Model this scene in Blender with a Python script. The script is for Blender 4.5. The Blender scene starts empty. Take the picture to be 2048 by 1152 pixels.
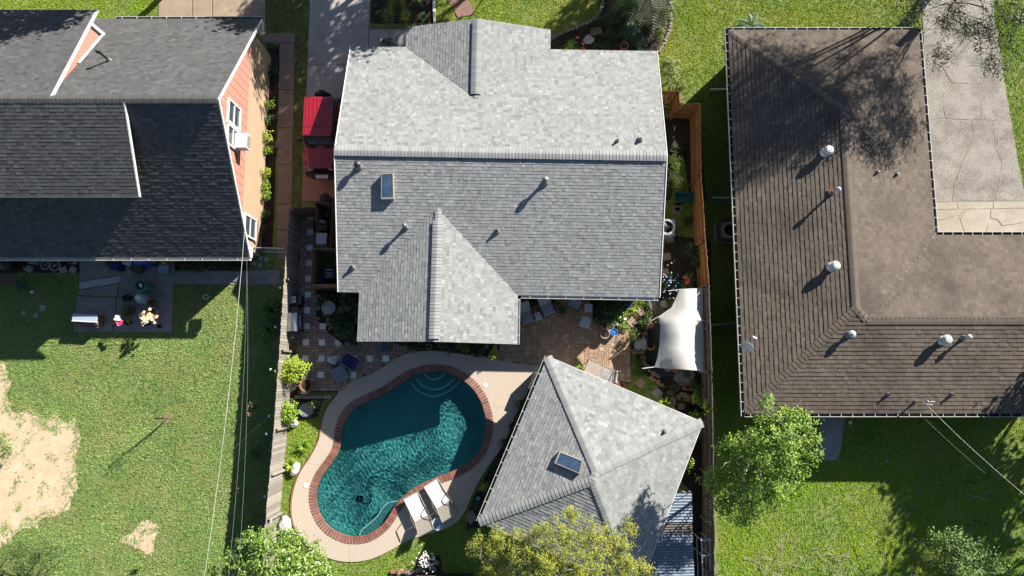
import bpy, math, random
import numpy as np
from mathutils import Vector, Matrix, noise as mnoise

random.seed(7)
RNG = np.random.default_rng(11)
SC = bpy.context.scene
COL = SC.collection
R = math.radians

# ------------------------------------------------------------------ camera
CAM_H, CAM_TILT, CAM_F = 33.5, R(7.5), 1384.0      # metres, radians, focal length in pixels of a 2048 wide frame
cam_data = bpy.data.cameras.new('camera')
cam_data.sensor_width = 36.0
cam_data.lens = CAM_F / 2048 * 36.0
cam_data.clip_end = 600
cam = bpy.data.objects.new('camera', cam_data)
cam.location = (0, 0, CAM_H)
cam.rotation_euler = (CAM_TILT, 0, 0)
COL.objects.link(cam)
SC.camera = cam

# ------------------------------------------------------------------ sky and sun
SUN_EL = R(28.5)
SUN_AZ = math.atan2(0.72, 0.69)                     # clockwise from +Y
SUN_DIR = Vector((math.sin(SUN_AZ) * math.cos(SUN_EL), math.cos(SUN_AZ) * math.cos(SUN_EL), math.sin(SUN_EL)))
world = bpy.data.worlds.new('World')
SC.world = world
world.use_nodes = True
wn = world.node_tree.nodes
wn.clear()
sky = wn.new('ShaderNodeTexSky')
sky.sky_type = 'NISHITA'
sky.sun_disc = False
sky.sun_elevation = SUN_EL
sky.sun_rotation = SUN_AZ
sky.air_density = 0.8
sky.dust_density = 0.4
bg = wn.new('ShaderNodeBackground')
bg.inputs[1].default_value = 0.05
wo = wn.new('ShaderNodeOutputWorld')
world.node_tree.links.new(sky.outputs[0], bg.inputs[0])
world.node_tree.links.new(bg.outputs[0], wo.inputs[0])
sun_data = bpy.data.lights.new('sun', 'SUN')
sun_data.energy = 5.0
sun_data.angle = R(0.53)
sun_data.color = (1.0, 0.945, 0.855)
sun = bpy.data.objects.new('sun', sun_data)
sun.rotation_euler = SUN_DIR.to_track_quat('Z', 'Y').to_euler()
sun.location = SUN_DIR * 60
COL.objects.link(sun)
SC.view_settings.view_transform = 'Standard'
SC.view_settings.look = 'None'
SC.view_settings.exposure = 1.7
SC.view_settings.gamma = 1.0
SC.view_settings.use_curve_mapping = False
SC.render.engine = 'CYCLES'
SC.cycles.max_bounces = 6
SC.cycles.diffuse_bounces = 3
SC.cycles.transparent_max_bounces = 12
SC.cycles.use_denoising = True

# ------------------------------------------------------------------ survey: photo pixel + height -> metres on the site
def P(x, y, z=0.0):
    dx = (x - 1024) / CAM_F
    dy = (576 - y) / CAM_F
    yy = dy * math.cos(CAM_TILT) + math.sin(CAM_TILT)
    zz = dy * math.sin(CAM_TILT) - math.cos(CAM_TILT)
    s = (z - CAM_H) / zz
    return Vector((s * dx, s * yy, z))

def P2(pts, z=0.0):
    return [tuple(P(x, y, z)[:2]) for x, y in pts]

# ------------------------------------------------------------------ materials
MATS = {}
def _n(nt, t, **kw):
    nd = nt.nodes.new(t)
    for k, v in kw.items():
        setattr(nd, k, v)
    return nd

def M(name, c1, c2=None, rough=0.85, scale=6.0, detail=5.0, tone=False, bump=0.0, bscale=60.0, metal=0.0,
      spec=0.35, big=None, bigscale=0.4, bigamt=0.6, coords='Object', rnd=0.0, translucent=0.0, coat=0.0, fine=0.0, fscale=90.0, k=0.62):
    """Mottled surface: c1..c2 mixed by noise (or by the per-face 'tone'), optional large stains and fine relief."""
    if name in MATS:
        return MATS[name]
    m = bpy.data.materials.new(name)
    m.use_nodes = True
    nt = m.node_tree
    L = nt.links.new
    bs = nt.nodes['Principled BSDF']
    bs.inputs['Roughness'].default_value = rough
    bs.inputs['Metallic'].default_value = metal
    bs.inputs['Specular IOR Level'].default_value = spec
    if coat:
        bs.inputs['Coat Weight'].default_value = coat
        bs.inputs['Coat Roughness'].default_value = 0.05
    c2 = c2 or tuple(v * 0.8 for v in c1)
    c1, c2 = tuple(v * k for v in c1), tuple(v * k for v in c2)
    big = tuple(v * k for v in big) if big else None
    tc = _n(nt, 'ShaderNodeTexCoord')
    geo = _n(nt, 'ShaderNodeNewGeometry')
    co = geo.outputs['Position'] if coords == 'World' else tc.outputs['Object']
    nz = _n(nt, 'ShaderNodeTexNoise')
    nz.inputs['Scale'].default_value = scale
    nz.inputs['Detail'].default_value = detail
    nz.inputs['Roughness'].default_value = 0.6
    L(co, nz.inputs['Vector'])
    mr = _n(nt, 'ShaderNodeMapRange')
    mr.inputs['From Min'].default_value = 0.3
    mr.inputs['From Max'].default_value = 0.7
    L(nz.outputs['Fac'], mr.inputs['Value'])
    fac = mr.outputs['Result']
    if tone:
        at = _n(nt, 'ShaderNodeAttribute', attribute_name='tone')
        mx = _n(nt, 'ShaderNodeMath', operation='MULTIPLY_ADD')
        mx.inputs[1].default_value = 0.75
        L(at.outputs['Fac'], mx.inputs[0])
        mu = _n(nt, 'ShaderNodeMath', operation='MULTIPLY')
        mu.inputs[1].default_value = 0.25
        L(fac, mu.inputs[0])
        L(mu.outputs[0], mx.inputs[2])
        fac = mx.outputs[0]
    mix = _n(nt, 'ShaderNodeMix', data_type='RGBA')
    mix.inputs['A'].default_value = (*c1, 1)
    mix.inputs['B'].default_value = (*c2, 1)
    L(fac, mix.inputs['Factor'])
    col = mix.outputs['Result']
    if big:
        nb = _n(nt, 'ShaderNodeTexNoise')
        nb.inputs['Scale'].default_value = bigscale
        nb.inputs['Detail'].default_value = 4
        nb.inputs['Roughness'].default_value = 0.65
        L(co, nb.inputs['Vector'])
        rb = _n(nt, 'ShaderNodeMapRange')
        rb.inputs['From Min'].default_value = 0.45
        rb.inputs['From Max'].default_value = 0.68
        rb.inputs['To Max'].default_value = bigamt
        L(nb.outputs['Fac'], rb.inputs['Value'])
        m2 = _n(nt, 'ShaderNodeMix', data_type='RGBA')
        L(rb.outputs['Result'], m2.inputs['Factor'])
        L(col, m2.inputs['A'])
        m2.inputs['B'].default_value = (*big, 1)
        col = m2.outputs['Result']
    if fine:
        nf = _n(nt, 'ShaderNodeTexNoise')
        nf.inputs['Scale'].default_value = fscale
        nf.inputs['Detail'].default_value = 3
        L(co, nf.inputs['Vector'])
        rf = _n(nt, 'ShaderNodeMapRange')
        rf.inputs['From Min'].default_value = 0.3
        rf.inputs['From Max'].default_value = 0.7
        rf.inputs['To Min'].default_value = 1 - fine
        rf.inputs['To Max'].default_value = 1 + fine
        L(nf.outputs['Fac'], rf.inputs['Value'])
        hs = _n(nt, 'ShaderNodeHueSaturation')
        L(rf.outputs['Result'], hs.inputs['Value'])
        L(col, hs.inputs['Color'])
        col = hs.outputs['Color']
    if rnd:
        oi = _n(nt, 'ShaderNodeObjectInfo')
        rr = _n(nt, 'ShaderNodeMapRange')
        rr.inputs['To Min'].default_value = 1 - rnd
        rr.inputs['To Max'].default_value = 1 + rnd
        L(oi.outputs['Random'], rr.inputs['Value'])
        hs = _n(nt, 'ShaderNodeHueSaturation')
        L(rr.outputs['Result'], hs.inputs['Value'])
        L(col, hs.inputs['Color'])
        col = hs.outputs['Color']
    L(col, bs.inputs['Base Color'])
    if bump:
        nbp = _n(nt, 'ShaderNodeTexNoise')
        nbp.inputs['Scale'].default_value = bscale
        nbp.inputs['Detail'].default_value = 4
        L(co, nbp.inputs['Vector'])
        bp = _n(nt, 'ShaderNodeBump')
        bp.inputs['Strength'].default_value = bump
        bp.inputs['Distance'].default_value = 0.02
        L(nbp.outputs['Fac'], bp.inputs['Height'])
        L(bp.outputs['Normal'], bs.inputs['Normal'])
    if translucent:
        tr = _n(nt, 'ShaderNodeBsdfTranslucent')
        L(col, tr.inputs['Color'])
        ms = _n(nt, 'ShaderNodeMixShader')
        ms.inputs[0].default_value = translucent
        L(bs.outputs[0], ms.inputs[1])
        L(tr.outputs[0], ms.inputs[2])
        out = [x for x in nt.nodes if x.type == 'OUTPUT_MATERIAL'][0]
        L(ms.outputs[0], out.inputs[0])
    MATS[name] = m
    return m

def glass_mat(name, tint, rough=0.05, alpha=0.55):
    m = bpy.data.materials.new(name)
    m.use_nodes = True
    nt = m.node_tree
    L = nt.links.new
    bs = nt.nodes['Principled BSDF']
    bs.inputs['Base Color'].default_value = (*tint, 1)
    bs.inputs['Roughness'].default_value = rough
    bs.inputs['Specular IOR Level'].default_value = 0.8
    bs.inputs['Alpha'].default_value = alpha
    nz = _n(nt, 'ShaderNodeTexNoise')
    nz.inputs['Scale'].default_value = 3
    mr = _n(nt, 'ShaderNodeMapRange')
    mr.inputs['To Min'].default_value = rough
    mr.inputs['To Max'].default_value = rough + 0.2
    L(nz.outputs['Fac'], mr.inputs['Value'])
    L(mr.outputs['Result'], bs.inputs['Roughness'])
    MATS[name] = m
    return m

# ------------------------------------------------------------------ mesh collector
class MB:
    def __init__(self):
        self.v, self.f, self.mi, self.t = [], [], [], []
    def add(self, vs, fs, mi=0, tone=0.5):
        b = len(self.v)
        self.v.extend(tuple(p) for p in vs)
        for k, f in enumerate(fs):
            self.f.append(tuple(i + b for i in f))
            self.mi.append(mi[k] if isinstance(mi, (list, tuple)) else mi)
            self.t.append(tone)
        return self
    def box(self, c, s, rz=0.0, mi=0, rx=0.0, ry=0.0, tone=0.5, taper=1.0):
        x, y, z = s[0] / 2, s[1] / 2, s[2] / 2
        k = taper
        vs = [(-x, -y, -z), (x, -y, -z), (x, y, -z), (-x, y, -z), (-x * k, -y * k, z), (x * k, -y * k, z), (x * k, y * k, z), (-x * k, y * k, z)]
        mt = Matrix.Translation(c) @ Matrix.Rotation(rz, 4, 'Z') @ Matrix.Rotation(ry, 4, 'Y') @ Matrix.Rotation(rx, 4, 'X')
        fs = [(3, 2, 1, 0), (4, 5, 6, 7), (0, 1, 5, 4), (1, 2, 6, 5), (2, 3, 7, 6), (3, 0, 4, 7)]
        return self.add([mt @ Vector(p) for p in vs], fs, mi, tone)
    def prism(self, poly, z0, z1, mi=0, side=None, tone=0.5):
        n = len(poly)
        a = sum(poly[i][0] * poly[(i + 1) % n][1] - poly[(i + 1) % n][0] * poly[i][1] for i in range(n))
        if a < 0:
            poly = list(reversed(poly))
        vs = [(p[0], p[1], z0) for p in poly] + [(p[0], p[1], z1) for p in poly]
        fs = [tuple(range(n - 1, -1, -1)), tuple(range(n, 2 * n))]
        fs += [(i, (i + 1) % n, n + (i + 1) % n, n + i) for i in range(n)]
        sd = mi if side is None else side
        return self.add(vs, fs, [mi, mi] + [sd] * n, tone)
    def slab3(self, pts, th, mi=0, side=1):
        n = len(pts)
        nm = sum(((Vector(pts[i]).cross(Vector(pts[(i + 1) % n]))) for i in range(n)), Vector())
        if nm.z < 0:
            pts = list(reversed(pts))
        vs = [tuple(p) for p in pts] + [(p[0], p[1], p[2] - th) for p in pts]
        fs = [tuple(range(n)), tuple(range(2 * n - 1, n - 1, -1))]
        fs += [(i, n + i, n + (i + 1) % n, (i + 1) % n) for i in range(n)]
        return self.add(vs, fs, [mi, mi] + [side] * n)
    def tube(self, pts, r, n=8, mi=0, caps=True, tone=0.5):
        pts = [Vector(p) for p in pts]
        rs = r if isinstance(r, (list, tuple)) else [r] * len(pts)
        vs, fs = [], []
        prev = None
        for i, p in enumerate(pts):
            d = (pts[min(i + 1, len(pts) - 1)] - pts[max(i - 1, 0)])
            d = d.normalized() if d.length > 1e-9 else Vector((0, 0, 1))
            a = prev if prev is not None else (Vector((0, 0, 1)) if abs(d.z) < 0.9 else Vector((1, 0, 0)))
            a = (a - d * a.dot(d))
            if a.length < 1e-6:
                a = Vector((1, 0, 0)) - d * d.x
            a.normalize()
            prev = a
            b = d.cross(a)
            for k in range(n):
                t = 2 * math.pi * k / n
                vs.append(p + (a * math.cos(t) + b * math.sin(t)) * rs[i])
        for i in range(len(pts) - 1):
            for k in range(n):
                k2 = (k + 1) % n
                fs.append((i * n + k, i * n + k2, (i + 1) * n + k2, (i + 1) * n + k))
        if caps:
            fs.append(tuple(range(n - 1, -1, -1)))
            fs.append(tuple((len(pts) - 1) * n + k for k in range(n)))
        return self.add(vs, fs, mi, tone)
    def lathe(self, prof, c=(0, 0, 0), n=20, mi=0, tone=0.5, sx=1.0, sy=1.0):
        vs, fs = [], []
        for (r, z) in prof:
            for k in range(n):
                t = 2 * math.pi * k / n
                vs.append((c[0] + r * sx * math.cos(t), c[1] + r * sy * math.sin(t), c[2] + z))
        for i in range(len(prof) - 1):
            for k in range(n):
                k2 = (k + 1) % n
                fs.append((i * n + k, i * n + k2, (i + 1) * n + k2, (i + 1) * n + k))
        if prof[0][0] > 1e-4:
            fs.append(tuple(range(n - 1, -1, -1)))
        if prof[-1][0] > 1e-4:
            fs.append(tuple((len(prof) - 1) * n + k for k in range(n)))
        return self.add(vs, fs, mi, tone)
    def mesh(self, name, mats, off=(0, 0, 0), smooth=False):
        me = bpy.data.meshes.new(name)
        o = Vector(off)
        vs = [(p[0] - o.x, p[1] - o.y, p[2] - o.z) for p in self.v] if o.length > 0 else self.v
        me.from_pydata(vs, [], self.f)
        for m in (mats if isinstance(mats, (list, tuple)) else [mats]):
            me.materials.append(m)
        if any(self.mi):
            me.polygons.foreach_set('material_index', self.mi)
        at = me.attributes.new('tone', 'FLOAT', 'FACE')
        at.data.foreach_set('value', self.t)
        if smooth:
            me.polygons.foreach_set('use_smooth', [True] * len(me.polygons))
            me.set_sharp_from_angle(angle=R(40))
        me.update()
        return me
    def build(self, name, mats, parent=None, off=(0, 0, 0), smooth=False, bevel=0.0, loc=None, **props):
        ob = bpy.data.objects.new(name, self.mesh(name, mats, off, smooth))
        COL.objects.link(ob)
        if parent is not None:
            ob.parent = parent
        if loc is not None:
            ob.location = loc
        if bevel:
            md = ob.modifiers.new('bevel', 'BEVEL')
            md.width = bevel
            md.segments = 2
            md.limit_method = 'ANGLE'
        for k, v in props.items():
            if v is not None:
                ob[k] = v
        return ob

def place(name, me, parent, loc, mat=None, **props):
    ob = bpy.data.objects.new(name, me)
    COL.objects.link(ob)
    ob.parent = parent
    if mat is not None:
        ob.matrix_local = mat
    else:
        ob.location = loc
    for k, v in props.items():
        ob[k] = v
    return ob

def thing(name, label, cat, loc=(0, 0, 0), rz=0.0, group=None):
    o = bpy.data.objects.new(name, None)
    o.empty_display_size = 0.3
    COL.objects.link(o)
    o.location = loc
    o.rotation_euler = (0, 0, rz)
    o['label'] = label
    o['category'] = cat
    if group:
        o['group'] = group
    return o

def tag(o, label, cat, group=None):
    o['label'] = label
    o['category'] = cat
    if group:
        o['group'] = group
    return o

def structure(name, mb, mats, **kw):
    o = mb.build(name, mats, **kw)
    o['kind'] = 'structure'
    return o

def np_mesh(name, verts, faces_n, idx, tones, mat, parent=None, smooth=False):
    """verts (N,3) float, faces all with faces_n corners, idx flat int array, tones per face."""
    me = bpy.data.meshes.new(name)
    nf = len(idx) // faces_n
    me.vertices.add(len(verts))
    me.vertices.foreach_set('co', np.asarray(verts, np.float32).ravel())
    me.loops.add(len(idx))
    me.loops.foreach_set('vertex_index', np.asarray(idx, np.int32))
    me.polygons.add(nf)
    me.polygons.foreach_set('loop_start', np.arange(nf, dtype=np.int32) * faces_n)
    me.polygons.foreach_set('loop_total', np.full(nf, faces_n, np.int32))
    me.materials.append(mat)
    at = me.attributes.new('tone', 'FLOAT', 'FACE')
    at.data.foreach_set('value', np.asarray(tones, np.float32))
    me.update(calc_edges=True)
    if smooth:
        me.polygons.foreach_set('use_smooth', [True] * nf)
    ob = bpy.data.objects.new(name, me)
    COL.objects.link(ob)
    if parent is not None:
        ob.parent = parent
    return ob

def in_poly(x, y, poly):
    inside = np.zeros(len(x), bool)
    n = len(poly)
    for i in range(n):
        x1, y1 = poly[i]
        x2, y2 = poly[(i + 1) % n]
        if y1 == y2:
            continue
        c = ((y1 > y) != (y2 > y)) & (x < (x2 - x1) * (y - y1) / (y2 - y1) + x1)
        inside ^= c
    return inside

def smooth_loop(pts, per=6, closed=True):
    """Catmull-Rom through 2D points."""
    out = []
    n = len(pts)
    rng = range(n) if closed else range(n - 1)
    for i in rng:
        g = lambda k: Vector(pts[k % n]) if closed else Vector(pts[max(0, min(n - 1, k))])
        p0, p1, p2, p3 = g(i - 1), g(i), g(i + 1), g(i + 2)
        for k in range(per):
            t = k / per
            out.append(tuple(0.5 * ((2 * p1) + (p2 - p0) * t + (2 * p0 - 5 * p1 + 4 * p2 - p3) * t * t + (3 * p1 - p0 - 3 * p2 + p3) * t ** 3)))
    if not closed:
        out.append(tuple(pts[-1]))
    return out

def offset_loop(loop, d):
    """Offset a closed 2D loop outwards (d > 0) by its vertex normals."""
    n = len(loop)
    a = sum(loop[i][0] * loop[(i + 1) % n][1] - loop[(i + 1) % n][0] * loop[i][1] for i in range(n))
    s = 1 if a > 0 else -1
    out = []
    for i in range(n):
        p, q = Vector(loop[i - 1]), Vector(loop[(i + 1) % n])
        t = (q - p).normalized()
        out.append((loop[i][0] + t.y * d * s, loop[i][1] - t.x * d * s))
    return out

def wobble(poly, amt, step=0.3, seed=0):
    """Subdivide a polygon's edges and jitter the points a little (hand-cut edges)."""
    rr = random.Random(seed)
    out = []
    n = len(poly)
    for i in range(n):
        a, b = Vector(poly[i]), Vector(poly[(i + 1) % n])
        k = max(1, int((b - a).length / step))
        for j in range(k):
            p = a.lerp(b, j / k)
            out.append((p.x + rr.uniform(-amt, amt), p.y + rr.uniform(-amt, amt)))
    return out

ORDS = 'first second third fourth fifth sixth seventh eighth ninth tenth eleventh twelfth thirteenth fourteenth fifteenth sixteenth seventeenth eighteenth nineteenth twentieth'.split()
def ordinal(i):
    if i < 20:
        return ORDS[i]
    return ('twenty-' if i < 29 else 'thirty-') + ORDS[(i + 1) % 10 - 1] if (i + 1) % 10 else 'thirtieth'

# ------------------------------------------------------------------ common materials
WHITE = M('white_paint', (0.80, 0.79, 0.76), (0.66, 0.65, 0.62), rough=0.5, scale=4)
DARKM = M('dark_metal', (0.025, 0.026, 0.03), (0.04, 0.04, 0.045), rough=0.45, scale=10)
BLACKP = M('black_plastic', (0.012, 0.012, 0.013), (0.022, 0.022, 0.024), rough=0.5, scale=14)
GALV = M('galvanised_metal', (0.62, 0.63, 0.64), (0.45, 0.46, 0.47), rough=0.42, metal=0.55, scale=9)
CONC = M('concrete', (0.40, 0.38, 0.36), (0.29, 0.28, 0.265), rough=0.9, scale=2.5, big=(0.2, 0.19, 0.18), bigamt=0.4, bump=0.15, fine=0.12)
TERRA = M('terracotta', (0.42, 0.17, 0.09), (0.30, 0.12, 0.07), rough=0.85, scale=10)
CEDAR = M('cedar_board', (0.50, 0.22, 0.075), (0.36, 0.145, 0.05), rough=0.75, scale=5, rnd=0.22, fine=0.15, fscale=40)
OLDWOOD = M('weathered_board', (0.40, 0.355, 0.30), (0.25, 0.22, 0.19), rough=0.9, scale=4, rnd=0.25, fine=0.2, fscale=45)
TANWOOD = M('aged_cedar_board', (0.25, 0.155, 0.085), (0.165, 0.10, 0.055), rough=0.85, scale=5, rnd=0.2, fine=0.18, fscale=45)
BARK = M('bark', (0.16, 0.12, 0.09), (0.07, 0.052, 0.04), rough=0.95, scale=8, bump=0.6, bscale=25)
PALEBARK = M('pale_bark', (0.46, 0.42, 0.36), (0.28, 0.25, 0.21), rough=0.9, scale=9, bump=0.4, bscale=30)
SOIL = M('soil', (0.055, 0.04, 0.028), (0.028, 0.02, 0.015), rough=0.98, scale=7, bump=0.7, bscale=35, fine=0.3)
# ================================================================== THE GROUND
EXCL = []          # polygons where no grass grows
GRASSBASE = M('lawn_soil', (0.17, 0.24, 0.05), (0.25, 0.25, 0.09), rough=0.98, scale=3.5, coords='World', big=(0.12, 0.19, 0.035), bigscale=0.7, bump=0.6, bscale=30)

def sheet(name, poly, z, mat, excl=True, th=0.05, **kw):
    if excl:
        EXCL.append(poly)
    return structure(name, MB().prism(poly, -0.03, z), mat, **kw)

# --- bare sand in the left yard
SAND = M('sand', (0.72, 0.56, 0.38), (0.56, 0.42, 0.27), rough=0.98, scale=2.0, coords='World', bump=0.35, bscale=18, fine=0.1, fscale=25)
SAND_A = P2([(-70, 715), (8, 728), (20, 760), (14, 800), (30, 826), (55, 820), (80, 838), (110, 832), (128, 845), (156, 838), (158, 880), (152, 920), (157, 955), (148, 985), (140, 1010),
             (118, 1035), (100, 1028), (75, 1052), (40, 1060), (18, 1090), (-70, 1120)])
SAND_B = P2([(236, 1076), (260, 1070), (272, 1050), (296, 1044), (314, 1046), (310, 1075), (306, 1105), (284, 1108), (262, 1090)])
sheet('sand_patch', wobble(SAND_A, 0.16, 0.2, 3), 0.008, SAND, excl=False)
sheet('sand_patch', wobble(SAND_B, 0.14, 0.18, 4), 0.008, SAND, excl=False)
DIRT = M('bare_dirt', (0.20, 0.13, 0.085), (0.13, 0.085, 0.055), rough=0.98, scale=3, bump=0.4, bscale=25, fine=0.15)
sheet('dirt_patch', wobble(P2([(-60, 510), (40, 515), (38, 545), (20, 570), (-60, 580)]), 0.06, 0.25, 5), 0.006, DIRT)

# --- driveway of the grey house: slabs with open joints
DRIVE = M('driveway_concrete', (0.50, 0.46, 0.43), (0.40, 0.37, 0.35), rough=0.88, scale=1.6, big=(0.30, 0.27, 0.25), bigamt=0.35, bump=0.15, bscale=50, fine=0.1)
PINK = M('pink_concrete', (0.50, 0.27, 0.21), (0.40, 0.21, 0.16), rough=0.88, scale=1.8, big=(0.28, 0.16, 0.13), bigamt=0.35, bump=0.15, bscale=50, fine=0.08)
dw = thing('driveway', 'grey concrete driveway beside the pale grey house', 'driveway')
del dw['category'], dw['label']
dw['kind'] = 'structure'
xl0, xr0 = -10.42, -7.35
for (y0, y1, m) in ((15.88, 24, DRIVE), (12.85, 15.85, DRIVE), (8.75, 12.82, PINK)):
    MB().prism([(xl0, y0), (xr0 + 0.9 * (y0 < 15), y0), (xr0 + 0.9 * (y0 < 15), y1), (xl0, y1)], -0.04, 0.045).build('slab', m, dw, bevel=0.012)
EXCL.append([(xl0, 8.7), (-6, 8.7), (-6, 15.8), (xr0, 15.9), (xr0, 24), (xl0, 24)])
# --- front walk
fw = thing('front_walk', 'x', 'x')
del fw['category'], fw['label']
fw['kind'] = 'structure'
for (a, b) in ((-7.30, -6.35), (-6.33, -4.6)):
    MB().prism([(a, 16.62), (b, 16.62), (b, 17.78), (a, 17.78)], -0.03, 0.05).build('slab', DRIVE, fw, bevel=0.01)
EXCL.append([(-7.3, 15), (-4, 15), (-4, 17.8), (-7.3, 17.8)])
# --- side path along the red house
PATHC = M('path_concrete', (0.36, 0.26, 0.21), (0.26, 0.19, 0.155), rough=0.9, scale=2.2, big=(0.17, 0.13, 0.11), bigamt=0.4, bump=0.15, fine=0.1)
sp = thing('side_path', 'x', 'x')
del sp['category'], sp['label']
sp['kind'] = 'structure'
MB().prism(P2([(525, 67), (590, 67), (590, 86), (525, 86)]), -0.03, 0.035).build('slab', PATHC, sp, bevel=0.01)
ys = [86, 180, 256, 330, 408, 460, 520]
for i in range(len(ys) - 1):
    xa = 562 - (ys[i] - 86) * 0.016
    xb = 562 - (ys[i + 1] - 86) * 0.016
    MB().prism(P2([(xa - 2, ys[i] + 1), (589 - i * 1.2, ys[i] + 1), (588 - i * 1.2, ys[i + 1] - 1), (xb - 2, ys[i + 1] - 1)]), -0.03, 0.035).build('slab', PATHC, sp, bevel=0.01)
EXCL.append(P2([(523, 65), (591, 65), (589, 90), (584, 560), (548, 560), (555, 90), (523, 90)]))
# --- front drive of the red house
TANC = M('tan_concrete', (0.43, 0.33, 0.24), (0.33, 0.25, 0.18), rough=0.9, scale=2, big=(0.24, 0.18, 0.13), bigamt=0.4, bump=0.15, fine=0.1)
fd = thing('red_house_driveway', 'x', 'x')
del fd['category'], fd['label']
fd['kind'] = 'structure'
for a, b in ((318, 384), (386, 424), (426, 531)):
    MB().prism(P2([(a, -60), (b, -60), (b, 70), (a, 70)]), -0.03, 0.03).build('slab', TANC, fd, bevel=0.01)
EXCL.append(P2([(318, -60), (531, -60), (531, 72), (318, 72)]))
# --- back patio slabs of the red house
DSLAB = M('old_slab', (0.36, 0.335, 0.32), (0.25, 0.232, 0.222), rough=0.92, scale=2.2, big=(0.15, 0.14, 0.138), bigamt=0.5, bump=0.2, fine=0.15)
PSLAB = M('patched_slab', (0.52, 0.52, 0.51), (0.43, 0.43, 0.42), rough=0.92, scale=3, bump=0.15, fine=0.1)
bp = thing('back_slab', 'x', 'x')
del bp['category'], bp['label']
bp['kind'] = 'structure'
for poly, m in (([(160, 508), (248, 508), (246, 548), (160, 563)], DSLAB), ([(160, 565), (246, 550), (245, 562), (240, 565), (159, 579)], PSLAB),
                ([(159, 581), (240, 567), (234, 594), (157, 590)], DSLAB), ([(156, 592), (234, 596), (226, 662), (148, 664)], DSLAB),
                ([(250, 508), (350, 508), (347, 590), (336, 592), (237, 593)], DSLAB), ([(236, 595), (347, 592), (344, 664), (228, 664)], DSLAB)):
    MB().prism(wobble(P2(poly), 0.012, 0.3, len(poly)), -0.03, 0.06).build('slab', m, bp, bevel=0.012)
EXCL.append(P2([(162, 500), (352, 500), (345, 666), (147, 666)]))
sheet('back_path', P2([(346, 542), (470, 542), (560, 540), (560, 570), (346, 568)]), 0.03, DSLAB)
# --- cracked drive of the brown house, laid in slabs
CRACK = M('old_drive_concrete', (0.37, 0.335, 0.295), (0.265, 0.238, 0.208), rough=0.93, scale=1.2, big=(0.19, 0.165, 0.14), bigamt=0.7, bigscale=0.6, bump=0.5, fine=0.5, fscale=22)
PALEC = M('pale_drive_concrete', (0.50, 0.45, 0.37), (0.40, 0.355, 0.285), rough=0.93, scale=1.6, big=(0.36, 0.30, 0.22), bigamt=0.5, bump=0.3, fine=0.15)
rd = thing('cracked_driveway', 'x', 'x')
del rd['category'], rd['label']
rd['kind'] = 'structure'
slabs = [([(1842, -60), (1976, -60), (1985, 20), (1955, 110), (1880, 128), (1848, 130)], CRACK),
         ([(1848, 132), (1880, 130), (1900, 165), (1882, 196), (1852, 202)], CRACK),
         ([(1882, 129), (1955, 112), (1960, 168), (1902, 166)], CRACK),
         ([(1986, 20), (2005, 148), (1960, 144), (1957, 110)], CRACK),
         ([(1853, 204), (1883, 198), (1888, 238), (1855, 238)], CRACK),
         ([(1902, 168), (1960, 170), (1960, 240), (1890, 238), (1884, 197)], CRACK),
         ([(1960, 146), (2005, 150), (2021, 242), (1962, 240)], CRACK),
         ([(1856, 240), (1942, 241), (1944, 276), (1924, 318), (1906, 375), (1866, 380)], CRACK),
         ([(1944, 241), (1984, 242), (1986, 290), (2002, 325), (1994, 365), (1990, 402), (1905, 402), (1908, 376), (1926, 319), (1946, 278)], CRACK),
         ([(1986, 242), (2022, 243), (2036, 330), (2048, 400), (1992, 402), (1996, 366), (2004, 326), (1988, 290)], CRACK),
         ([(1867, 382), (1904, 377), (1903, 403), (1868, 404)], CRACK),
         ([(1868, 406), (1912, 406), (1914, 418), (1870, 420)], PALEC), ([(1914, 406), (1985, 405), (1985, 417), (1916, 418)], PALEC), ([(1987, 405), (2070, 404), (2070, 416), (1987, 417)], PALEC),
         ([(1870, 422), (1930, 420), (1910, 432), (1868, 442)], PALEC), ([(1868, 444), (1912, 433), (1918, 440), (1929, 468), (1870, 470)], PALEC),
         ([(1932, 420), (1980, 419), (1978, 440), (1968, 466), (1931, 468), (1920, 438)], PALEC),
         ([(1982, 419), (2070, 418), (2070, 440), (2004, 452), (1996, 440), (1980, 436)], PALEC),
         ([(1979, 440), (1994, 442), (2002, 454), (2070, 442), (2070, 500), (1972, 470)], PALEC)]
MB().prism(P2([(1843, -60), (1976, -60), (2004, 148), (2035, 330), (2068, 470), (1870, 470), (1856, 240)]), -0.05, 0.026).build('joint_fill', M('joint_fill', (0.42, 0.39, 0.30), (0.26, 0.28, 0.16), rough=0.95, scale=5, fine=0.2), rd)
for i, (poly, m) in enumerate(slabs):
    MB().prism(offset_loop(wobble(P2(poly), 0.02, 0.25, i), 0.009), -0.04, 0.035 + 0.003 * (i % 3)).build('slab', m, rd)
EXCL.append(P2([(1842, -60), (1978, -60), (2005, 148), (2036, 330), (2070, 470), (1860, 480)]))
sheet('back_landing', wobble(P2([(1640, 830), (1690, 828), (1682, 900), (1676, 918), (1650, 922), (1634, 905)]), 0.03, 0.3, 8), 0.03, CONC)

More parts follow.
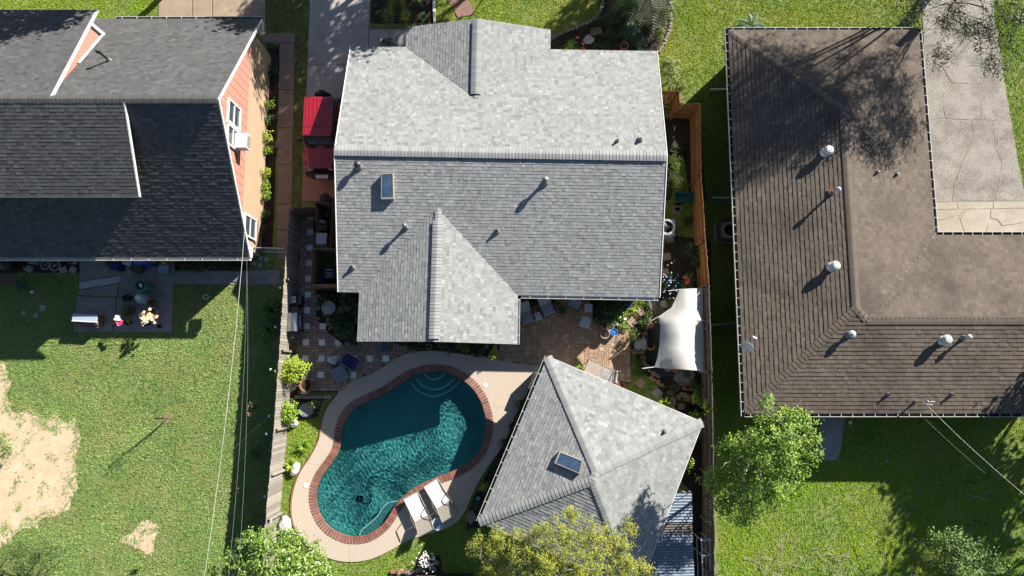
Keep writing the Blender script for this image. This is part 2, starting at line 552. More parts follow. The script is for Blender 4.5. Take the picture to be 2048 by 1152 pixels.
# ================================================================== SWIMMING POOL
pool_px = [(868, 742), (905, 748), (938, 768), (960, 796), (972, 832), (972, 862), (962, 896), (941, 922), (910, 941), (868, 957), (833, 974), (806, 995), (789, 1016),
           (774, 1040), (757, 1057), (736, 1069), (708, 1073), (680, 1066), (656, 1050), (640, 1026), (633, 998), (635, 973), (646, 949), (663, 925), (676, 905), (682, 884), (684, 860),
           (694, 834), (712, 814), (743, 799), (771, 786), (796, 769), (829, 750)]
POOL = smooth_loop(P2(pool_px, -0.05), 6)
if sum(POOL[i][0] * POOL[(i + 1) % len(POOL)][1] - POOL[(i + 1) % len(POOL)][0] * POOL[i][1] for i in range(len(POOL))) < 0:
    POOL = POOL[::-1]
pool = thing('swimming_pool', 'kidney-shaped swimming pool with red brick coping and teal basin', 'pool', P(800, 900))
PO = pool.location
PLASTER = M("pool_plaster", (0.17, 0.44, 0.39), (0.125, 0.34, 0.305), rough=0.8, scale=1.2, big=(0.16, 0.52, 0.47), bigamt=0.5, bigscale=0.5)
TILE = M('waterline_tile', (0.10, 0.22, 0.22), (0.06, 0.14, 0.15), rough=0.35, scale=12)
STEPW = M('step_edge_tile', (0.95, 1.0, 1.0), (0.85, 0.9, 0.9), rough=0.4)
n = len(POOL)
mb = MB()
rings = [(0.0, 0.02, 1), (0.0, -0.22, 1), (0.0, -0.24, 0), (0.02, -0.5, 0), (-0.08, -0.68, 0), (-0.3, -0.80, 0)]
vs, fs, mi = [], [], []
for d, z, _ in rings:
    lp = offset_loop(POOL, d)
    vs += [(p[0], p[1], z) for p in lp]
for k in range(len(rings) - 1):
    for i in range(n):
        j = (i + 1) % n
        fs.append((k * n + j, k * n + i, (k + 1) * n + i, (k + 1) * n + j))
        mi.append(rings[k + 1][2] if k == 0 else 0)
fs.append(tuple((len(rings) - 1) * n + i for i in range(n)))
mi.append(0)
mb.add(vs, fs, mi)
mb.build('basin', [PLASTER, TILE], pool, off=PO, smooth=True)
# entry steps: curved treads with pale edges
def arc_px(pts, per=8):
    return smooth_loop(pts, per, closed=False)
for k, (arc, z, back) in enumerate((([(819, 764), (836, 782), (865, 793), (897, 782), (921, 761)], -0.60, [(926, 752), (868, 738), (822, 754)]),
                                    ([(831, 756), (846, 772), (868, 779), (892, 772), (910, 756)], -0.43, [(908, 748), (868, 738), (834, 750)]),
                                    ([(847, 746), (856, 755), (868, 759), (881, 755), (891, 746)], -0.27, [(888, 741), (868, 738), (850, 742)]))):
    a = P2(arc_px(arc), -0.3)
    st = MB().prism(a + P2(back, -0.3), -0.9, z).build('step', PLASTER, pool, off=PO)
    e = MB()
    e.tube([(p[0], p[1], z + 0.012) for p in a], 0.045, 6)
    e.build('edge_tile', STEPW, st)
    st.children[0].location = -Vector(PO)
bench_arc = P2(arc_px([(796, 1002), (776, 1006), (764, 1018), (755, 1032), (735, 1050), (724, 1060), (719, 1070)]), -0.3)
bench_back = P2([(740, 1069), (760, 1056), (776, 1040), (790, 1018)], -0.3)
st = MB().prism(bench_arc + bench_back, -0.9, -0.30).build('bench', M('bench_plaster', (0.12, 0.30, 0.27), (0.09, 0.24, 0.22), scale=5), pool, off=PO)
e = MB().tube([(p[0], p[1], -0.288) for p in bench_arc], 0.035, 6).build('edge_tile', STEPW, st)
e.location = -Vector(PO)
# coping bricks, one by one round the rim
COPING = M('coping_brick', (0.32, 0.135, 0.095), (0.22, 0.09, 0.065), rough=0.85, scale=9, rnd=0.28, bump=0.25, bscale=50, fine=0.15)
GROUT = M('grout', (0.50, 0.42, 0.36), (0.40, 0.33, 0.28), rough=0.95, scale=12)
outer = offset_loop(POOL, 0.335)
gm = MB()
gvs = [(p[0], p[1], 0.055) for p in offset_loop(POOL, -0.02)] + [(p[0], p[1], 0.055) for p in outer] + [(p[0], p[1], -0.03) for p in offset_loop(POOL, -0.02)]
gfs = [(i, n + i, n + (i + 1) % n, (i + 1) % n) for i in range(n)] + [(i, (i + 1) % n, 2 * n + (i + 1) % n, 2 * n + i) for i in range(n)]
gm.add(gvs, gfs).build('mortar_bed', GROUT, pool, off=PO)
cum = [0.0]
for i in range(n):
    cum.append(cum[-1] + (Vector(POOL[(i + 1) % n]) - Vector(POOL[i])).length)
tot = cum[-1]
NB = int(tot / 0.128)
brick_me = MB().box((0, 0, 0), (1, 1, 1)).mesh('brick', COPING)
def at_arc(s):
    s %= tot
    i = int(np.searchsorted(cum, s, side='right')) - 1
    i = min(i, n - 1)
    t = (s - cum[i]) / max(1e-6, cum[i + 1] - cum[i])
    a, b = Vector(POOL[i]), Vector(POOL[(i + 1) % n])
    p0, p1 = Vector(POOL[i - 1]), Vector(POOL[(i + 2) % n])
    tan = ((b - p0).normalized().lerp((p1 - a).normalized(), t)).normalized()
    return a.lerp(b, t), tan
for k in range(NB):
    p, tan = at_arc((k + 0.5) * tot / NB)
    nrm = Vector((tan.y, -tan.x))
    c = p + nrm * (0.14 + random.uniform(-0.006, 0.006))
    mt = Matrix(((tan.x * 0.106, nrm.x * 0.34, 0, c.x - PO.x), (tan.y * 0.106, nrm.y * 0.34, 0, c.y - PO.y), (0, 0, 0.065, 0.038 + random.uniform(0, 0.005)), (0, 0, 0, 1)))
    place('brick', brick_me, pool, None, mat=mt)

# pool deck: exposed aggregate round the pool, cut into bays
AGG = M('exposed_aggregate', (0.66, 0.55, 0.44), (0.46, 0.375, 0.30), rough=0.92, scale=55, detail=3, big=(0.52, 0.43, 0.34), bigamt=0.4, bigscale=0.8, bump=0.4, bscale=80, fine=0.28, fscale=38)
deck_px = [(1084, 738), (1060, 730), (1020, 724), (980, 717), (940, 711), (895, 704), (850, 702), (815, 706), (785, 722), (745, 746), (705, 762), (676, 784), (655, 812), (643, 846), (638, 878),
           (622, 912), (602, 942), (589, 974), (583, 1010), (586, 1042), (600, 1075), (625, 1100), (662, 1118), (702, 1124), (742, 1118), (780, 1101), (815, 1081), (850, 1070), (884, 1060), (915, 1042),
           (935, 1012), (946, 985), (962, 955), (982, 925), (1000, 900), (1016, 868), (1028, 836), (1046, 800), (1066, 766)]
DECK = smooth_loop(P2(deck_px, 0.05), 4)
if sum(DECK[i][0] * DECK[(i + 1) % len(DECK)][1] - DECK[(i + 1) % len(DECK)][0] * DECK[i][1] for i in range(len(DECK))) < 0:
    DECK = DECK[::-1]
EXCL.append(offset_loop(DECK, 0.03))
# ring between deck outline and coping: sample both outlines by angle around a mid-path
def ring_mesh(outer_lp, inner_lp, z, zs):
    """Triangulated annulus via a dense polar-free pairing: nearest-arc bridging."""
    import bmesh
    bm = bmesh.new()
    ov = [bm.verts.new((p[0], p[1], z)) for p in outer_lp]
    iv = [bm.verts.new((p[0], p[1], z)) for p in inner_lp]
    oe = [bm.edges.new((ov[i], ov[(i + 1) % len(ov)])) for i in range(len(ov))]
    ie = [bm.edges.new((iv[i], iv[(i + 1) % len(iv)])) for i in range(len(iv))]
    bmesh.ops.triangle_fill(bm, use_beauty=True, use_dissolve=False, edges=oe + ie, normal=(0, 0, 1))
    sk = [bm.verts.new((p[0], p[1], zs)) for p in outer_lp]
    for i in range(len(ov)):
        j = (i + 1) % len(ov)
        bm.faces.new((ov[i], sk[i], sk[j], ov[j]))
    me = bpy.data.meshes.new('pool_deck')
    bm.normal_update()
    bm.to_mesh(me)
    bm.free()
    return me
gme = ring_mesh([(-260, -260), (260, -260), (260, 260), (-260, 260)], offset_loop(POOL, 0.2), 0.0, -0.5)
gme.name = 'ground'
gme.materials.append(GRASSBASE)
go = bpy.data.objects.new('ground', gme)
COL.objects.link(go)
go['kind'] = 'structure'
me = ring_mesh(DECK, offset_loop(POOL, 0.325), 0.05, -0.04)
me.materials.append(AGG)
deck = bpy.data.objects.new('pool_deck', me)
COL.objects.link(deck)
deck['kind'] = 'structure'
for a, b in (((697, 789), (683, 768)), ((937, 944), (948, 965)), ((968, 880), (1006, 892)), ((985, 812), (1038, 818)), ((1070, 750), (1030, 812)), ((640, 930), (612, 925)), ((700, 1089), (699, 1122)), ((640, 1075), (612, 1090)), ((845, 972), (870, 1062))):
    pa, pb = P(*a, 0.05), P(*b, 0.05)
    d = (pb - pa).length
    MB().box(((pa.x + pb.x) / 2, (pa.y + pb.y) / 2, 0.051), (d, 0.018, 0.006), rz=math.atan2(pb.y - pa.y, pb.x - pa.x)).build('joint_strip', GROUT, deck)
MB().tube([(x, y, 0.04) for x, y in P2(arc_px([(676, 786), (654, 814), (642, 847), (637, 879), (620, 913), (600, 943), (587, 974), (581, 1010), (584, 1042), (596, 1072)], 5), 0.04)], 0.035, 6).build('edge_strip', COPING, deck)
# skimmer lids
for sx, sy in ((612, 971), (971, 770)):
    c = P(sx, sy, 0.05)
    MB().lathe([(0.12, 0), (0.12, 0.012), (0.0, 0.016)], c, 18).build('skimmer_lid', WHITE, deck)

# water
def water_mat():
    m = bpy.data.materials.new('pool_water')
    m.use_nodes = True
    nt = m.node_tree
    L = nt.links.new
    nt.nodes.remove(nt.nodes['Principled BSDF'])
    out = [x for x in nt.nodes if x.type == 'OUTPUT_MATERIAL'][0]
    geo = _n(nt, 'ShaderNodeNewGeometry')
    n1 = _n(nt, 'ShaderNodeTexNoise')
    n1.inputs['Scale'].default_value = 3.2
    n1.inputs['Detail'].default_value = 3
    n1.inputs['Distortion'].default_value = 1.2
    L(geo.outputs['Position'], n1.inputs['Vector'])
    bp = _n(nt, 'ShaderNodeBump')
    bp.inputs['Strength'].default_value = 0.5
    bp.inputs['Distance'].default_value = 0.05
    L(n1.outputs['Fac'], bp.inputs['Height'])
    gl = _n(nt, 'ShaderNodeBsdfGlass')
    gl.inputs['IOR'].default_value = 1.33
    gl.inputs['Roughness'].default_value = 0.0
    gl.inputs['Color'].default_value = (0.56, 0.82, 0.86, 1)
    L(gl.outputs[0], out.inputs[0])
    return m
WATER_Z = -0.10
xs = [p[0] for p in POOL]
ysl = [p[1] for p in POOL]
#WATERBLOCK
def water_height(x, y):
    """Wind ripples: crossing trains of short waves, bent by slow drift."""
    rng = np.random.default_rng(4)
    wx = x + 0.10 * np.sin(1.7 * y + 0.5) + 0.07 * np.sin(2.9 * x + 1.1 * y)
    wy = y + 0.10 * np.sin(1.9 * x + 1.0) + 0.07 * np.sin(3.1 * y - 1.3 * x)
    h = np.zeros_like(x)
    for k in range(26):
        a = rng.uniform(0, math.pi) if k % 3 else rng.normal(0.9, 0.35)
        lam = rng.uniform(0.09, 0.26)
        h += lam * np.sin(2 * math.pi / lam * (wx * math.cos(a) + wy * math.sin(a)) + rng.uniform(0, 6.28))
    return h * WAVE_AMP
WAVE_AMP = 0.0017
STEP = 0.022
lp = offset_loop(POOL, 0.08)
gx = np.arange(min(p[0] for p in lp), max(p[0] for p in lp), STEP)
gy = np.arange(min(p[1] for p in lp), max(p[1] for p in lp), STEP)
X, Y = np.meshgrid(gx, gy)
ins = in_poly(X.ravel(), Y.ravel(), lp).reshape(X.shape)
vid = -np.ones(X.shape, int)
vid[ins] = np.arange(ins.sum())
wv = np.stack([X[ins], Y[ins], WATER_Z + water_height(X[ins], Y[ins])], 1)
q_ok = ins[:-1, :-1] & ins[:-1, 1:] & ins[1:, 1:] & ins[1:, :-1]
wi = np.stack([vid[:-1, :-1][q_ok], vid[:-1, 1:][q_ok], vid[1:, 1:][q_ok], vid[1:, :-1][q_ok]], 1).ravel()
water = np_mesh('water', wv, 4, wi, np.zeros(len(wi) // 4), water_mat(), smooth=True)
water['kind'] = 'structure'
sun_data.cycles.is_caustics_light = True
water.cycles.is_caustics_caster = True
for _o in pool.children_recursive:
    _o.cycles.is_caustics_receiver = True

# ================================================================== PAVER PATIOS
def pave(name, poly, m, origin, period, white, sizes, mats_b, mat_w, z, base, gap=0.014, limit=300, seed=1):
    par = thing(name, 'x', 'x', (origin.x, origin.y, 0))
    del par['category'], par['label']
    par['kind'] = 'structure'
    EXCL.append(poly)
    off = Vector((origin.x, origin.y, 0))
    MB().prism(poly, -0.03, z - 0.012).build('sand_bed', base, par, off=off)
    rr = random.Random(seed)
    xs_ = [p[0] for p in poly]
    ys_ = [p[1] for p in poly]
    i0, i1 = int((min(xs_) - origin.x) / m) - 1, int((max(xs_) - origin.x) / m) + 1
    j0, j1 = int((min(ys_) - origin.y) / m) - 1, int((max(ys_) - origin.y) / m) + 1
    gx, gy = np.meshgrid(np.arange(i0, i1 + 1) * m + origin.x + m / 2, np.arange(j0, j1 + 1) * m + origin.y + m / 2)
    ok = in_poly(gx.ravel(), gy.ravel(), poly).reshape(gx.shape)
    used = ~ok
    units = []
    W, Hh = i1 - i0 + 1, j1 - j0 + 1
    for j in range(Hh):
        for i in range(W):
            if used[j, i]:
                continue
            gi, gj = (i + i0) % period if period else 1, (j + j0) % period if period else 1
            if white and gi == 0 and gj == 0 and j + 1 < Hh and i + 1 < W and not used[j:j + 2, i:i + 2].any():
                used[j:j + 2, i:i + 2] = True
                units.append((i, j, 2, 2, True))
    for j in range(Hh):
        for i in range(W):
            if used[j, i]:
                continue
            for (a, b) in rr.sample(sizes, len(sizes)) + [(1, 1)]:
                if j + b <= Hh and i + a <= W and not used[j:j + b, i:i + a].any():
                    used[j:j + b, i:i + a] = True
                    units.append((i, j, a, b, False))
                    break
    cache = {}
    rest = MB()
    cnt = 0
    units.sort(key=lambda u: (-(u[4]), -(u[2] * u[3]), rr.random()))
    for (i, j, a, b, w) in units:
        cx, cy = (i + i0 + a / 2) * m, (j + j0 + b / 2) * m
        dz = rr.uniform(0, 0.006)
        k = rr.randrange(len(mats_b))
        if w or cnt < limit:
            key = (a, b, w, k)
            if key not in cache:
                bx = MB()
                bx.box((0, 0, -0.02), (a * m - gap, b * m - gap, 0.04))
                cache[key] = bx.mesh('paver', mat_w if w else mats_b[k])
            ob = place('white_paver' if w else 'paver', cache[key], par, (cx, cy, z + dz))
            cnt += 0 if w else 1
        else:
            rest.box((cx, cy, z + dz - 0.02), (a * m - gap, b * m - gap, 0.04), mi=k)
    if rest.v:
        rest.build('small_pavers', mats_b, par, kind='stuff')
    return par

def paver_mats(pre, cols):
    return [M(pre + '_%s' % w, c, tuple(v * 0.72 for v in c), rough=0.9, scale=7, bump=0.2, bscale=60, rnd=0.12, fine=0.12) for w, c in zip(('tan', 'brown', 'red', 'grey'), cols)]
PAV = paver_mats('paver', [(0.52, 0.39, 0.295), (0.41, 0.30, 0.23), (0.45, 0.27, 0.20), (0.35, 0.29, 0.245)])
PAVR = paver_mats('gold_paver', [(0.56, 0.40, 0.255), (0.48, 0.325, 0.205), (0.50, 0.31, 0.20), (0.41, 0.30, 0.21)])
WPAV = M('white_paver', (1.0, 0.985, 0.91), (0.86, 0.85, 0.79), rough=0.9, scale=9, bump=0.2, rnd=0.1, fine=0.12)
JOINT = M('joint_sand', (0.07, 0.05, 0.035), (0.045, 0.032, 0.024), rough=0.98, scale=9)
left_patio = P2([(586, 428), (628, 428), (632, 500), (640, 580), (672, 590), (722, 600), (722, 684), (800, 688), (845, 698), (812, 706), (785, 722), (745, 746), (705, 762), (680, 784), (600, 786), (588, 700), (576, 560)], 0.05)
o_l = P(642.8, 717, 0.05) - Vector((0.155, 0.155, 0))
pave('paver_patio', left_patio, 0.155, o_l, 5, True, [(1, 1), (2, 1), (1, 2), (1, 1)], PAV, WPAV, 0.052, JOINT, seed=3)
right_patio = P2([(1036, 588), (1180, 588), (1185, 640), (1215, 657), (1262, 657), (1262, 764), (1228, 765), (1210, 790), (1090, 745), (1084, 738), (1060, 730), (1020, 724), (980, 717), (940, 711), (965, 690), (1036, 686)], 0.05)
pave('paver_patio', right_patio, 0.105, P(1262, 764, 0.05) - Vector((0.105 * 40, 0, 0)), 0, False, [(2, 2), (2, 2), (2, 1), (1, 2), (2, 3), (3, 2)], PAVR, WPAV, 0.052, JOINT, seed=5)
# ================================================================== HOUSES
def crossings(poly2, v):
    xs_ = []
    n_ = len(poly2)
    for i in range(n_):
        (u1, v1), (u2, v2) = poly2[i], poly2[(i + 1) % n_]
        if (v1 > v) != (v2 > v):
            xs_.append(u1 + (u2 - u1) * (v - v1) / (v2 - v1))
    xs_.sort()
    return [(xs_[k], xs_[k + 1]) for k in range(0, len(xs_) - 1, 2)]

class Roof:
    """Collects shingles of one house: the 300 nearest the camera become parts, the rest one stuff part."""
    def __init__(self, house, off, mat, rot=0.0):
        self.house, self.off, self.mat, self.rot = house, Vector(off), mat, rot
        self.stuff, self.single = MB(), []
        self.deck = MB()
        self.rr = random.Random(len(house.name) + int(abs(off[0]) * 10))
    def plane(self, pts, expo=0.145, wmin=0.10, wmax=0.22, h=0.012, th=0.14, even=None, hv=(0.7, 1.0, 1.25)):
        pts = [Vector(p) for p in pts]
        self.deck.slab3([p - Vector((0, 0, 0.004)) for p in pts], th)
        nm = Vector()
        for i in range(len(pts)):
            nm += pts[i].cross(pts[(i + 1) % len(pts)])
        nm.normalize()
        if nm.z < 0:
            nm = -nm
        u = Vector((0, 0, 1)).cross(nm).normalized()
        v = nm.cross(u).normalized()
        o = min(pts, key=lambda p: p.z)
        p2 = [((p - o).dot(u), (p - o).dot(v)) for p in pts]
        v0m, v1m = min(p[1] for p in p2), max(p[1] for p in p2)
        k = 0
        vv = v0m + 0.002
        rr = self.rr
        while vv < v1m - 0.01:
            vt = min(vv + expo + 0.012, v1m - 0.001)
            lo, hi = crossings(p2, vv), crossings(p2, vt)
            if len(lo) != len(hi):
                mid = crossings(p2, (vv + vt) / 2)
                lo = lo if len(lo) == len(mid) else mid
                hi = hi if len(hi) == len(mid) else mid
            for (a0, b0), (a1, b1) in zip(lo, hi):
                x = min(a0, a1) - rr.random() * wmax
                end = max(b0, b1)
                while x < end:
                    w = even if even else rr.uniform(wmin, wmax)
                    w = round(w / 0.04) * 0.04 if not even else w
                    x0, x1 = x, x + w - 0.004
                    l0, l1 = max(x0, a0), min(x1, b0)
                    u0, u1 = max(x0, a1), min(x1, b1)
                    x += w
                    if l1 - l0 < 0.004 and u1 - u0 < 0.004:
                        continue
                    l1, u1 = max(l1, l0), max(u1, u0)
                    tone = min(1, max(0, rr.gauss(0.47, 0.20)))
                    hh = h * rr.choice(hv)
                    full = l0 == x0 and l1 == x1 and u0 == x0 and u1 == x1
                    if full and vt - vv > expo:
                        org = o + u * x0 + v * vv
                        self.single.append((org, u, v, nm, w, round(tone * 5) / 5, hh, expo))
                    else:
                        A = o + u * l0 + v * vv
                        B = o + u * l1 + v * vv
                        C = o + u * u1 + v * vt
                        D = o + u * u0 + v * vt
                        self.stuff.add([A, B, B + nm * hh, A + nm * hh, C + nm * 0.003, D + nm * 0.003], [(0, 1, 2, 3), (3, 2, 4, 5)], 0, tone)
            vv += expo
            k += 1
    def finish(self, deckmats, limit=300):
        off = self.off
        rot = Matrix.Rotation(self.rot, 3, 'Z')
        cp = Vector((0, 0, CAM_H))
        def dist(s):
            w = off + rot @ (s[0] - off)
            d = (w - cp)
            return d.length - 6 * s[4]
        self.single.sort(key=dist)
        cache = {}
        for s in self.single[:limit]:
            org, u, v, nm, w, tone, hh, expo = s
            key = (round(w, 3), tone, round(hh, 4))
            if key not in cache:
                ww, e = w - 0.004, expo + 0.012
                b = MB().add([(0, 0, 0), (ww, 0, 0), (ww, 0, hh), (0, 0, hh), (ww, e, 0.003), (0, e, 0.003), (0, e, -0.002), (ww, e, -0.002)],
                             [(0, 1, 2, 3), (3, 2, 4, 5), (0, 3, 5, 6), (1, 7, 4, 2)], 0, tone)
                cache[key] = b.mesh('shingle', self.mat)
            lo = org - off
            mt = Matrix(((u.x, v.x, nm.x, lo.x), (u.y, v.y, nm.y, lo.y), (u.z, v.z, nm.z, lo.z), (0, 0, 0, 1)))
            place('shingle', cache[key], self.house, None, mat=mt)
        for s in self.single[limit:]:
            org, u, v, nm, w, tone, hh, expo = s
            A = org
            B = org + u * (w - 0.004)
            C = B + v * (expo + 0.012)
            D = A + v * (expo + 0.012)
            self.stuff.add([A, B, B + nm * hh, A + nm * hh, C + nm * 0.003, D + nm * 0.003], [(0, 1, 2, 3), (3, 2, 4, 5)], 0, tone)
        self.stuff.build('shingles', self.mat, self.house, off=off, kind='stuff')
        self.deck.build('roof_deck', deckmats, self.house, off=off)
    def caps(self, p0, p1, width=0.30, expo=0.14, s0=0.34, s1=0.34, lift=0.03, mat=None, tones=4, name='ridge_cap'):
        """Ridge or hip cap pieces from p0 to p1; s0/s1: drop per metre to either side."""
        p0, p1 = Vector(p0), Vector(p1)
        d = (p1 - p0)
        ln = d.length
        d.normalize()
        side = Vector((-d.y, d.x, 0)).normalized()
        up = side.cross(d) * -1
        if up.z < 0:
            up = -up
        prof = []
        for k in range(-3, 4):
            t = k / 3 * width / 2
            drop = (abs(t) ** 1.25) * (s0 if k < 0 else s1) * 1.15
            prof.append((t, -drop))
        cache = []
        L_ = expo * 1.12
        for k in range(tones):
            b = MB()
            vs = []
            for (t, z) in prof:
                vs.append((0, t, z + 0.016))
            for (t, z) in prof:
                vs.append((L_, t, z + 0.002))
            for (t, z) in prof:
                vs.append((0, t, z - 0.03))
            n_ = len(prof)
            fs = [(i + 1, i, n_ + i, n_ + i + 1) for i in range(n_ - 1)] + [(i, i + 1, 2 * n_ + i + 1, 2 * n_ + i) for i in range(n_ - 1)]
            b.add(vs, fs, 0, 0.35 + 0.35 * k / max(1, tones - 1))
            cache.append(b.mesh(name, mat or self.mat))
        N = max(1, int(ln / expo))
        for i in range(N):
            o = p0 + d * (i * ln / N) + Vector((0, 0, lift)) - self.off
            mt = Matrix(((d.x, side.x, up.x, o.x), (d.y, side.y, up.y, o.y), (d.z, side.z, up.z, o.z), (0, 0, 0, 1)))
            place(name, self.rr.choice(cache), self.house, None, mat=mt)

def gutter(parent, off, a, b, out, mats, z, w=0.13, strap=0.55, name='gutter'):
    """Open trough along a-b (2D), 'out' = outward unit vector; white metal with straps across."""
    a, b, out = Vector(a), Vector(b), Vector(out)
    d = (b - a)
    ln = d.length
    d.normalize()
    mb_ = MB()
    def pt(t, s, zz):
        q = a + d * t + out * s
        return (q.x, q.y, zz)
    th = 0.015
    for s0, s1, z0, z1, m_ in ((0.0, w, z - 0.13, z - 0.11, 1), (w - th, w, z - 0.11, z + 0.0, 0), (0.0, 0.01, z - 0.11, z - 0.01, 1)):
        vs = [pt(0, s0, z0), pt(ln, s0, z0), pt(ln, s1, z0), pt(0, s1, z0), pt(0, s0, z1), pt(ln, s0, z1), pt(ln, s1, z1), pt(0, s1, z1)]
        mb_.add(vs, [(3, 2, 1, 0), (4, 5, 6, 7), (0, 1, 5, 4), (1, 2, 6, 5), (2, 3, 7, 6), (3, 0, 4, 7)], m_)
    k = strap / 2
    while k < ln:
        vs = [pt(k, 0.0, z - 0.012), pt(k + 0.018, 0.0, z - 0.012), pt(k + 0.018, w, z - 0.012), pt(k, w, z - 0.012), pt(k, 0.0, z + 0.004), pt(k + 0.018, 0.0, z + 0.004), pt(k + 0.018, w, z + 0.004), pt(k, w, z + 0.004)]
        mb_.add(vs, [(3, 2, 1, 0), (4, 5, 6, 7), (0, 1, 5, 4), (1, 2, 6, 5), (2, 3, 7, 6), (3, 0, 4, 7)], 0)
        k += strap
    return mb_.build(name, mats, parent, off=off)

def solve(px, py, zf, n_=8):
    z = 3.0
    for _ in range(n_):
        p = P(px, py, z)
        z = zf(p.x, p.y)
    return P(px, py, z)

def window_part(parent, c, w, h, axis, mats, off, depth=0.08, sash=True):
    """Window on a wall: c = centre, axis 'x' (wall faces +-x) or 'y'. > frame, pane (two)."""
    fr = MB()
    t = 0.07
    def bx(u, z, su, sz, dd):
        if axis == 'x':
            fr.box((c[0], c[1] + u, c[2] + z), (dd, su, sz))
        else:
            fr.box((c[0] + u, c[1], c[2] + z), (su, dd, sz))
    bx(0, h / 2, w + 2 * t, t, depth)
    bx(0, -h / 2, w + 2 * t, t, depth + 0.03)
    bx(-w / 2, 0, t, h, depth)
    bx(w / 2, 0, t, h, depth)
    if sash:
        bx(0, 0, w, t * 0.7, depth * 0.8)
    win = fr.build('window', mats[0], parent, off=off)
    for sgn in (-1, 1):
        pn = MB()
        if axis == 'x':
            pn.box((c[0], c[1], c[2] + sgn * h / 4), (0.02, w - t, h / 2 - t))
        else:
            pn.box((c[0], c[1], c[2] + sgn * h / 4), (w - t, 0.02, h / 2 - t))
        pn.build('pane', mats[1], win, off=off)
    return win

GLASS = glass_mat('window_glass', (0.03, 0.045, 0.06), 0.05, 1.0)
SKYGLASS = M('skylight_glass', (0.07, 0.125, 0.22), (0.05, 0.09, 0.16), rough=0.25, scale=1.5, spec=0.6, big=(0.14, 0.20, 0.28), bigamt=0.5, bigscale=1.8)
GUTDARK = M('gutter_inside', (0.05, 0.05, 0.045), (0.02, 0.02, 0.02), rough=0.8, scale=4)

# ------------------------------------------------------------------ the pale grey house (centre)
GREY = M('grey_shingle', (0.195, 0.202, 0.204), (0.435, 0.445, 0.44), rough=0.95, scale=30, tone=True, spec=0.2, fine=0.14, fscale=120, big=(0.26, 0.26, 0.25), bigamt=0.25, bigscale=0.5)
SIDING = M('cream_siding', (0.60, 0.56, 0.48), (0.52, 0.48, 0.41), rough=0.7, scale=3)
MC = Vector((-0.51, 9.64, 0))
MROT = R(-1.0)
house = thing('grey_house', 'wide house with pale grey shingle gable roof and a wing front and back', 'house', MC, MROT)
H0 = MC
EX0, EX1, EN, ES, MEZ = -7.74, 6.74, 15.46, 3.76, 2.6
RY, RZ = 9.74, 4.42
SN, SS = (RZ - MEZ) / (EN - RY), (RZ - MEZ) / (RY - ES)
SL = SN
SF, SB = 0.27, 0.31
rf = Roof(house, MC, GREY, MROT)
FX0, FX1, FYN = -5.12, 1.71, 16.45
FC = (FX0 + FX1) / 2
FZ = MEZ + SF * (FC - FX0)
BX0, BX1, BYS = -6.77, 0.36, 1.55
BC = (BX0 + BX1) / 2
BZ = MEZ + SB * (BC - BX0)
FVY = EN - (FZ - MEZ) / SN
BVY = ES + (BZ - MEZ) / SS
rf.plane([(EX0, EN, MEZ), (FX0, EN, MEZ), (FC, FVY, FZ), (FX1, EN, MEZ), (EX1, EN, MEZ), (EX1, RY, RZ), (EX0, RY, RZ)])
rf.plane([(EX0, ES, MEZ), (BX0, ES, MEZ), (BC, BVY, BZ), (BX1, ES, MEZ), (EX1, ES, MEZ), (EX1, RY, RZ), (EX0, RY, RZ)])
rf.plane([(FX0, FYN, MEZ), (FX0, EN, MEZ), (FC, FVY, FZ), (FC, FYN, FZ)])
rf.plane([(FX1, FYN, MEZ), (FX1, EN, MEZ), (FC, FVY, FZ), (FC, FYN, FZ)])
rf.plane([(BX0, BYS, MEZ), (BX0, ES, MEZ), (BC, BVY, BZ), (BC, BYS, BZ)])
rf.plane([(BX1, BYS, MEZ), (BX1, ES, MEZ), (BC, BVY, BZ), (BC, BYS, BZ)])
rf.finish([DARKM, WHITE])
# ridge vents (raised strips) and their caps
for (a, b) in (((EX0 + 0.02, RY, RZ), (EX1 - 0.02, RY, RZ)), ((FC, FYN - 0.15, FZ), (FC, FVY + 0.25, FZ)), ((BC, BYS + 0.12, BZ), (BC, BVY - 0.55, BZ))):
    a, b = Vector(a), Vector(b)
    d = (b - a).normalized()
    s = Vector((-d.y, d.x, 0))
    w = 0.21
    mb = MB()
    vs = []
    for p in (a, b):
        for t, z in ((-w, -SL * w + 0.02), (-w, -SL * w + 0.06), (0, 0.06), (w, -SL * w + 0.06), (w, -SL * w + 0.02)):
            vs.append(p + s * t + Vector((0, 0, z)))
    mb.add(vs, [(0, 1, 6, 5), (1, 2, 7, 6), (2, 3, 8, 7), (3, 4, 9, 8), (0, 4, 3, 2, 1), (5, 6, 7, 8, 9)])
    mb.build('ridge_vent', DARKM, house, off=MC)
    rf.caps(a, b, width=0.46, expo=0.145, s0=SL, s1=SL, lift=0.06)
rf.caps((BC, BVY - 0.52, BZ), (BC, BVY + 0.05, BZ), width=0.3, s0=SL, s1=SL, lift=0.02)
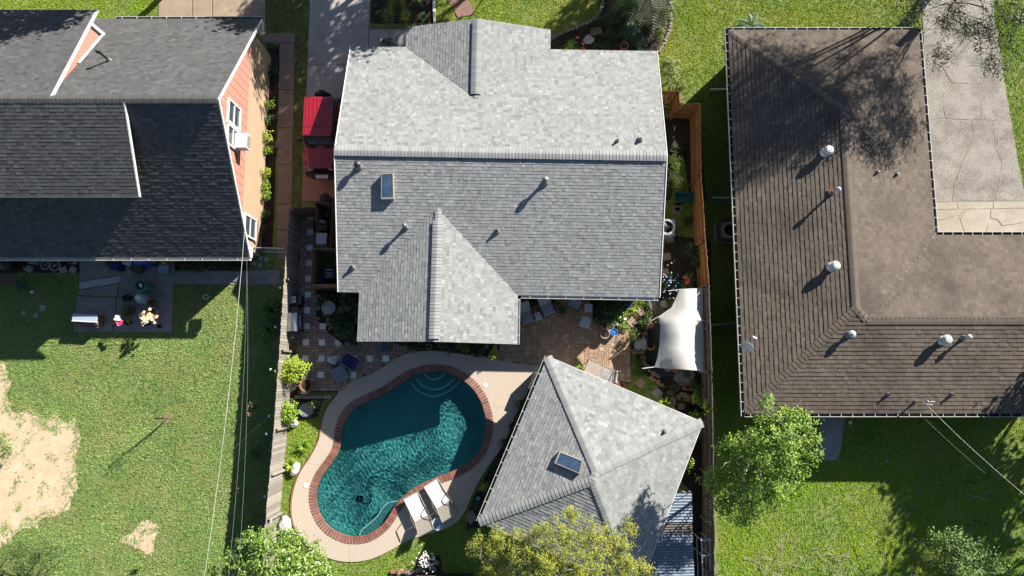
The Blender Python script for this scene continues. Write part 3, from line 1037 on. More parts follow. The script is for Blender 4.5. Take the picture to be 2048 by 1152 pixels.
# walls
inset = 0.45
wl = MB()
wl.prism([(EX0 + 0.35, ES + inset), (BX0 + 0.4, ES + inset), (BX0 + 0.4, BYS + 0.35), (BX1 - 0.4, BYS + 0.35), (BX1 - 0.4, ES + inset), (EX1 - 0.35, ES + inset), (EX1 - 0.35, EN - inset),
          (FX1 - 0.4, EN - inset), (FX1 - 0.4, FYN - 0.35), (FX0 + 0.4, FYN - 0.35), (FX0 + 0.4, EN - inset), (EX0 + 0.35, EN - inset)], -0.05, MEZ - 0.12)
for (x, th_) in ((EX0 + 0.35, 0.1), (EX1 - 0.35, -0.1)):
    vs = [(x, ES + inset, MEZ - 0.13), (x, EN - inset, MEZ - 0.13), (x, RY, RZ - 0.30)]
    wl.add(vs + [(p[0] + th_, p[1], p[2]) for p in vs], [(0, 1, 2), (5, 4, 3), (0, 3, 4, 1), (1, 4, 5, 2), (2, 5, 3, 0)])
for (y, cx, x0, x1, zt, th_) in ((FYN - 0.35, FC, FX0 + 0.4, FX1 - 0.4, FZ - 0.28, -0.1), (BYS + 0.35, BC, BX0 + 0.4, BX1 - 0.4, BZ - 0.28, 0.1)):
    vs = [(x0, y, MEZ - 0.13), (x1, y, MEZ - 0.13), (cx, y, zt)]
    wl.add(vs + [(p[0], p[1] + th_, p[2]) for p in vs], [(0, 1, 2), (5, 4, 3), (0, 3, 4, 1), (1, 4, 5, 2), (2, 5, 3, 0)])
wl.build('wall', SIDING, house, off=MC)
for c, w, hh, ax in (((-2.4, BYS + 0.34, 1.3), 1.6, 1.2, 'y'), ((2.4, ES + inset - 0.01, 1.35), 1.2, 1.1, 'y'), ((EX1 - 0.34, 11.5, 1.4), 1.1, 1.1, 'x'), ((EX1 - 0.34, 6.2, 1.4), 0.9, 1.0, 'x'), ((EX0 + 0.34, 6.0, 1.5), 0.9, 0.9, 'x'), ((-3, FYN - 0.34, 1.3), 1.6, 1.3, 'y')):
    window_part(house, c, w, hh, ax, (WHITE, GLASS), MC)
dr = MB().box((4.4, ES + inset - 0.02, 1.05), (1.7, 0.08, 2.1)).build('door', GLASS, house, off=MC)
MB().box((4.4, ES + inset - 0.07, 1.05), (0.06, 0.05, 2.1)).build('frame', WHITE, dr, off=MC)
# gutters
gutter(house, MC, (BX1 + 0.15, ES - 0.005), (EX1 - 0.05, ES - 0.005), (0, -1), [WHITE, M('gutter_blue', (0.42, 0.46, 0.52), (0.34, 0.38, 0.44), rough=0.35, metal=0.3)], MEZ - 0.02, strap=0.8)
gutter(house, MC, (BX1 + 0.005, BYS), (BX1 + 0.005, ES - 0.15), (1, 0), [WHITE, WHITE], MEZ - 0.02, w=0.11, strap=0.8)
# rake edge strips
for x in (EX0, EX1):
    mb = MB()
    mb.tube([(x, ES, MEZ + 0.005), (x, RY, RZ + 0.005), (x, EN, MEZ + 0.005)], 0.03, 4)
    mb.build('rake_trim', WHITE, house, off=MC)
def zmain(x, y):
    x, y = (Matrix.Rotation(-MROT, 3, 'Z') @ (Vector((x, y, 0)) - MC) + MC)[:2]
    z = min(MEZ + SS * (y - ES), MEZ + SN * (EN - y))
    if y < BVY + 0.3 and BX0 < x < BX1:
        z = max(z, MEZ + SB * min(x - BX0, BX1 - x))
    return z
MINV = Matrix.Rotation(-MROT, 4, 'Z') @ Matrix.Translation(-MC)
FLASH = M('vent_flashing', (0.28, 0.29, 0.30), (0.2, 0.2, 0.21), rough=0.5, metal=0.3)
def flue(parent, inv, base, h, r, cap='cone', mat=GALV, name='flue_pipe'):
    b = inv @ base
    o = MB()
    o.tube([b - Vector((0, 0, 0.15)), b + Vector((0, 0, h))], r, 14)
    if cap == 'cone':
        o.lathe([(r * 1.5, h - 0.03), (r * 1.9, h - 0.02), (r * 1.9, h + 0.05), (r * 1.2, h + 0.10), (0.0, h + 0.14)], b, 18)
    elif cap == 'open':
        o.lathe([(r * 0.75, h - 0.2), (r * 0.75, h + 0.002)], b, 14, mi=1)
        o.tube([b + Vector((0, 0, h - 0.01)), b + Vector((0, 0, h + 0.003))], r * 0.72, 12, mi=1)
    p = o.build(name, [mat, BLACKP], parent, smooth=True)
    f = MB().lathe([(r * 2.6, -0.10), (r * 2.2, 0.02), (r * 1.05, 0.14), (r * 1.0, 0.2)], b, 18)
    f.build('flashing', FLASH, p, smooth=True)
    return p
for (px, py, h, r, cap, mt) in ((718, 333, 0.32, 0.08, 'cone', DARKM), (1090, 365, 0.46, 0.075, 'cone', FLASH), (812, 455, 0.42, 0.06, 'cone', FLASH), (994, 463, 0.2, 0.06, 'open', BLACKP), (705, 535, 0.2, 0.06, 'open', BLACKP),
                                (1234, 283, 0.24, 0.045, 'open', DARKM), (1279, 281, 0.22, 0.07, 'open', DARKM)):
    flue(house, MINV, solve(px, py, zmain), h, r, cap, mt, 'roof_vent')
# skylight
def skylight(parent, corners_top, corners_base, inv):
    t = [inv @ p for p in corners_top]
    b = [inv @ p for p in corners_base]
    fr = MB()
    c = sum(t, Vector()) / 4
    inn = [p.lerp(c, 0.12) for p in t]
    for i in range(4):
        j = (i + 1) % 4
        fr.add([b[i], b[j], t[j], t[i]], [(0, 1, 2, 3)])
        fr.add([t[i], t[j], inn[j], inn[i]], [(0, 1, 2, 3)])
    s = fr.build('skylight', M('bronze_frame', (0.56, 0.50, 0.42), (0.46, 0.41, 0.34), rough=0.5, metal=0.2), parent)
    MB().add([p - Vector((0, 0, 0.015)) for p in inn], [(0, 1, 2, 3)]).build('pane', SKYGLASS, s)
    return s
bs_ = [solve(x, y, zmain) for x, y in ((764, 401), (789, 400), (788, 348), (764, 349))]
skylight(house, [p + Vector((0, 0, 0.24)) for p in bs_], [p - Vector((0, 0, 0.1)) for p in bs_], MINV)

# ------------------------------------------------------------------ brown L-shaped house (right)
BROWN = M('brown_shingle', (0.112, 0.09, 0.072), (0.205, 0.168, 0.135), rough=0.95, scale=22, tone=True, spec=0.2, fine=0.2, fscale=70, big=(0.082, 0.067, 0.056), bigamt=0.8, bigscale=0.4)
BX, BY, EZ = 10.27, 16.45, 2.5
bh = thing('brown_house', 'L-shaped house with weathered brown hip roof and white gutters', 'house', (14.8, 7.5, 0))
BO = Vector((14.8, 7.5, 0))
br = Roof(bh, BO, BROWN)
bs = 0.31
XE, YI, XF, YS = 19.32, 6.52, 25.2, -1.5
XR = (BX + XE) / 2
ZR = EZ + bs * (XR - BX)
YR = (YI + YS) / 2
ZR2 = EZ + bs * (YI - YR)
hy = BY - (XR - BX)
ly = YS + (XR - BX)
jx = XE - (YI - YR)
kw = dict(expo=0.19, even=0.20, h=0.024, hv=(0.75, 1.0, 1.15))
br.plane([(BX, BY, EZ), (XR, hy, ZR), (XR, ly, ZR), (BX, YS, EZ)], **kw)
br.plane([(BX, BY, EZ), (XE, BY, EZ), (XR, hy, ZR)], **kw)
br.plane([(XE, BY, EZ), (XR, hy, ZR), (XR, ly, ZR), (jx, YR, ZR2), (XE, YI, EZ)], **kw)
br.plane([(BX, YS, EZ), (XR, ly, ZR), (jx, YR, ZR2), (XF, YR, ZR2), (XF, YS, EZ)], **kw)
br.plane([(XE, YI, EZ), (jx, YR, ZR2), (XF, YR, ZR2), (XF, YI, EZ)], **kw)
br.finish([DARKM, WHITE])
br.caps((BX + 0.05, BY - 0.05, EZ), (XR, hy, ZR), 0.34, 0.19, bs * 0.7, bs * 0.7, lift=0.02)
br.caps((XE - 0.05, BY - 0.05, EZ), (XR, hy, ZR), 0.34, 0.19, bs * 0.7, bs * 0.7, lift=0.02)
br.caps((BX + 0.05, YS + 0.05, EZ), (XR, ly, ZR), 0.34, 0.19, bs * 0.7, bs * 0.7, lift=0.02)
br.caps((XR, hy, ZR), (XR, ly, ZR), 0.36, 0.19, bs, bs, lift=0.02)
br.caps((XR, ly, ZR), (jx, YR, ZR2), 0.34, 0.19, bs * 0.7, bs * 0.7, lift=0.02)
br.caps((XF, YR, ZR2), (jx, YR, ZR2), 0.36, 0.19, bs, bs, lift=0.02)
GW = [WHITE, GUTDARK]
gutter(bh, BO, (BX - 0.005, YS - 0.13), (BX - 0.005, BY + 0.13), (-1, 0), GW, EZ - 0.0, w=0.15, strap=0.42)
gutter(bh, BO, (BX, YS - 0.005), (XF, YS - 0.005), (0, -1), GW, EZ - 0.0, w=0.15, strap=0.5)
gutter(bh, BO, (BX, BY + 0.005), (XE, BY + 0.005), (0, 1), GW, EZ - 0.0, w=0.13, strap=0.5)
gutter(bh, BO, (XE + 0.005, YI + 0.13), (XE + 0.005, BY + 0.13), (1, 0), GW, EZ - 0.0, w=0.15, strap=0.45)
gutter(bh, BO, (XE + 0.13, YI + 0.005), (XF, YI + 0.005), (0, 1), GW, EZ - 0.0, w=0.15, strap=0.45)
BRICK = M('red_brown_brick', (0.26, 0.12, 0.085), (0.18, 0.085, 0.06), rough=0.9, scale=14, bump=0.3)
MB().prism([(BX + 0.6, YS + 0.6), (XF - 0.3, YS + 0.6), (XF - 0.3, YI - 0.6), (XE - 0.6, YI - 0.6), (XE - 0.6, BY - 0.6), (BX + 0.6, BY - 0.6)], -0.05, EZ - 0.12).build('wall', BRICK, bh, off=BO)
MB().slab3([(BX + 0.02, BY - 0.02, EZ - 0.14), (XE - 0.02, BY - 0.02, EZ - 0.14), (XE - 0.02, YI - 0.02, EZ - 0.14), (XF - 0.02, YI - 0.02, EZ - 0.14), (XF - 0.02, YS + 0.02, EZ - 0.14), (BX + 0.02, YS + 0.02, EZ - 0.14)], 0.02, 0, 0).build('soffit', WHITE, bh, off=BO)
for c, w, hh, ax in (((BX + 0.58, 13.5, 1.5), 1.2, 1.1, 'x'), ((BX + 0.58, 4.0, 1.5), 1.2, 1.1, 'x'), ((17, YS + 0.58, 1.5), 1.6, 1.1, 'y'), ((21, YS + 0.58, 1.5), 1.6, 1.1, 'y'), ((XE - 0.58, 12, 1.5), 1.4, 1.1, 'x')):
    window_part(bh, c, w, hh, ax, (WHITE, GLASS), BO)
for (px, py) in ((1462, 141), (1467, 372)):
    a = P(px, py, EZ - 0.15)
    o = MB()
    o.tube([(a.x - 0.05, a.y, EZ - 0.12), (a.x + 0.05, a.y, EZ - 0.3), (a.x + 0.42, a.y, EZ - 0.7), (a.x + 0.42, a.y, 0.25), (a.x - 0.35, a.y + 0.05, 0.08)], 0.05, 6)
    o.build('downspout', WHITE, bh, off=BO)
def zbrown(x, y):
    z1 = EZ + bs * min(x - BX, XE - x, BY - y, y - YS)
    z2 = EZ + bs * min(x - BX, YI - y, y - YS) if y < YI else 0
    return max(z1, z2)
BINV = Matrix.Translation(-BO)
WCAP = M('white_flue_metal', (0.74, 0.74, 0.72), (0.60, 0.60, 0.58), rough=0.4, metal=0.25, scale=8)
def turbine(parent, inv, base, r=0.17, h=0.42):
    b = inv @ base
    o = MB().tube([b - Vector((0, 0, 0.2)), b + Vector((0, 0, h * 0.55))], r * 0.85, 18)
    p = o.build('turbine_vent', WCAP, parent, smooth=True)
    MB().lathe([(r * 1.5, -0.12), (r * 1.3, 0.02), (r * 0.9, 0.1)], b, 18).build('flashing', WCAP, p, smooth=True)
    fn = MB()
    nb = 16
    for k in range(nb):
        t = 2 * math.pi * k / nb
        pts_ = []
        for j in range(5):
            q = j / 4
            rad = r * (0.75 + 0.55 * math.sin(math.pi * q)) 
            tt = t + 0.5 * q
            pts_.append((b.x + rad * math.cos(tt), b.y + rad * math.sin(tt), b.z + h * 0.55 + q * h * 0.5))
        for j in range(4):
            a1, a2 = Vector(pts_[j]), Vector(pts_[j + 1])
            s = Vector((-(a1.y - b.y), a1.x - b.x, 0)).normalized() * r * 0.2
            fn.add([a1 - s, a1 + s, a2 + s, a2 - s], [(0, 1, 2, 3)])
    fn.build('fin', WCAP, p)
    MB().lathe([(r * 0.98, h * 1.03), (r * 0.85, h * 1.10), (r * 0.3, h * 1.15), (0, h * 1.15)], b, 18).build('cap', WCAP, p, smooth=True)
for (px, py) in ((1651, 305), (1664, 534), (1885, 680)):
    turbine(bh, BINV, solve(px, py, zbrown))
f = flue(bh, BINV, solve(1664, 386, zbrown), 0.6, 0.055, 'cone', WCAP)
fb = BINV @ solve(1662, 384, zbrown)
MB().box(fb + Vector((-0.02, 0, 0.06)), (0.2, 0.24, 0.03), ry=-0.3).build('rusty_plate', M('rust', (0.42, 0.13, 0.05), (0.28, 0.09, 0.04), rough=0.9), f)
flue(bh, BINV, solve(1697, 669, zbrown), 0.32, 0.08, 'cone', WCAP)
flue(bh, BINV, solve(1926, 675, zbrown), 0.4, 0.06, 'cone', WCAP)
for (px, py, h) in ((1753, 345, 0.22), (1792, 349, 0.18), (1775, 789, 0.2), (1902, 789, 0.2)):
    flue(bh, BINV, solve(px, py, zbrown), h, 0.045, 'open', WCAP, 'plumbing_vent')

# ------------------------------------------------------------------ red house (left)
CHAR = M('charcoal_shingle', (0.05, 0.052, 0.055), (0.135, 0.135, 0.137), rough=0.93, scale=22, tone=True, spec=0.25, fine=0.15, fscale=80, big=(0.075, 0.075, 0.08), bigamt=0.3)
SALMON = M('salmon_siding', (0.53, 0.265, 0.20), (0.46, 0.22, 0.168), rough=0.7, scale=5, fine=0.06)
TANB = M('tan_brick', (0.52, 0.38, 0.25), (0.40, 0.28, 0.18), rough=0.9, scale=16, bump=0.3, fine=0.15)
LO = Vector((-18, 11.2, 0))
lh = thing('red_house', 'steep house with charcoal shingle roof, salmon siding gable and two shed dormers', 'house', LO)
LX, LXW, LYN, LYS, LEZ, LRY, LRZ = -11.87, -28.0, 16.9, 5.45, 2.7, 11.18, 6.85
LS = (LRZ - LEZ) / (LRY - LYS)
lr = Roof(lh, LO, CHAR)
kw = dict(expo=0.15, wmin=0.12, wmax=0.30, h=0.013)
lr.plane([(LX, LYN, LEZ), (LX, LRY, LRZ), (LXW, LRY, LRZ), (LXW, LYN, LEZ)], **kw)
lr.plane([(LX, LYS, LEZ), (LX, LRY, LRZ), (LXW, LRY, LRZ), (LXW, LYS, LEZ)], **kw)
RDX, RDY, RDZ = -15.66, 7.58, 5.25      # rear dormer
lr.plane([(RDX, RDY, RDZ), (RDX, LRY - 0.12, LRZ + 0.0), (LXW, LRY - 0.12, LRZ + 0.0), (LXW, RDY, RDZ)], **kw)
FDX, FDY, FDZ = -18.62, 16.38, 4.42      # front dormer
lr.plane([(FDX, FDY, FDZ), (FDX, LRY + 0.12, LRZ + 0.0), (LXW, LRY + 0.12, LRZ + 0.0), (LXW, FDY, FDZ)], **kw)
lr.finish([DARKM, WHITE])
lr.caps((LX, LRY, LRZ), (-25, LRY, LRZ), 0.34, 0.16, 0.5, 0.5, lift=0.05)
# walls and gable
WX = LX - 0.45
def wall_z(y):
    return LRZ - LS * abs(y - LRY) - 0.16
gw = MB()
ya, yb = LYS + 0.55, LYN - 0.55
gw.prism([(LXW, ya), (WX, ya), (WX, yb), (LXW, yb)], -0.05, 2.62)
gw.build('brick_wall', TANB, lh, off=LO)
# brick courses of the gable end wall: individual brick relief is below a pixel; soldier sill kept
zb = 2.62
# salmon boards, one by one, on the gable above the brick
zt = 2.62
board_h = 0.235
SHADOWGAP = M('siding_backing', (0.25, 0.09, 0.065), (0.2, 0.07, 0.05), rough=0.9)
tri = [(WX + 0.0, LRY - (wall_z(LRY) - 2.62) / LS, 2.62), (WX, LRY + (wall_z(LRY) - 2.62) / LS, 2.62), (WX, LRY, wall_z(LRY))]
gb = MB()
gb.add(tri + [(p[0] - 0.15, p[1], p[2]) for p in tri], [(0, 1, 2), (5, 4, 3), (0, 3, 4, 1), (1, 4, 5, 2), (2, 5, 3, 0)])
gb.build('gable_wall', SHADOWGAP, lh, off=LO)
yb0, yb1 = tri[0][1], tri[1][1]
# the photo shows boards laid on a slant; planks run parallel to the front rake as seen from above -> vertical board siding
yy = yb0
bw = 0.40
while yy < yb1 - 0.02:
    y1_ = min(yy + bw - 0.02, yb1)
    z0_, z1_ = wall_z(yy), wall_z(y1_)
    pts_ = [(yy, 2.64), (y1_, 2.64), (y1_, z1_)]
    if yy < LRY < y1_:
        pts_.append((LRY, wall_z(LRY)))
    pts_.append((yy, z0_))
    n_ = len(pts_)
    pb = MB()
    vs = [(WX + 0.025, a, b) for a, b in pts_] + [(WX + 0.002, a, b) for a, b in pts_]
    pb.add(vs, [tuple(range(n_)), tuple(range(2 * n_ - 1, n_ - 1, -1))] + [(i, n_ + i, n_ + (i + 1) % n_, (i + 1) % n_) for i in range(n_)])
    pb.build('siding_board', SALMON, lh, off=LO)
    yy += bw
# rake boards
for sgn, ye in ((1, LYN), (-1, LYS)):
    rb = MB()
    a = Vector((LX + 0.012, ye, LEZ - 0.02))
    b = Vector((LX + 0.012, LRY, LRZ - 0.02))
    vs = [a + Vector((0, 0, 0.03)), b + Vector((0, 0, 0.03)), b - Vector((0, 0, 0.11)), a - Vector((0, 0, 0.11))]
    vs += [p + Vector((0.045, 0, 0)) for p in vs]
    rb.add(vs, [(0, 1, 2, 3), (7, 6, 5, 4), (0, 4, 5, 1), (1, 5, 6, 2), (2, 6, 7, 3), (3, 7, 4, 0)])
    rb.build('rake_board', WHITE, lh, off=LO)
    MB().box((LX - 0.2, ye - sgn * 0.28, LEZ - 0.2), (0.5, 0.5, 0.14)).build('eave_return', WHITE, lh, off=LO)
gutter(lh, LO, (LXW, LYS - 0.005), (LX + 0.05, LYS - 0.005), (0, -1), [WHITE, WHITE], LEZ - 0.02, w=0.13, strap=0.8)
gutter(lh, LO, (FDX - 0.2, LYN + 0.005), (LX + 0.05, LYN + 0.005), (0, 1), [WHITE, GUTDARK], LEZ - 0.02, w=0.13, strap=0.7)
# dormer walls: cheeks and front
def main_z(y):
    return LRZ - LS * abs(y - LRY)
dz = lambda y, ye, ze: LRZ + (ze - LRZ) * (abs(y - LRY) - 0.12) / (abs(ye - LRY) - 0.12) - 0.14
for (xx, ye, ze, ywall, nm) in ((RDX - 0.42, RDY, RDZ, RDY + 0.4, 'rear'), (FDX - 0.10, FDY, FDZ, FDY - 0.75, 'front')):
    ck = MB()
    sg = 1 if ye > LRY else -1
    pts_ = [(LRY + sg * 0.3, main_z(LRY + sg * 0.3) - 0.1), (ywall, main_z(ywall) - 0.05), (ywall, dz(ywall, ye, ze)), (LRY + sg * 0.3, dz(LRY + sg * 0.3, ye, ze))]
    vs = [(xx, a, b) for a, b in pts_] + [(xx - 0.1, a, b) for a, b in pts_]
    ck.add(vs, [(0, 1, 2, 3), (7, 6, 5, 4), (0, 4, 5, 1), (1, 5, 6, 2), (2, 6, 7, 3), (3, 7, 4, 0)])
    ck.build('dormer_cheek', SALMON, lh, off=LO)
    fr = MB()
    fr.box(((xx + LXW) / 2, ywall, (main_z(ywall) + dz(ywall, ye, ze)) / 2), (xx - LXW, 0.1, dz(ywall, ye, ze) - main_z(ywall) + 0.1))
    fr.build('dormer_front', SALMON, lh, off=LO)
    rb = MB()
    x_ = (RDX if nm == 'rear' else FDX) + 0.012
    a = Vector((x_, ye, ze - 0.02))
    b = Vector((x_, LRY + sg * 0.12, LRZ - 0.02))
    hh = 0.10
    vs = [a + Vector((0, 0, 0.04)), b + Vector((0, 0, 0.04)), b - Vector((0, 0, hh)), a - Vector((0, 0, hh))]
    vs += [p + Vector((0.05, 0, 0)) for p in vs]
    rb.add(vs, [(0, 1, 2, 3), (7, 6, 5, 4), (0, 4, 5, 1), (1, 5, 6, 2), (2, 6, 7, 3), (3, 7, 4, 0)])
    rb.build('rake_board', WHITE, lh, off=LO)
for cx in (-21.3, -18.6):
    window_part(lh, (cx, RDY + 0.34, 4.72), 1.8, 0.5, 'y', (WHITE, GLASS), LO, sash=False)
# corner trim of the front dormer cheek
yw = FDY - 0.75
MB().box((FDX - 0.06, yw - 0.02, (main_z(yw) + dz(yw, FDY, FDZ)) / 2), (0.12, 0.16, dz(yw, FDY, FDZ) - main_z(yw) + 0.1)).build('corner_board', WHITE, lh, off=LO)
ya_, yb_ = FDY - 0.75, LRY + 2.3
MB().tube([(FDX - 0.04, ya_, main_z(ya_) + 0.05), (FDX - 0.04, yb_, main_z(yb_) + 0.05)], 0.06, 4).build('step_flashing', WHITE, lh, off=LO)
# gable windows
wz = 4.25
win = window_part(lh, (WX + 0.05, 11.55, wz), 0.95, 1.25, 'x', (WHITE, GLASS), LO, depth=0.12)
win2 = window_part(lh, (WX + 0.05, 10.5, wz), 0.85, 1.15, 'x', (WHITE, GLASS), LO, depth=0.12)
MB().box((WX + 0.06, 11.0, wz), (0.1, 0.1, 1.3)).build('mullion_board', WHITE, lh, off=LO)
ac = MB().box((WX + 0.34, 10.45, wz - 0.38), (0.55, 0.68, 0.42)).build('window_air_conditioner', WHITE, lh, off=LO, bevel=0.02)
for k in range(6):
    MB().box((WX + 0.62, 10.45, wz - 0.53 + k * 0.06), (0.012, 0.56, 0.014)).build('louvre', GUTDARK, ac, off=LO)
window_part(lh, (WX + 0.05, 7.05, 1.75), 0.95, 1.35, 'x', (WHITE, GLASS), LO, depth=0.1)
sb = thing  # noqa
SILLB = M('sill_brick', (0.40, 0.17, 0.10), (0.30, 0.12, 0.075), rough=0.9, scale=14, rnd=0.2)
sill_me = MB().box((0, 0, 0), (0.14, 0.085, 0.10)).mesh('brick', SILLB)
for k in range(11):
    place('brick', sill_me, lh, Vector((WX + 0.08, 6.55 + k * 0.1, 0.98)) - LO)
def zred(x, y):
    z = LRZ - LS * abs(y - LRY)
    if y > LRY and x < FDX:
        z = max(z, LRZ + (FDZ - LRZ) * (y - LRY - 0.12) / (FDY - LRY - 0.12))
    if y < LRY and x < RDX:
        z = max(z, LRZ + (RDZ - LRZ) * (LRY - 0.12 - y) / (LRY - 0.12 - RDY))
    return z
LINV = Matrix.Translation(-LO)
flue(lh, LINV, solve(219, 121, zred), 0.85, 0.05, 'cone', BLACKP, 'roof_vent')
flue(lh, LINV, solve(140, 54, zred), 0.2, 0.04, 'open', BLACKP, 'roof_vent')

# ------------------------------------------------------------------ pool house (turned hip roof)
PA, PB, PD = Vector((1.59, 1.0, 0)), Vector((8.42, -1.9, 0)), Vector((-1.39, -6.17, 0))
pu = (PB - PA).normalized()
pv = Vector((pu.y, -pu.x, 0))            # towards the bottom of the picture
PW, PH = (PB - PA).length, (PD - PA).length
PHO = PA
ph = thing('pool_house', 'small square pool house with pale grey hip roof turned to the pool', 'house', PA, math.atan2(pu.y, pu.x))
PINV = Matrix.Rotation(-math.atan2(pu.y, pu.x), 4, 'Z') @ Matrix.Translation(-PA)
# local frame: x along pu, y along -pv
pr = Roof(ph, (0, 0, 0), GREY, 0)
pez, pz = 2.4, 3.65
q = [(0, 0, pez), (PW, 0, pez), (PW, -PH, pez), (0, -PH, pez)]
rl = (PH - PW) / 2 + 0.02
r0, r1 = (PW / 2, -PH / 2 + rl, pz), (PW / 2, -PH / 2 - rl, pz)
kw = dict(expo=0.15, wmin=0.12, wmax=0.26, h=0.015)
pr.plane([q[0], q[1], r0], **kw)
pr.plane([q[1], q[2], r1, r0], **kw)
pr.plane([q[2], q[3], r1], **kw)
pr.plane([q[3], q[0], r0, r1], **kw)
_off = pr.off
pr.finish([DARKM, WHITE])
ps = 0.24
for a, b in ((q[0], r0), (q[1], r0), (q[2], r1), (q[3], r1)):
    pr.caps(a, b, 0.42, 0.17, ps, ps, lift=0.03)
pr.caps(r1, r0, 0.36, 0.17, 0.4, 0.4, lift=0.03)
MB().prism([(0.45, -0.45), (PW - 0.45, -0.45), (PW - 0.45, -PH + 0.45), (0.45, -PH + 0.45)], -0.05, pez - 0.12).build('wall', SIDING, ph)
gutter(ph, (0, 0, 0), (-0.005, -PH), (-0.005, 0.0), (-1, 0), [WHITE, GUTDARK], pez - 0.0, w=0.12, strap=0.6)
MB().box((PW / 2, 0.012, pez - 0.05), (PW, 0.03, 0.14)).build('fascia', WHITE, ph)
MB().box((PW + 0.012, -PH / 2, pez - 0.05), (0.03, PH, 0.14)).build('fascia', WHITE, ph)
window_part(ph, (2.2, -0.44, 1.4), 1.1, 1.0, 'y', (WHITE, GLASS), (0, 0, 0))
window_part(ph, (0.44, -3.2, 1.4), 1.1, 1.0, 'x', (WHITE, GLASS), (0, 0, 0))
MB().box((0.44, -5.2, 1.02), (0.06, 0.9, 2.04)).build('door', WHITE, ph)
MB().box((0.35, -5.55, 1.0), (0.05, 0.05, 0.16)).build('door_handle', GALV, ph)
def zpool(x, y):
    l = PINV @ Vector((x, y, 0))
    t = min(l.x, PW - l.x, -l.y, PH + l.y)
    return pez + (pz - pez) * t / (PW / 2)
flue(ph, PINV, solve(1329, 863, zpool), 0.18, 0.05, 'open', BLACKP, 'roof_vent')
bs_ = [solve(x, y, zpool) for x, y in ((1108, 925), (1160, 947), (1166, 921), (1118, 902))]
skylight(ph, [p + Vector((0, 0, 0.20)) for p in bs_], [p - Vector((0, 0, 0.1)) for p in bs_], PINV)
# ================================================================== FENCES
def fence(name, label, pts, h, mat, side, postmat=None, bw=0.14, rails=2, jitter=0.006, wave=0.0):
    """Picket fence along world points; rails and posts on 'side' (+1 = left of travel). Every board is a part."""
    o = Vector((*pts[0], 0))
    t = thing(name, label, 'fence', o)
    postmat = postmat or mat
    bme = [MB().box((0, 0, (h + d) / 2 + 0.02), (bw - 0.008, 0.018, h + d)).mesh('board', mat) for d in (-0.025, 0, 0.02)]
    rr = random.Random(len(label))
    for a, b in zip(pts[:-1], pts[1:]):
        a, b = Vector((*a, 0)), Vector((*b, 0))
        d = b - a
        L_ = d.length
        ang = math.atan2(d.y, d.x)
        d.normalize()
        nrm = Vector((-d.y, d.x, 0)) * side
        k = max(1, int(L_ / bw))
        for i in range(k):
            c = a + d * ((i + 0.5) * L_ / k) + nrm * rr.uniform(-0.003, 0.003) - o
            mt = Matrix.Translation(c) @ Matrix.Rotation(ang + rr.uniform(-0.012, 0.012), 4, 'Z') @ Matrix.Rotation(rr.uniform(-jitter, jitter), 4, 'X')
            place('board', rr.choice(bme), t, None, mat=mt)
        for j in range(rails):
            z = 0.35 + j * (h - 0.6) / max(1, rails - 1)
            c = a + d * L_ / 2 + nrm * 0.035 - o
            MB().box((c.x, c.y, z), (L_, 0.045, 0.09), rz=ang).build('rail', postmat, t)
        np_ = max(1, round(L_ / 2.4))
        for i in range(np_ + 1):
            c = a + d * (i * L_ / np_) + nrm * 0.09 - o
            MB().box((c.x, c.y, (h - 0.12) / 2), (0.09, 0.09, h - 0.12), rz=ang).build('post', postmat, t, bevel=0.006)
    return t
GATEW = TANWOOD
fence('board_fence', 'long weathered grey board fence left of the pool yard', [(-10.42, 7.9), (-10.50, 4.6), (-10.58, 1.3), (-10.68, -2.26), (-10.86, -6.2), (-11.05, -10.5)], 1.9, OLDWOOD, 1, rails=0)
fence('board_fence', 'new orange cedar fence between the grey and brown houses', [(6.9, 13.67), (8.0, 13.67), (8.0, 13.05), (8.97, 13.02), (8.92, 9.53), (8.99, 6.41), (9.08, 4.35)], 1.9, CEDAR, -1, rails=3)
fence('board_fence', 'old grey-brown board fence behind the pond and pool house', [(9.09, 4.33), (9.08, 0.3), (8.98, -4.2), (8.86, -8.5), (8.85, -11)], 1.85, M('brown_grey_board', (0.27, 0.22, 0.17), (0.17, 0.135, 0.105), rough=0.9, scale=4, rnd=0.25, fine=0.2, fscale=45), -1, rails=3)
# gate panel and cedar enclosures beside the grey house
ga, gb_ = P(580, 417, 1.9), P(632, 413, 1.9)
fence('side_gate', 'brown board gate closing the side yard by the red driveway', [(ga.x, ga.y), (gb_.x, gb_.y)], 1.85, GATEW, -1, rails=2)
e0, e1, e2, e3 = P(632, 405, 1.8), P(664, 405, 1.8), P(660, 498, 1.8), P(632, 432, 1.8)
fence('screen_fence', 'brown board screen with shelf niche against the grey house', [(e3.x, e3.y), (e0.x, e0.y), (e1.x, e1.y), (e2.x, e2.y)], 1.75, GATEW, 1, rails=1)
b0, b1, b2, b3 = P(672, 510, 1.8), P(626, 496, 1.8), P(621, 569, 1.8), P(676, 570, 1.8)
fence('bin_enclosure', 'three-sided tan board bin enclosure by the grey house corner', [(b0.x + 0.2, b1.y), (b1.x, b1.y), (b2.x, b2.y), (b3.x + 0.2, b2.y)], 1.75, M('tan_board', (0.33, 0.215, 0.12), (0.24, 0.15, 0.08), rough=0.85, scale=5, rnd=0.15, fine=0.15), 1, rails=2)
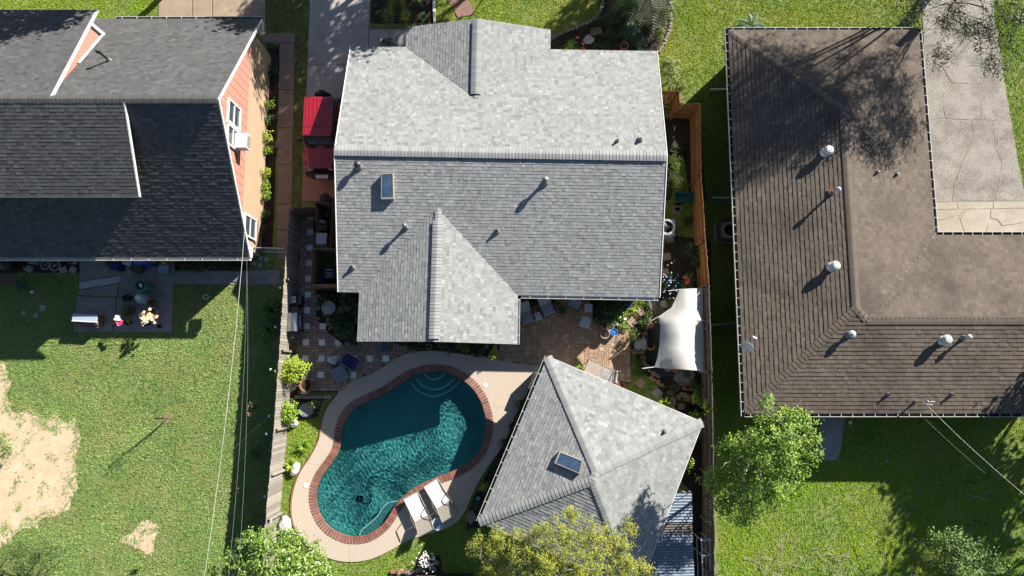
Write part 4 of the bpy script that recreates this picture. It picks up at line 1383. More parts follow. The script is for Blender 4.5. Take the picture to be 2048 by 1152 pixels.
# wire gate between red house and fence
wa, wb = P(505, 495, 1.2), P(568, 497, 1.2)
t = thing('wire_gate', 'low chain-link gate across the side path by the red house', 'gate', (wa.x, wa.y, 0))
g = MB()
dx, dy = wb.x - wa.x, wb.y - wa.y
for z in (0.1, 1.2):
    g.tube([(0, 0, z), (dx, dy, z)], 0.022, 6)
for f_ in (0, 0.5, 1):
    g.tube([(dx * f_, dy * f_, 0), (dx * f_, dy * f_, 1.22)], 0.022, 6)
g.build('frame', GALV, t)
g = MB()
k = 0.0
while k < 1.0:
    for s in (1, -1):
        x0, x1 = k, k + s * 0.35
        if 0 <= x1 <= 1:
            g.tube([(dx * x0, dy * x0, 0.1), (dx * x1, dy * x1, 1.2)], 0.004, 3)
    k += 0.05
g.build('mesh', GALV, t)
# low wood fence between brown house and back fence
fa, fb2 = P(1424, 650, 1.3), P(1490, 643, 1.3)
fence('cross_fence', 'short weathered fence joining the brown house to the back fence', [(9.2, fa.y), (10.8, fb2.y)], 1.4, OLDWOOD, -1, rails=1)

# ================================================================== LEAN-TO
lt = thing('lean_to', 'corrugated metal lean-to roof tucked beside the pool house', 'lean-to', P(1350, 1070, 0))
LTO = lt.location
POLY = M('blue_corrugated_sheet', (0.15, 0.21, 0.29), (0.11, 0.155, 0.22), rough=0.55, metal=0.0, scale=5, big=(0.20, 0.22, 0.24), bigamt=0.4)
DARKS = M('smoked_corrugated_sheet', (0.035, 0.03, 0.028), (0.05, 0.04, 0.035), rough=0.5, scale=6)
def corrugated(name, x0, x1, y0, y1, z0, z1, mat, waves):
    nseg = waves * 8
    vs, fs = [], []
    for i in range(nseg + 1):
        y = y0 + (y1 - y0) * i / nseg
        dzz = 0.02 * math.cos(2 * math.pi * waves * i / nseg)
        vs += [(x0, y, z0 + dzz), (x1, y, z1 + dzz)]
    for i in range(nseg):
        fs.append((2 * i, 2 * i + 1, 2 * i + 3, 2 * i + 2))
    return MB().add(vs, fs).build(name, mat, lt, off=LTO, smooth=True)
corrugated('roof_sheet', 5.4, 7.93, -6.20, -4.95, 2.28, 2.05, POLY, 10)
corrugated('dark_roof_sheet', 5.4, 7.92, -6.72, -6.18, 2.26, 2.03, DARKS, 5)
corrugated('roof_sheet', 5.2, 7.92, -10.2, -6.70, 2.28, 2.05, POLY, 28)
for y in (-5.1, -7.5, -10):
    MB().box((7.8, y, 1.0), (0.09, 0.09, 2.0)).build('post', OLDWOOD, lt, off=LTO)
    MB().box((6.6, y, 2.02), (2.5, 0.06, 0.10), ry=0.09).build('rafter', OLDWOOD, lt, off=LTO)
for x in (5.6, 7.85):
    MB().box((x, -7.5, 1.98 if x > 7 else 2.17), (0.06, 5.2, 0.09)).build('purlin', OLDWOOD, lt, off=LTO)
# white rack
rk = thing('white_rack', 'white pipe rack standing between lean-to and back fence', 'rack', P(1394, 1110, 0))
RO = rk.location
w = MB()
for y in (-0.95, 0.35, 1.0):
    for x in (-0.16, 0.2):
        w.tube([(x, y, 0), (x, y, 1.55)], 0.025, 6)
    w.tube([(-0.22, y, 1.55), (0.26, y, 1.55)], 0.03, 6)
for x in (-0.16, 0.2):
    w.tube([(x, -1.1, 1.5), (x, 1.1, 1.5)], 0.028, 6)
    w.tube([(x, -1.0, 0.7), (x, 1.05, 0.7)], 0.02, 6)
w.build('frame', WHITE, rk)
# ================================================================== CAR
JX, JY = -9.27, 11.85
car = thing('parked_car', 'red two-door off-road car with hardtop parked on the driveway', 'car', (JX, JY, 0.045), math.pi)
RED = M('red_car_paint', (0.36, 0.012, 0.028), (0.31, 0.010, 0.024), rough=0.28, scale=3, spec=0.5, coat=0.7)
RUB = M('tyre_rubber', (0.013, 0.013, 0.014), (0.022, 0.022, 0.022), rough=0.9, scale=20)
# local: +y = forward (turned to face the bottom of the picture)
MB().box((0, -0.55, 0.86), (1.56, 2.35, 0.62)).build('body', RED, car, bevel=0.05)
MB().box((0, 0.1, 0.45), (1.35, 3.6, 0.22)).build('chassis', BLACKP, car, bevel=0.03)
# bonnet tapers to the front
b = MB()
vs = [(-0.74, 0.60, 0.62), (0.74, 0.60, 0.62), (0.60, 1.72, 0.62), (-0.60, 1.72, 0.62), (-0.72, 0.60, 1.16), (0.72, 0.60, 1.16), (0.58, 1.72, 1.09), (-0.58, 1.72, 1.09)]
b.add(vs, [(3, 2, 1, 0), (4, 5, 6, 7), (0, 1, 5, 4), (1, 2, 6, 5), (2, 3, 7, 6), (3, 0, 4, 7)])
hood = b.build('bonnet', RED, car, bevel=0.04)
for s in (-1, 1):
    MB().box((s * 0.36, 0.72, 1.165), (0.34, 0.1, 0.014)).build('cowl_vent', BLACKP, hood)
    MB().tube([(s * 0.62, 0.70, 1.175), (s * 0.15, 0.76, 1.185)], 0.014, 5).build('wiper', BLACKP, hood)
    MB().box((s * 0.42, 1.30, 1.135), (0.05, 0.07, 0.02)).build('bonnet_latch', BLACKP, hood)
MB().box((0, 1.735, 0.86), (1.16, 0.05, 0.46)).build('grille', RED, car, bevel=0.02)
for k in range(7):
    MB().box((-0.3 + k * 0.1, 1.763, 0.90), (0.05, 0.012, 0.30)).build('grille_slot', BLACKP, car)
LAMP = M('headlamp_glass', (0.75, 0.76, 0.78), (0.6, 0.6, 0.62), rough=0.12, spec=0.8)
for s in (-1, 1):
    MB().tube([(s * 0.47, 1.74, 0.92), (s * 0.47, 1.80, 0.92)], 0.10, 18).build('headlight', LAMP, car, smooth=True)
    # flared wings
    for y0, y1, nm in ((0.52, 1.60, 'front'), (-1.62, -0.62, 'rear')):
        arch = MB()
        pts_ = []
        for k in range(9):
            t = k / 8
            yy_ = y0 + (y1 - y0) * t
            zz_ = 0.62 + 0.26 * math.sin(math.pi * min(1, max(0, t))) ** 0.55
            pts_.append((yy_, zz_))
        vs, fs = [], []
        for (yy_, zz_) in pts_:
            vs += [(s * 0.60, yy_, zz_ + 0.03), (s * 0.93, yy_, zz_ + 0.0), (s * 0.94, yy_, zz_ - 0.07), (s * 0.60, yy_, zz_ - 0.05)]
        for k in range(8):
            for c in range(4):
                c2 = (c + 1) % 4
                fs.append((4 * k + c, 4 * k + c2, 4 * k + 4 + c2, 4 * k + 4 + c))
        fs += [(0, 1, 2, 3), (35, 34, 33, 32)]
        arch.add(vs, fs).build('fender', RED, car, bevel=0.015, smooth=True)
    for y in (1.07, -1.13):
        wt = MB()
        prof = [(0.20, -0.115), (0.37, -0.115), (0.405, -0.07), (0.405, 0.07), (0.37, 0.115), (0.20, 0.115)]
        ring = MB()
        ring.lathe(prof, (0, 0, 0), 28)
        ring.v = [(s * 0.80 + v_[2], y + v_[0], 0.405 + v_[1]) for v_ in ring.v]
        tw = ring.build('wheel', RUB, car, smooth=True)
        rim = MB()
        rim.lathe([(0.06, 0.08), (0.21, 0.06), (0.23, 0.10)], (0, 0, 0), 16)
        rim.v = [(s * (0.80 + v_[2]), y + v_[0], 0.405 + v_[1]) for v_ in rim.v]
        rim.build('rim', GALV, tw, smooth=True)
    d = MB().box((s * 0.785, 0.0, 0.90), (0.03, 1.0, 0.52)).build('door', RED, car, bevel=0.015)
    MB().box((s * 0.81, -0.36, 1.05), (0.03, 0.14, 0.04)).build('handle', BLACKP, d)
    MB().box((s * 0.97, 0.44, 1.30), (0.20, 0.10, 0.20)).build('mirror', BLACKP, car, bevel=0.03)
    MB().tube([(s * 0.78, 0.42, 1.18), (s * 0.92, 0.44, 1.24)], 0.02, 6).build('mirror_arm', BLACKP, car)
    MB().box((s * 0.70, -0.05, 1.44), (0.02, 0.86, 0.42), ry=s * -0.08).build('side_window', GLASS, car)
    MB().box((s * 0.70, -1.10, 1.44), (0.02, 0.85, 0.42), ry=s * -0.08).build('side_window', GLASS, car)
    MB().box((s * 0.70, -0.62, 1.42), (0.05, 0.20, 0.50), ry=s * -0.08).build('roof_pillar', RED, car)
# windscreen and hardtop
b = MB()
vs = [(-0.70, 0.62, 1.17), (0.70, 0.62, 1.17), (0.645, 0.38, 1.66), (-0.645, 0.38, 1.66)]
b.add(vs + [(p[0], p[1] - 0.03, p[2]) for p in vs], [(0, 1, 2, 3), (7, 6, 5, 4), (0, 4, 5, 1), (1, 5, 6, 2), (2, 6, 7, 3), (3, 7, 4, 0)])
b.build('windscreen', GLASS, car)
fr = MB()
for a_, b_ in ((0, 1), (1, 2), (2, 3), (3, 0)):
    fr.tube([vs[a_], vs[b_]], 0.035, 6)
fr.build('windscreen_frame', BLACKP, car)
top = MB().box((0, -0.60, 1.755), (1.43, 1.98, 0.13), taper=0.965).build('hardtop', RED, car, bevel=0.045)
MB().box((0, -0.05, 1.822), (1.36, 0.02, 0.006)).build('panel_seam', BLACKP, top)
MB().box((0, 0.34, 1.70), (1.38, 0.06, 0.10)).build('header', RED, top, bevel=0.01)
for k in range(7):
    x = -0.54 + k * 0.18
    MB().box((x, -0.95, 1.826), (0.05, 1.05, 0.02)).build('roof_rib', RED, top, bevel=0.008)
    if k in (0, 1, 5, 6):
        MB().box((x, 0.12, 1.826), (0.05, 0.22, 0.02)).build('roof_rib', RED, top, bevel=0.008)
MB().box((0, -1.55, 1.42), (1.30, 0.03, 0.42)).build('rear_window', GLASS, car)
MB().box((0, -1.70, 0.90), (1.40, 0.05, 0.5)).build('tailgate', RED, car, bevel=0.02)
# spare wheel on the tailgate
ring = MB()
ring.lathe([(0.12, -0.11), (0.37, -0.11), (0.405, -0.06), (0.405, 0.06), (0.37, 0.11), (0.12, 0.11)], (0, 0, 0), 28)
ring.v = [(v_[0], -1.90 - v_[2], 1.02 + v_[1]) for v_ in ring.v]
spw = ring.build('spare_wheel', RUB, car, smooth=True)
MB().tube([(0, -1.70, 1.02), (0, -2.04, 1.02)], 0.12, 14).build('hub', BLACKP, spw)
MB().box((0, -2.05, 1.30), (0.30, 0.10, 0.10)).build('brake_lamp', BLACKP, spw, bevel=0.02)
MB().box((0, -1.88, 0.52), (1.5, 0.20, 0.20)).build('rear_bumper', BLACKP, car, bevel=0.04)
b = MB()
pts_ = [(-0.86, 1.78), (0.86, 1.78), (0.80, 1.98), (0.50, 2.12), (-0.50, 2.12), (-0.80, 1.98)]
b.prism(pts_, 0.46, 0.66).build('front_bumper', BLACKP, car, bevel=0.03)
MB().box((0.0, 2.06, 0.70), (0.60, 0.17, 0.05)).build('number_plate', WHITE, car, bevel=0.01)
for s in (-0.22, 0.22):
    MB().box((s, 2.16, 0.64), (0.04, 0.08, 0.08)).build('tow_hook', WHITE, car)

# ================================================================== FURNITURE AND YARD THINGS
def ang(px0, py0, px1, py1):
    a, b = P(px0, py0), P(px1, py1)
    return math.atan2(b.y - a.y, b.x - a.x)

SLATE = M('slate_fabric', (0.34, 0.36, 0.44), (0.27, 0.29, 0.36), rough=0.9, scale=40, bump=0.1)
NAVY = M('navy_fabric', (0.028, 0.04, 0.15), (0.02, 0.03, 0.11), rough=0.9, scale=30, bump=0.1)
GREYF = M('grey_cover_fabric', (0.22, 0.25, 0.30), (0.17, 0.19, 0.24), rough=0.85, scale=10, bump=0.2, bscale=12)
CREAM = M('white_sling', (0.82, 0.80, 0.75), (0.74, 0.72, 0.67), rough=0.85, scale=25, bump=0.08)
BEIGE = M('beige_sling', (0.34, 0.305, 0.26), (0.29, 0.26, 0.22), rough=0.9, scale=35, bump=0.1)  # backrest beige, its colour darkened for the shade of sloping away from the sun

def cushion(mb_, c, s, **kw):
    mb_.box(c, s, **kw)

def lounge_chair(px, py, rz, label, cush, back_mat=None, z=0.05):
    t = thing('patio_chair', label, 'chair', P(px, py, z), rz, 'cushioned chairs on the brick patio')
    MB().box((0, 0.05, 0.40), (0.60, 0.62, 0.12)).build('seat', cush, t, bevel=0.04)
    MB().box((0, -0.42, 0.68), (0.60, 0.12, 0.72), rx=R(38)).build('backrest', back_mat or cush, t, bevel=0.04)
    for s in (-1, 1):
        MB().box((s * 0.34, -0.02, 0.60), (0.07, 0.72, 0.04)).build('arm', DARKM, t, bevel=0.01)
        for y in (0.30, -0.34):
            MB().tube([(s * 0.34, y, 0.0), (s * 0.34, y, 0.58)], 0.018, 6).build('leg', DARKM, t)
    MB().box((0, 0.0, 0.32), (0.64, 0.72, 0.03)).build('frame', DARKM, t)
    return t
lounge_chair(1052, 633, R(-72 + 90), 'grey-blue cushioned chair under the eave, left of the small side table', SLATE)
lounge_chair(1093, 617, R(-72 + 90) + 3.0 * 0, 'grey-blue cushioned chair right of the small side table', SLATE)
bpy.data.objects['patio_chair'].rotation_euler.z = R(198)
bpy.data.objects['patio_chair.001'].rotation_euler.z = R(203)

STRIPE_D = M('dark_stripe', (0.03, 0.035, 0.06), (0.022, 0.025, 0.045), rough=0.8)
STRIPE_W = M('white_stripe', (1.0, 1.05, 1.1), (0.9, 0.95, 1.0), rough=0.7)
def striped_chair(px, py, rz, label):
    t = thing('striped_chair', label, 'chair', P(px, py, 0.05), rz, 'striped chairs on the brick patio')
    MB().box((0, 0, 0.40), (0.52, 0.50, 0.05)).build('seat', STRIPE_D, t, bevel=0.015)
    for k in range(7):
        MB().box((-0.225 + k * 0.075, 0, 0.43), (0.042, 0.50, 0.014)).build('slat', STRIPE_W, t)
    MB().box((0, -0.29, 0.66), (0.54, 0.05, 0.5), rx=R(12)).build('backrest', M('chair_back_wood', (0.22, 0.19, 0.16), (0.16, 0.14, 0.12), rough=0.8), t, bevel=0.02)
    for sx in (-1, 1):
        for sy in (-1, 1):
            MB().tube([(sx * 0.25, sy * 0.24, 0), (sx * 0.23, sy * 0.22, 0.4)], 0.018, 6).build('leg', DARKM, t)
    return t
striped_chair(1147, 610, R(-30), 'striped slat chair close to the grey house wall')
striped_chair(1168, 646, R(-105), 'striped slat chair out on the patio pavers')

def side_table(px, py, rz, label):
    t = thing('side_table', label, 'table', P(px, py, 0.05), rz, 'small square side tables')
    MB().box((0, 0, 0.45), (0.36, 0.36, 0.03)).build('table_top', M('pale_table_top', (0.55, 0.62, 0.68), (0.42, 0.50, 0.58), rough=0.5, scale=14), t, bevel=0.008)
    fr = MB()
    for a, b in (((-.17, -.17), (.17, -.17)), ((.17, -.17), (.17, .17)), ((.17, .17), (-.17, .17)), ((-.17, .17), (-.17, -.17))):
        fr.tube([(a[0], a[1], 0.462), (b[0], b[1], 0.462)], 0.016, 5)
    fr.build('rim', WHITE, t)
    for sx in (-1, 1):
        for sy in (-1, 1):
            MB().tube([(sx * 0.16, sy * 0.16, 0), (sx * 0.15, sy * 0.15, 0.44)], 0.014, 6).build('leg', WHITE, t)
side_table(1074, 635, R(22), 'small square side table between the two cushioned chairs')
side_table(1175, 618, R(-2), 'small square side table beside the striped chair at the wall')

# glass patio table and folding lounger by the pool house
t = thing('patio_table', 'rectangular glass patio table half under the pool house eave', 'table', P(1192, 745, 0.05), R(-25))
TG = glass_mat('table_glass', (0.35, 0.33, 0.29), 0.08, 0.35)
MB().box((0, -0.1, 0.70), (1.25, 1.0, 0.012)).build('table_top', TG, t)
fr = MB()
cs = [(-.63, -.6), (.63, -.6), (.63, .4), (-.63, .4)]
for i in range(4):
    fr.tube([(*cs[i], 0.705), (*cs[(i + 1) % 4], 0.705)], 0.02, 6)
fr.build('frame', M('bronze_tube', (0.16, 0.14, 0.13), (0.11, 0.10, 0.09), rough=0.5, metal=0.3), t)
for c in cs:
    MB().tube([(c[0] * 0.92, c[1] * 0.92, 0), (c[0] * 0.96, c[1] * 0.96, 0.7)], 0.02, 6).build('leg', MATS['bronze_tube'], t)
t = thing('folding_chair', 'grey and white folding chair beside the glass patio table', 'chair', P(1216, 752, 0.05), R(-8))
MB().box((-0.12, 0, 0.42), (0.45, 0.5, 0.03)).build('seat', GREYF, t, bevel=0.01)
for k in range(3):
    MB().box((0.14 + k * 0.075, 0, 0.66 + k * 0.07), (0.07, 0.56, 0.025), ry=R(-40)).build('slat', STRIPE_W if k != 1 else GREYF, t, bevel=0.008)
fr = MB()
for s in (-1, 1):
    fr.tube([(-0.35, s * 0.28, 0.0), (0.2, s * 0.28, 0.48), (0.42, s * 0.28, 0.95)], 0.016, 6)
    fr.tube([(0.30, s * 0.26, 0.0), (-0.30, s * 0.26, 0.44)], 0.016, 6)
fr.build('frame', GALV, t)
t = thing('folded_tool', 'long rake leaning on the glass patio table', 'tool', P(1178, 740, 0.76), R(-60))
del t['category']
bpy.data.objects.remove(t)

# chaise longues by the pool
def chaise(px0, py0, px1, py1, label):
    """foot end (px0) to head end (px1)."""
    a, b = P(px0, py0, 0.38), P(px1, py1, 0.38)
    mid = (a + b) / 2
    rz = math.atan2(a.y - b.y, a.x - b.x) - math.pi / 2        # +y towards the foot
    t = thing('chaise_longue', label, 'chaise longue', (mid.x, mid.y, 0.05), rz, 'chaise longues by the pool')
    w = 0.74
    st_ = MB()
    n_ = 8
    vs, fs = [], []
    for i in range(n_ + 1):
        y = -0.22 + 1.14 * i / n_
        z = 0.345 - 0.03 * math.sin(math.pi * i / n_)
        vs += [(-w / 2, y, z), (0, y, z - 0.012), (w / 2, y, z)]
    for i in range(n_):
        fs += [(3 * i, 3 * i + 1, 3 * i + 4, 3 * i + 3), (3 * i + 1, 3 * i + 2, 3 * i + 5, 3 * i + 4)]
    st_.add(vs, fs).build('seat', CREAM, t, smooth=True)
    bk = MB()
    vs, fs = [], []
    for i in range(n_ + 1):
        q_ = i / n_
        y = -0.24 - 0.56 * q_
        z = 0.35 + 0.50 * q_ - 0.02 * math.sin(math.pi * q_)
        vs += [(-w / 2, y, z), (0, y, z - 0.012), (w / 2, y, z)]
    for i in range(n_):
        fs += [(3 * i, 3 * i + 3, 3 * i + 4, 3 * i + 1), (3 * i + 1, 3 * i + 4, 3 * i + 5, 3 * i + 2)]
    bk.add(vs, fs).build('backrest', BEIGE, t, smooth=True)
    fr = MB()
    for s in (-1, 1):
        fr.tube([(s * w / 2, 0.95, 0.34), (s * w / 2, -0.95, 0.34)], 0.022, 8)
        fr.tube([(s * w / 2, -0.24, 0.36), (s * w / 2, -0.82, 0.87)], 0.02, 8)
    fr.tube([(-w / 2, 0.95, 0.34), (w / 2, 0.95, 0.34)], 0.022, 8)
    fr.tube([(-w / 2, -0.82, 0.87), (w / 2, -0.82, 0.87)], 0.02, 8)
    fr.tube([(-w / 2, -0.24, 0.345), (w / 2, -0.24, 0.345)], 0.016, 8)
    fr.build('frame', M('taupe_frame', (0.32, 0.28, 0.25), (0.26, 0.23, 0.2), rough=0.5), t, smooth=True)
    for s in (-1, 1):
        MB().tube([(s * (w / 2 + 0.03), 0.15, 0.36), (s * (w / 2 + 0.05), 0.05, 0.56), (s * (w / 2 + 0.05), -0.45, 0.58)], 0.02, 8).build('arm', M('arm_dark', (0.12, 0.10, 0.10), (0.09, 0.08, 0.08), rough=0.6), t, smooth=True)
        for y in (0.78, -0.75):
            MB().tube([(s * w / 2, y, 0.0), (s * w / 2, y * 0.92, 0.34)], 0.02, 8).build('leg', MATS['taupe_frame'], t, smooth=True)
chaise(821, 990, 858, 1066, 'white chaise longue with beige back darkened as in shade, nearer the deep end curve, farther from pool house')
chaise(862, 967, 902, 1034, 'white chaise longue with beige back darkened as in shade, nearer the pool house gutter')
t = thing('round_table', 'small round glass table between the two chaise longues', 'table', P(878, 1044, 0.05))
MB().lathe([(0.0, 0.46), (0.27, 0.46), (0.27, 0.472), (0.0, 0.474)], n=28).build('table_top', glass_mat('blue_table_glass', (0.28, 0.36, 0.42), 0.1, 0.5), t, smooth=True)
fr = MB()
fr.tube([(0.27 * math.cos(k * math.pi / 12), 0.27 * math.sin(k * math.pi / 12), 0.465) for k in range(25)], 0.018, 6)
fr.tube([(-0.26, 0, 0.45), (0.26, 0, 0.45)], 0.01, 5)
fr.tube([(0, -0.26, 0.45), (0, 0.26, 0.45)], 0.01, 5)
fr.build('rim', WHITE, t)
for k in range(3):
    a = k * 2.1
    MB().tube([(0.24 * math.cos(a), 0.24 * math.sin(a), 0), (0.15 * math.cos(a), 0.15 * math.sin(a), 0.45)], 0.014, 6).build('leg', WHITE, t)

# grill
STEEL = M('stainless_steel', (0.62, 0.63, 0.64), (0.55, 0.56, 0.57), rough=0.22, metal=0.95, scale=3)
t = thing('gas_grill', 'stainless gas grill with closed lid against the grey fence', 'grill', P(598, 648, 0.05), R(-90) + R(2))
MB().box((0, 0.0, 0.45), (0.8, 0.52, 0.8)).build('cart', BLACKP, t, bevel=0.02)
lid = MB()
vs, fs = [], []
prof = [(-0.30, 0.86), (-0.31, 1.0), (-0.24, 1.12), (-0.10, 1.19), (0.10, 1.19), (0.25, 1.09), (0.32, 0.96), (0.32, 0.86)]
for x in (-0.43, 0.43):
    vs += [(x, p_[0], p_[1]) for p_ in prof]
m_ = len(prof)
fs = [(i, i + 1, m_ + i + 1, m_ + i) for i in range(m_ - 1)] + [tuple(range(m_ - 1, -1, -1)), tuple(range(m_, 2 * m_))]
lid.add(vs, fs).build('lid', STEEL, t, smooth=True)
MB().tube([(-0.32, 0.37, 1.02), (0.32, 0.37, 1.02)], 0.018, 8).build('handle', STEEL, t)
MB().box((0, 0.40, 0.86), (0.86, 0.16, 0.06)).build('control_panel', BLACKP, t, bevel=0.01)
for k in range(4):
    MB().tube([(-0.3 + k * 0.2, 0.48, 0.86), (-0.3 + k * 0.2, 0.52, 0.86)], 0.03, 10).build('knob', STEEL, t)
for s in (-1, 1):
    MB().box((s * 0.60, 0, 0.86), (0.32, 0.46, 0.035)).build('side_shelf', M('shelf_dark_steel', (0.07, 0.07, 0.075), (0.05, 0.05, 0.055), rough=0.4, metal=0.5), t, bevel=0.01)
    MB().tube([(s * 0.35, -0.2, 0.09), (s * 0.40, -0.2, 0.09)], 0.09, 14).build('wheel', RUB, t)
t = thing('smoker_box', 'black smoker with grey trays on top above the grill', 'smoker', P(596, 604, 0.05), R(3))
MB().box((0, 0, 0.4), (0.62, 0.5, 0.8)).build('body', BLACKP, t, bevel=0.02)
MB().box((-0.14, 0.02, 0.84), (0.36, 0.36, 0.07)).build('tray', M('grey_tray', (0.42, 0.40, 0.37), (0.33, 0.31, 0.29), rough=0.6), t, bevel=0.01)
MB().box((0.1, 0.11, 0.87), (0.12, 0.12, 0.03)).build('tray', WHITE, t, bevel=0.01)
MB().box((0.1, -0.06, 0.86), (0.12, 0.14, 0.03)).build('tray', WHITE, t, bevel=0.01)
MB().tube([(0.34, -0.2, 0.75), (0.34, 0.2, 0.75)], 0.012, 6).build('handle', GALV, t)
# crumpled cover beside the fence
def cloth_lump(name, label, px, py, rx_, ry_, h, mat, z=0.05, seed=0, rz=0.0, cat='cover'):
    rr = np.random.default_rng(seed)
    n1, n2 = 14, 22
    vs, fs = [], []
    ph = rr.uniform(0, 6, 6)
    for i in range(n1 + 1):
        q_ = i / n1
        for k in range(n2):
            a = 2 * math.pi * k / n2
            fold = 1 + 0.16 * math.sin(3 * a + ph[0]) + 0.10 * math.sin(7 * a + ph[1] + q_ * 2)
            r_ = math.sin(min(1.0, q_ * 1.05) * math.pi / 2) * fold
            zz_ = h * (1 - q_ ** 2.2) + 0.03 * math.sin(5 * a + ph[2] + 6 * q_)
            vs.append((rx_ * r_ * math.cos(a), ry_ * r_ * math.sin(a), max(0.004, zz_)))
    for i in range(n1):
        for k in range(n2):
            k2 = (k + 1) % n2
            fs.append((i * n2 + k, (i + 1) * n2 + k, (i + 1) * n2 + k2, i * n2 + k2))
    o = MB().add(vs, fs).build(name, mat, smooth=True, loc=P(px, py, z))
    o.rotation_euler.z = rz
    return tag(o, label, cat)
cloth_lump('crumpled_cover', 'crumpled grey plastic cover on the pavers above the smoker', 588, 578, 0.28, 0.40, 0.35, GREYF, seed=4)
# patio seats with covers left of the pool
t = thing('navy_patio_chair', 'navy blue sling chair facing the pool on the patterned patio', 'chair', P(706, 724, 0.05), R(60))
MB().box((0, 0.16, 0.42), (0.56, 0.50, 0.05)).build('seat', NAVY, t, bevel=0.015)
MB().box((0, -0.26, 0.68), (0.56, 0.04, 0.62), rx=R(36)).build('backrest', NAVY, t, bevel=0.015)
fr = MB()
for s in (-1, 1):
    fr.tube([(s * 0.30, 0.42, 0.0), (s * 0.30, 0.42, 0.44), (s * 0.30, -0.12, 0.42), (s * 0.30, -0.46, 0.96)], 0.018, 7)
    fr.tube([(s * 0.30, -0.34, 0.0), (s * 0.30, -0.10, 0.60), (s * 0.30, 0.40, 0.60)], 0.016, 7)
fr.build('frame', M('pale_tube', (0.40, 0.36, 0.30), (0.32, 0.29, 0.25), rough=0.5), t, smooth=True)
t = thing('covered_fire_pit', 'slate grey covered table squared off beside the navy chair', 'table', P(684, 747, 0.05), R(28))
MB().box((0, 0, 0.33), (0.74, 0.72, 0.62), taper=0.88).build('cover', GREYF, t, bevel=0.07)
MB().box((0, 0, 0.04), (0.62, 0.62, 0.08)).build('base', DARKM, t)
cloth_lump('white_towel_heap', 'crumpled white towel heap on the patio beside the grey covered table', 669, 720, 0.28, 0.22, 0.50, M('towel', (0.86, 0.85, 0.83), (0.76, 0.75, 0.74), rough=0.95, scale=20, bump=0.3), seed=9, cat='towel')
cloth_lump('grey_cushion', 'small grey cushion below the white towel heap', 667, 733, 0.20, 0.16, 0.22, GREYF, seed=12, cat='cushion')
# planter table / stone disc
t = tag(MB().lathe([(0.0, 0.0), (0.28, 0.0), (0.31, 0.50), (0.34, 0.62), (0.33, 0.66), (0.06, 0.70), (0.0, 0.71)], n=26).build('round_urn_lid', M('grey_stone', (0.36, 0.37, 0.37), (0.26, 0.27, 0.27), rough=0.85, scale=9, bump=0.2), smooth=True, loc=P(664, 618, 0.05)),
        'round grey stone bird bath among dark shrubs beside the patterned patio', 'bird bath')
# things in the niche by the grey house
FR = M('white_appliance', (0.62, 0.64, 0.70), (0.55, 0.57, 0.63), rough=0.5)
t = tag(MB().box((0, 0, 0.42), (0.50, 0.55, 0.84)).build('white_cabinet', FR, bevel=0.02, loc=P(652, 484, 0.05)), 'white cabinet with dark lid things in the side-yard niche', 'cabinet')
for k, (y, c) in enumerate(((458, 'a'), (464, 'b'), (450, 'c'))):
    t = tag(MB().box((0, 0, 0.3 + 0.1 * k), (0.5, 0.10, 0.6 + 0.2 * k), rz=R(-8 * k)).build('timber_bundle', OLDWOOD if k != 1 else TANWOOD, loc=P(651, y, 0.05)),
            ('grey plank bundle nearest the white cabinet', 'brown plank bundle in the middle of the niche', 'grey plank bundle farthest from the white cabinet')[k], 'planks')
t = tag(cloth_lump('blue_bag', 'pale blue plastic bag stuffed in the top of the niche', 656, 430, 0.2, 0.2, 0.5, M('pale_blue_plastic', (0.25, 0.33, 0.48), (0.2, 0.26, 0.4), rough=0.4), seed=5), 'pale blue plastic bag stuffed in the top of the niche', 'bag')
t = tag(MB().lathe([(0, 0), (0.24, 0), (0.28, 0.5), (0.26, 0.55), (0.22, 0.5), (0.0, 0.45)], n=20).build('blue_bin', M('blue_plastic', (0.02, 0.045, 0.16), (0.015, 0.035, 0.12), rough=0.45), smooth=True, loc=P(650, 562, 0.05)), 'dark blue round bin inside the tan board enclosure', 'bin')
t = thing('wheeled_bin', 'black wheeled bin with white marks in the tan board enclosure', 'bin', P(670, 552, 0.05))
MB().box((0, 0, 0.5), (0.5, 0.55, 0.95), taper=1.08).build('body', BLACKP, t, bevel=0.03)
MB().box((0, 0.02, 1.0), (0.56, 0.62, 0.06)).build('lid', BLACKP, t, bevel=0.02)
for yy_ in (0.14, -0.02, -0.16):
    MB().box((-0.02, yy_, 1.034), (0.3, 0.035, 0.006)).build('label_strip', WHITE, t)
MB().tube([(-0.24, -0.22, 0.1), (0.24, -0.22, 0.1)], 0.1, 12).build('wheel', RUB, t)
t = tag(MB().lathe([(0, 0), (0.24, 0), (0.25, 0.62), (0.28, 0.64), (0.26, 0.70), (0.0, 0.74)], n=22).build('round_black_bin', BLACKP, smooth=True, loc=P(657, 404, 0.045)), 'round black bin on the red driveway against the board screen', 'bin')

# ------------------------------------------------------------------ pond and sail
PONDM = M('pond_water', (0.010, 0.010, 0.008), (0.018, 0.018, 0.014), rough=0.08, spec=0.6, scale=2, bump=0.05, bscale=6)
pond_px = [(1292, 660), (1300, 650), (1330, 646), (1380, 650), (1402, 665), (1404, 720), (1396, 742), (1350, 752), (1312, 748), (1298, 730), (1292, 700)]
POND = smooth_loop(P2(pond_px, 0.02), 4)
EXCL.append(POND)
structure('pond_water', MB().prism(POND, -0.02, 0.03), PONDM)
t = tag(MB().tube([(0.19 * math.cos(a) , 0.19 * math.sin(a), 0.02) for a in [R(150 + k * 13) for k in range(20)]], [0.02 + 0.035 * math.sin(math.pi * k / 19) for k in range(20)], 8).build('yellow_float', M('yellow_plastic', (0.42, 0.27, 0.045), (0.34, 0.21, 0.03), rough=0.5), smooth=True, loc=P(1301, 691, 0.04)),
        'yellow crescent float lying in the dark pond', 'float')
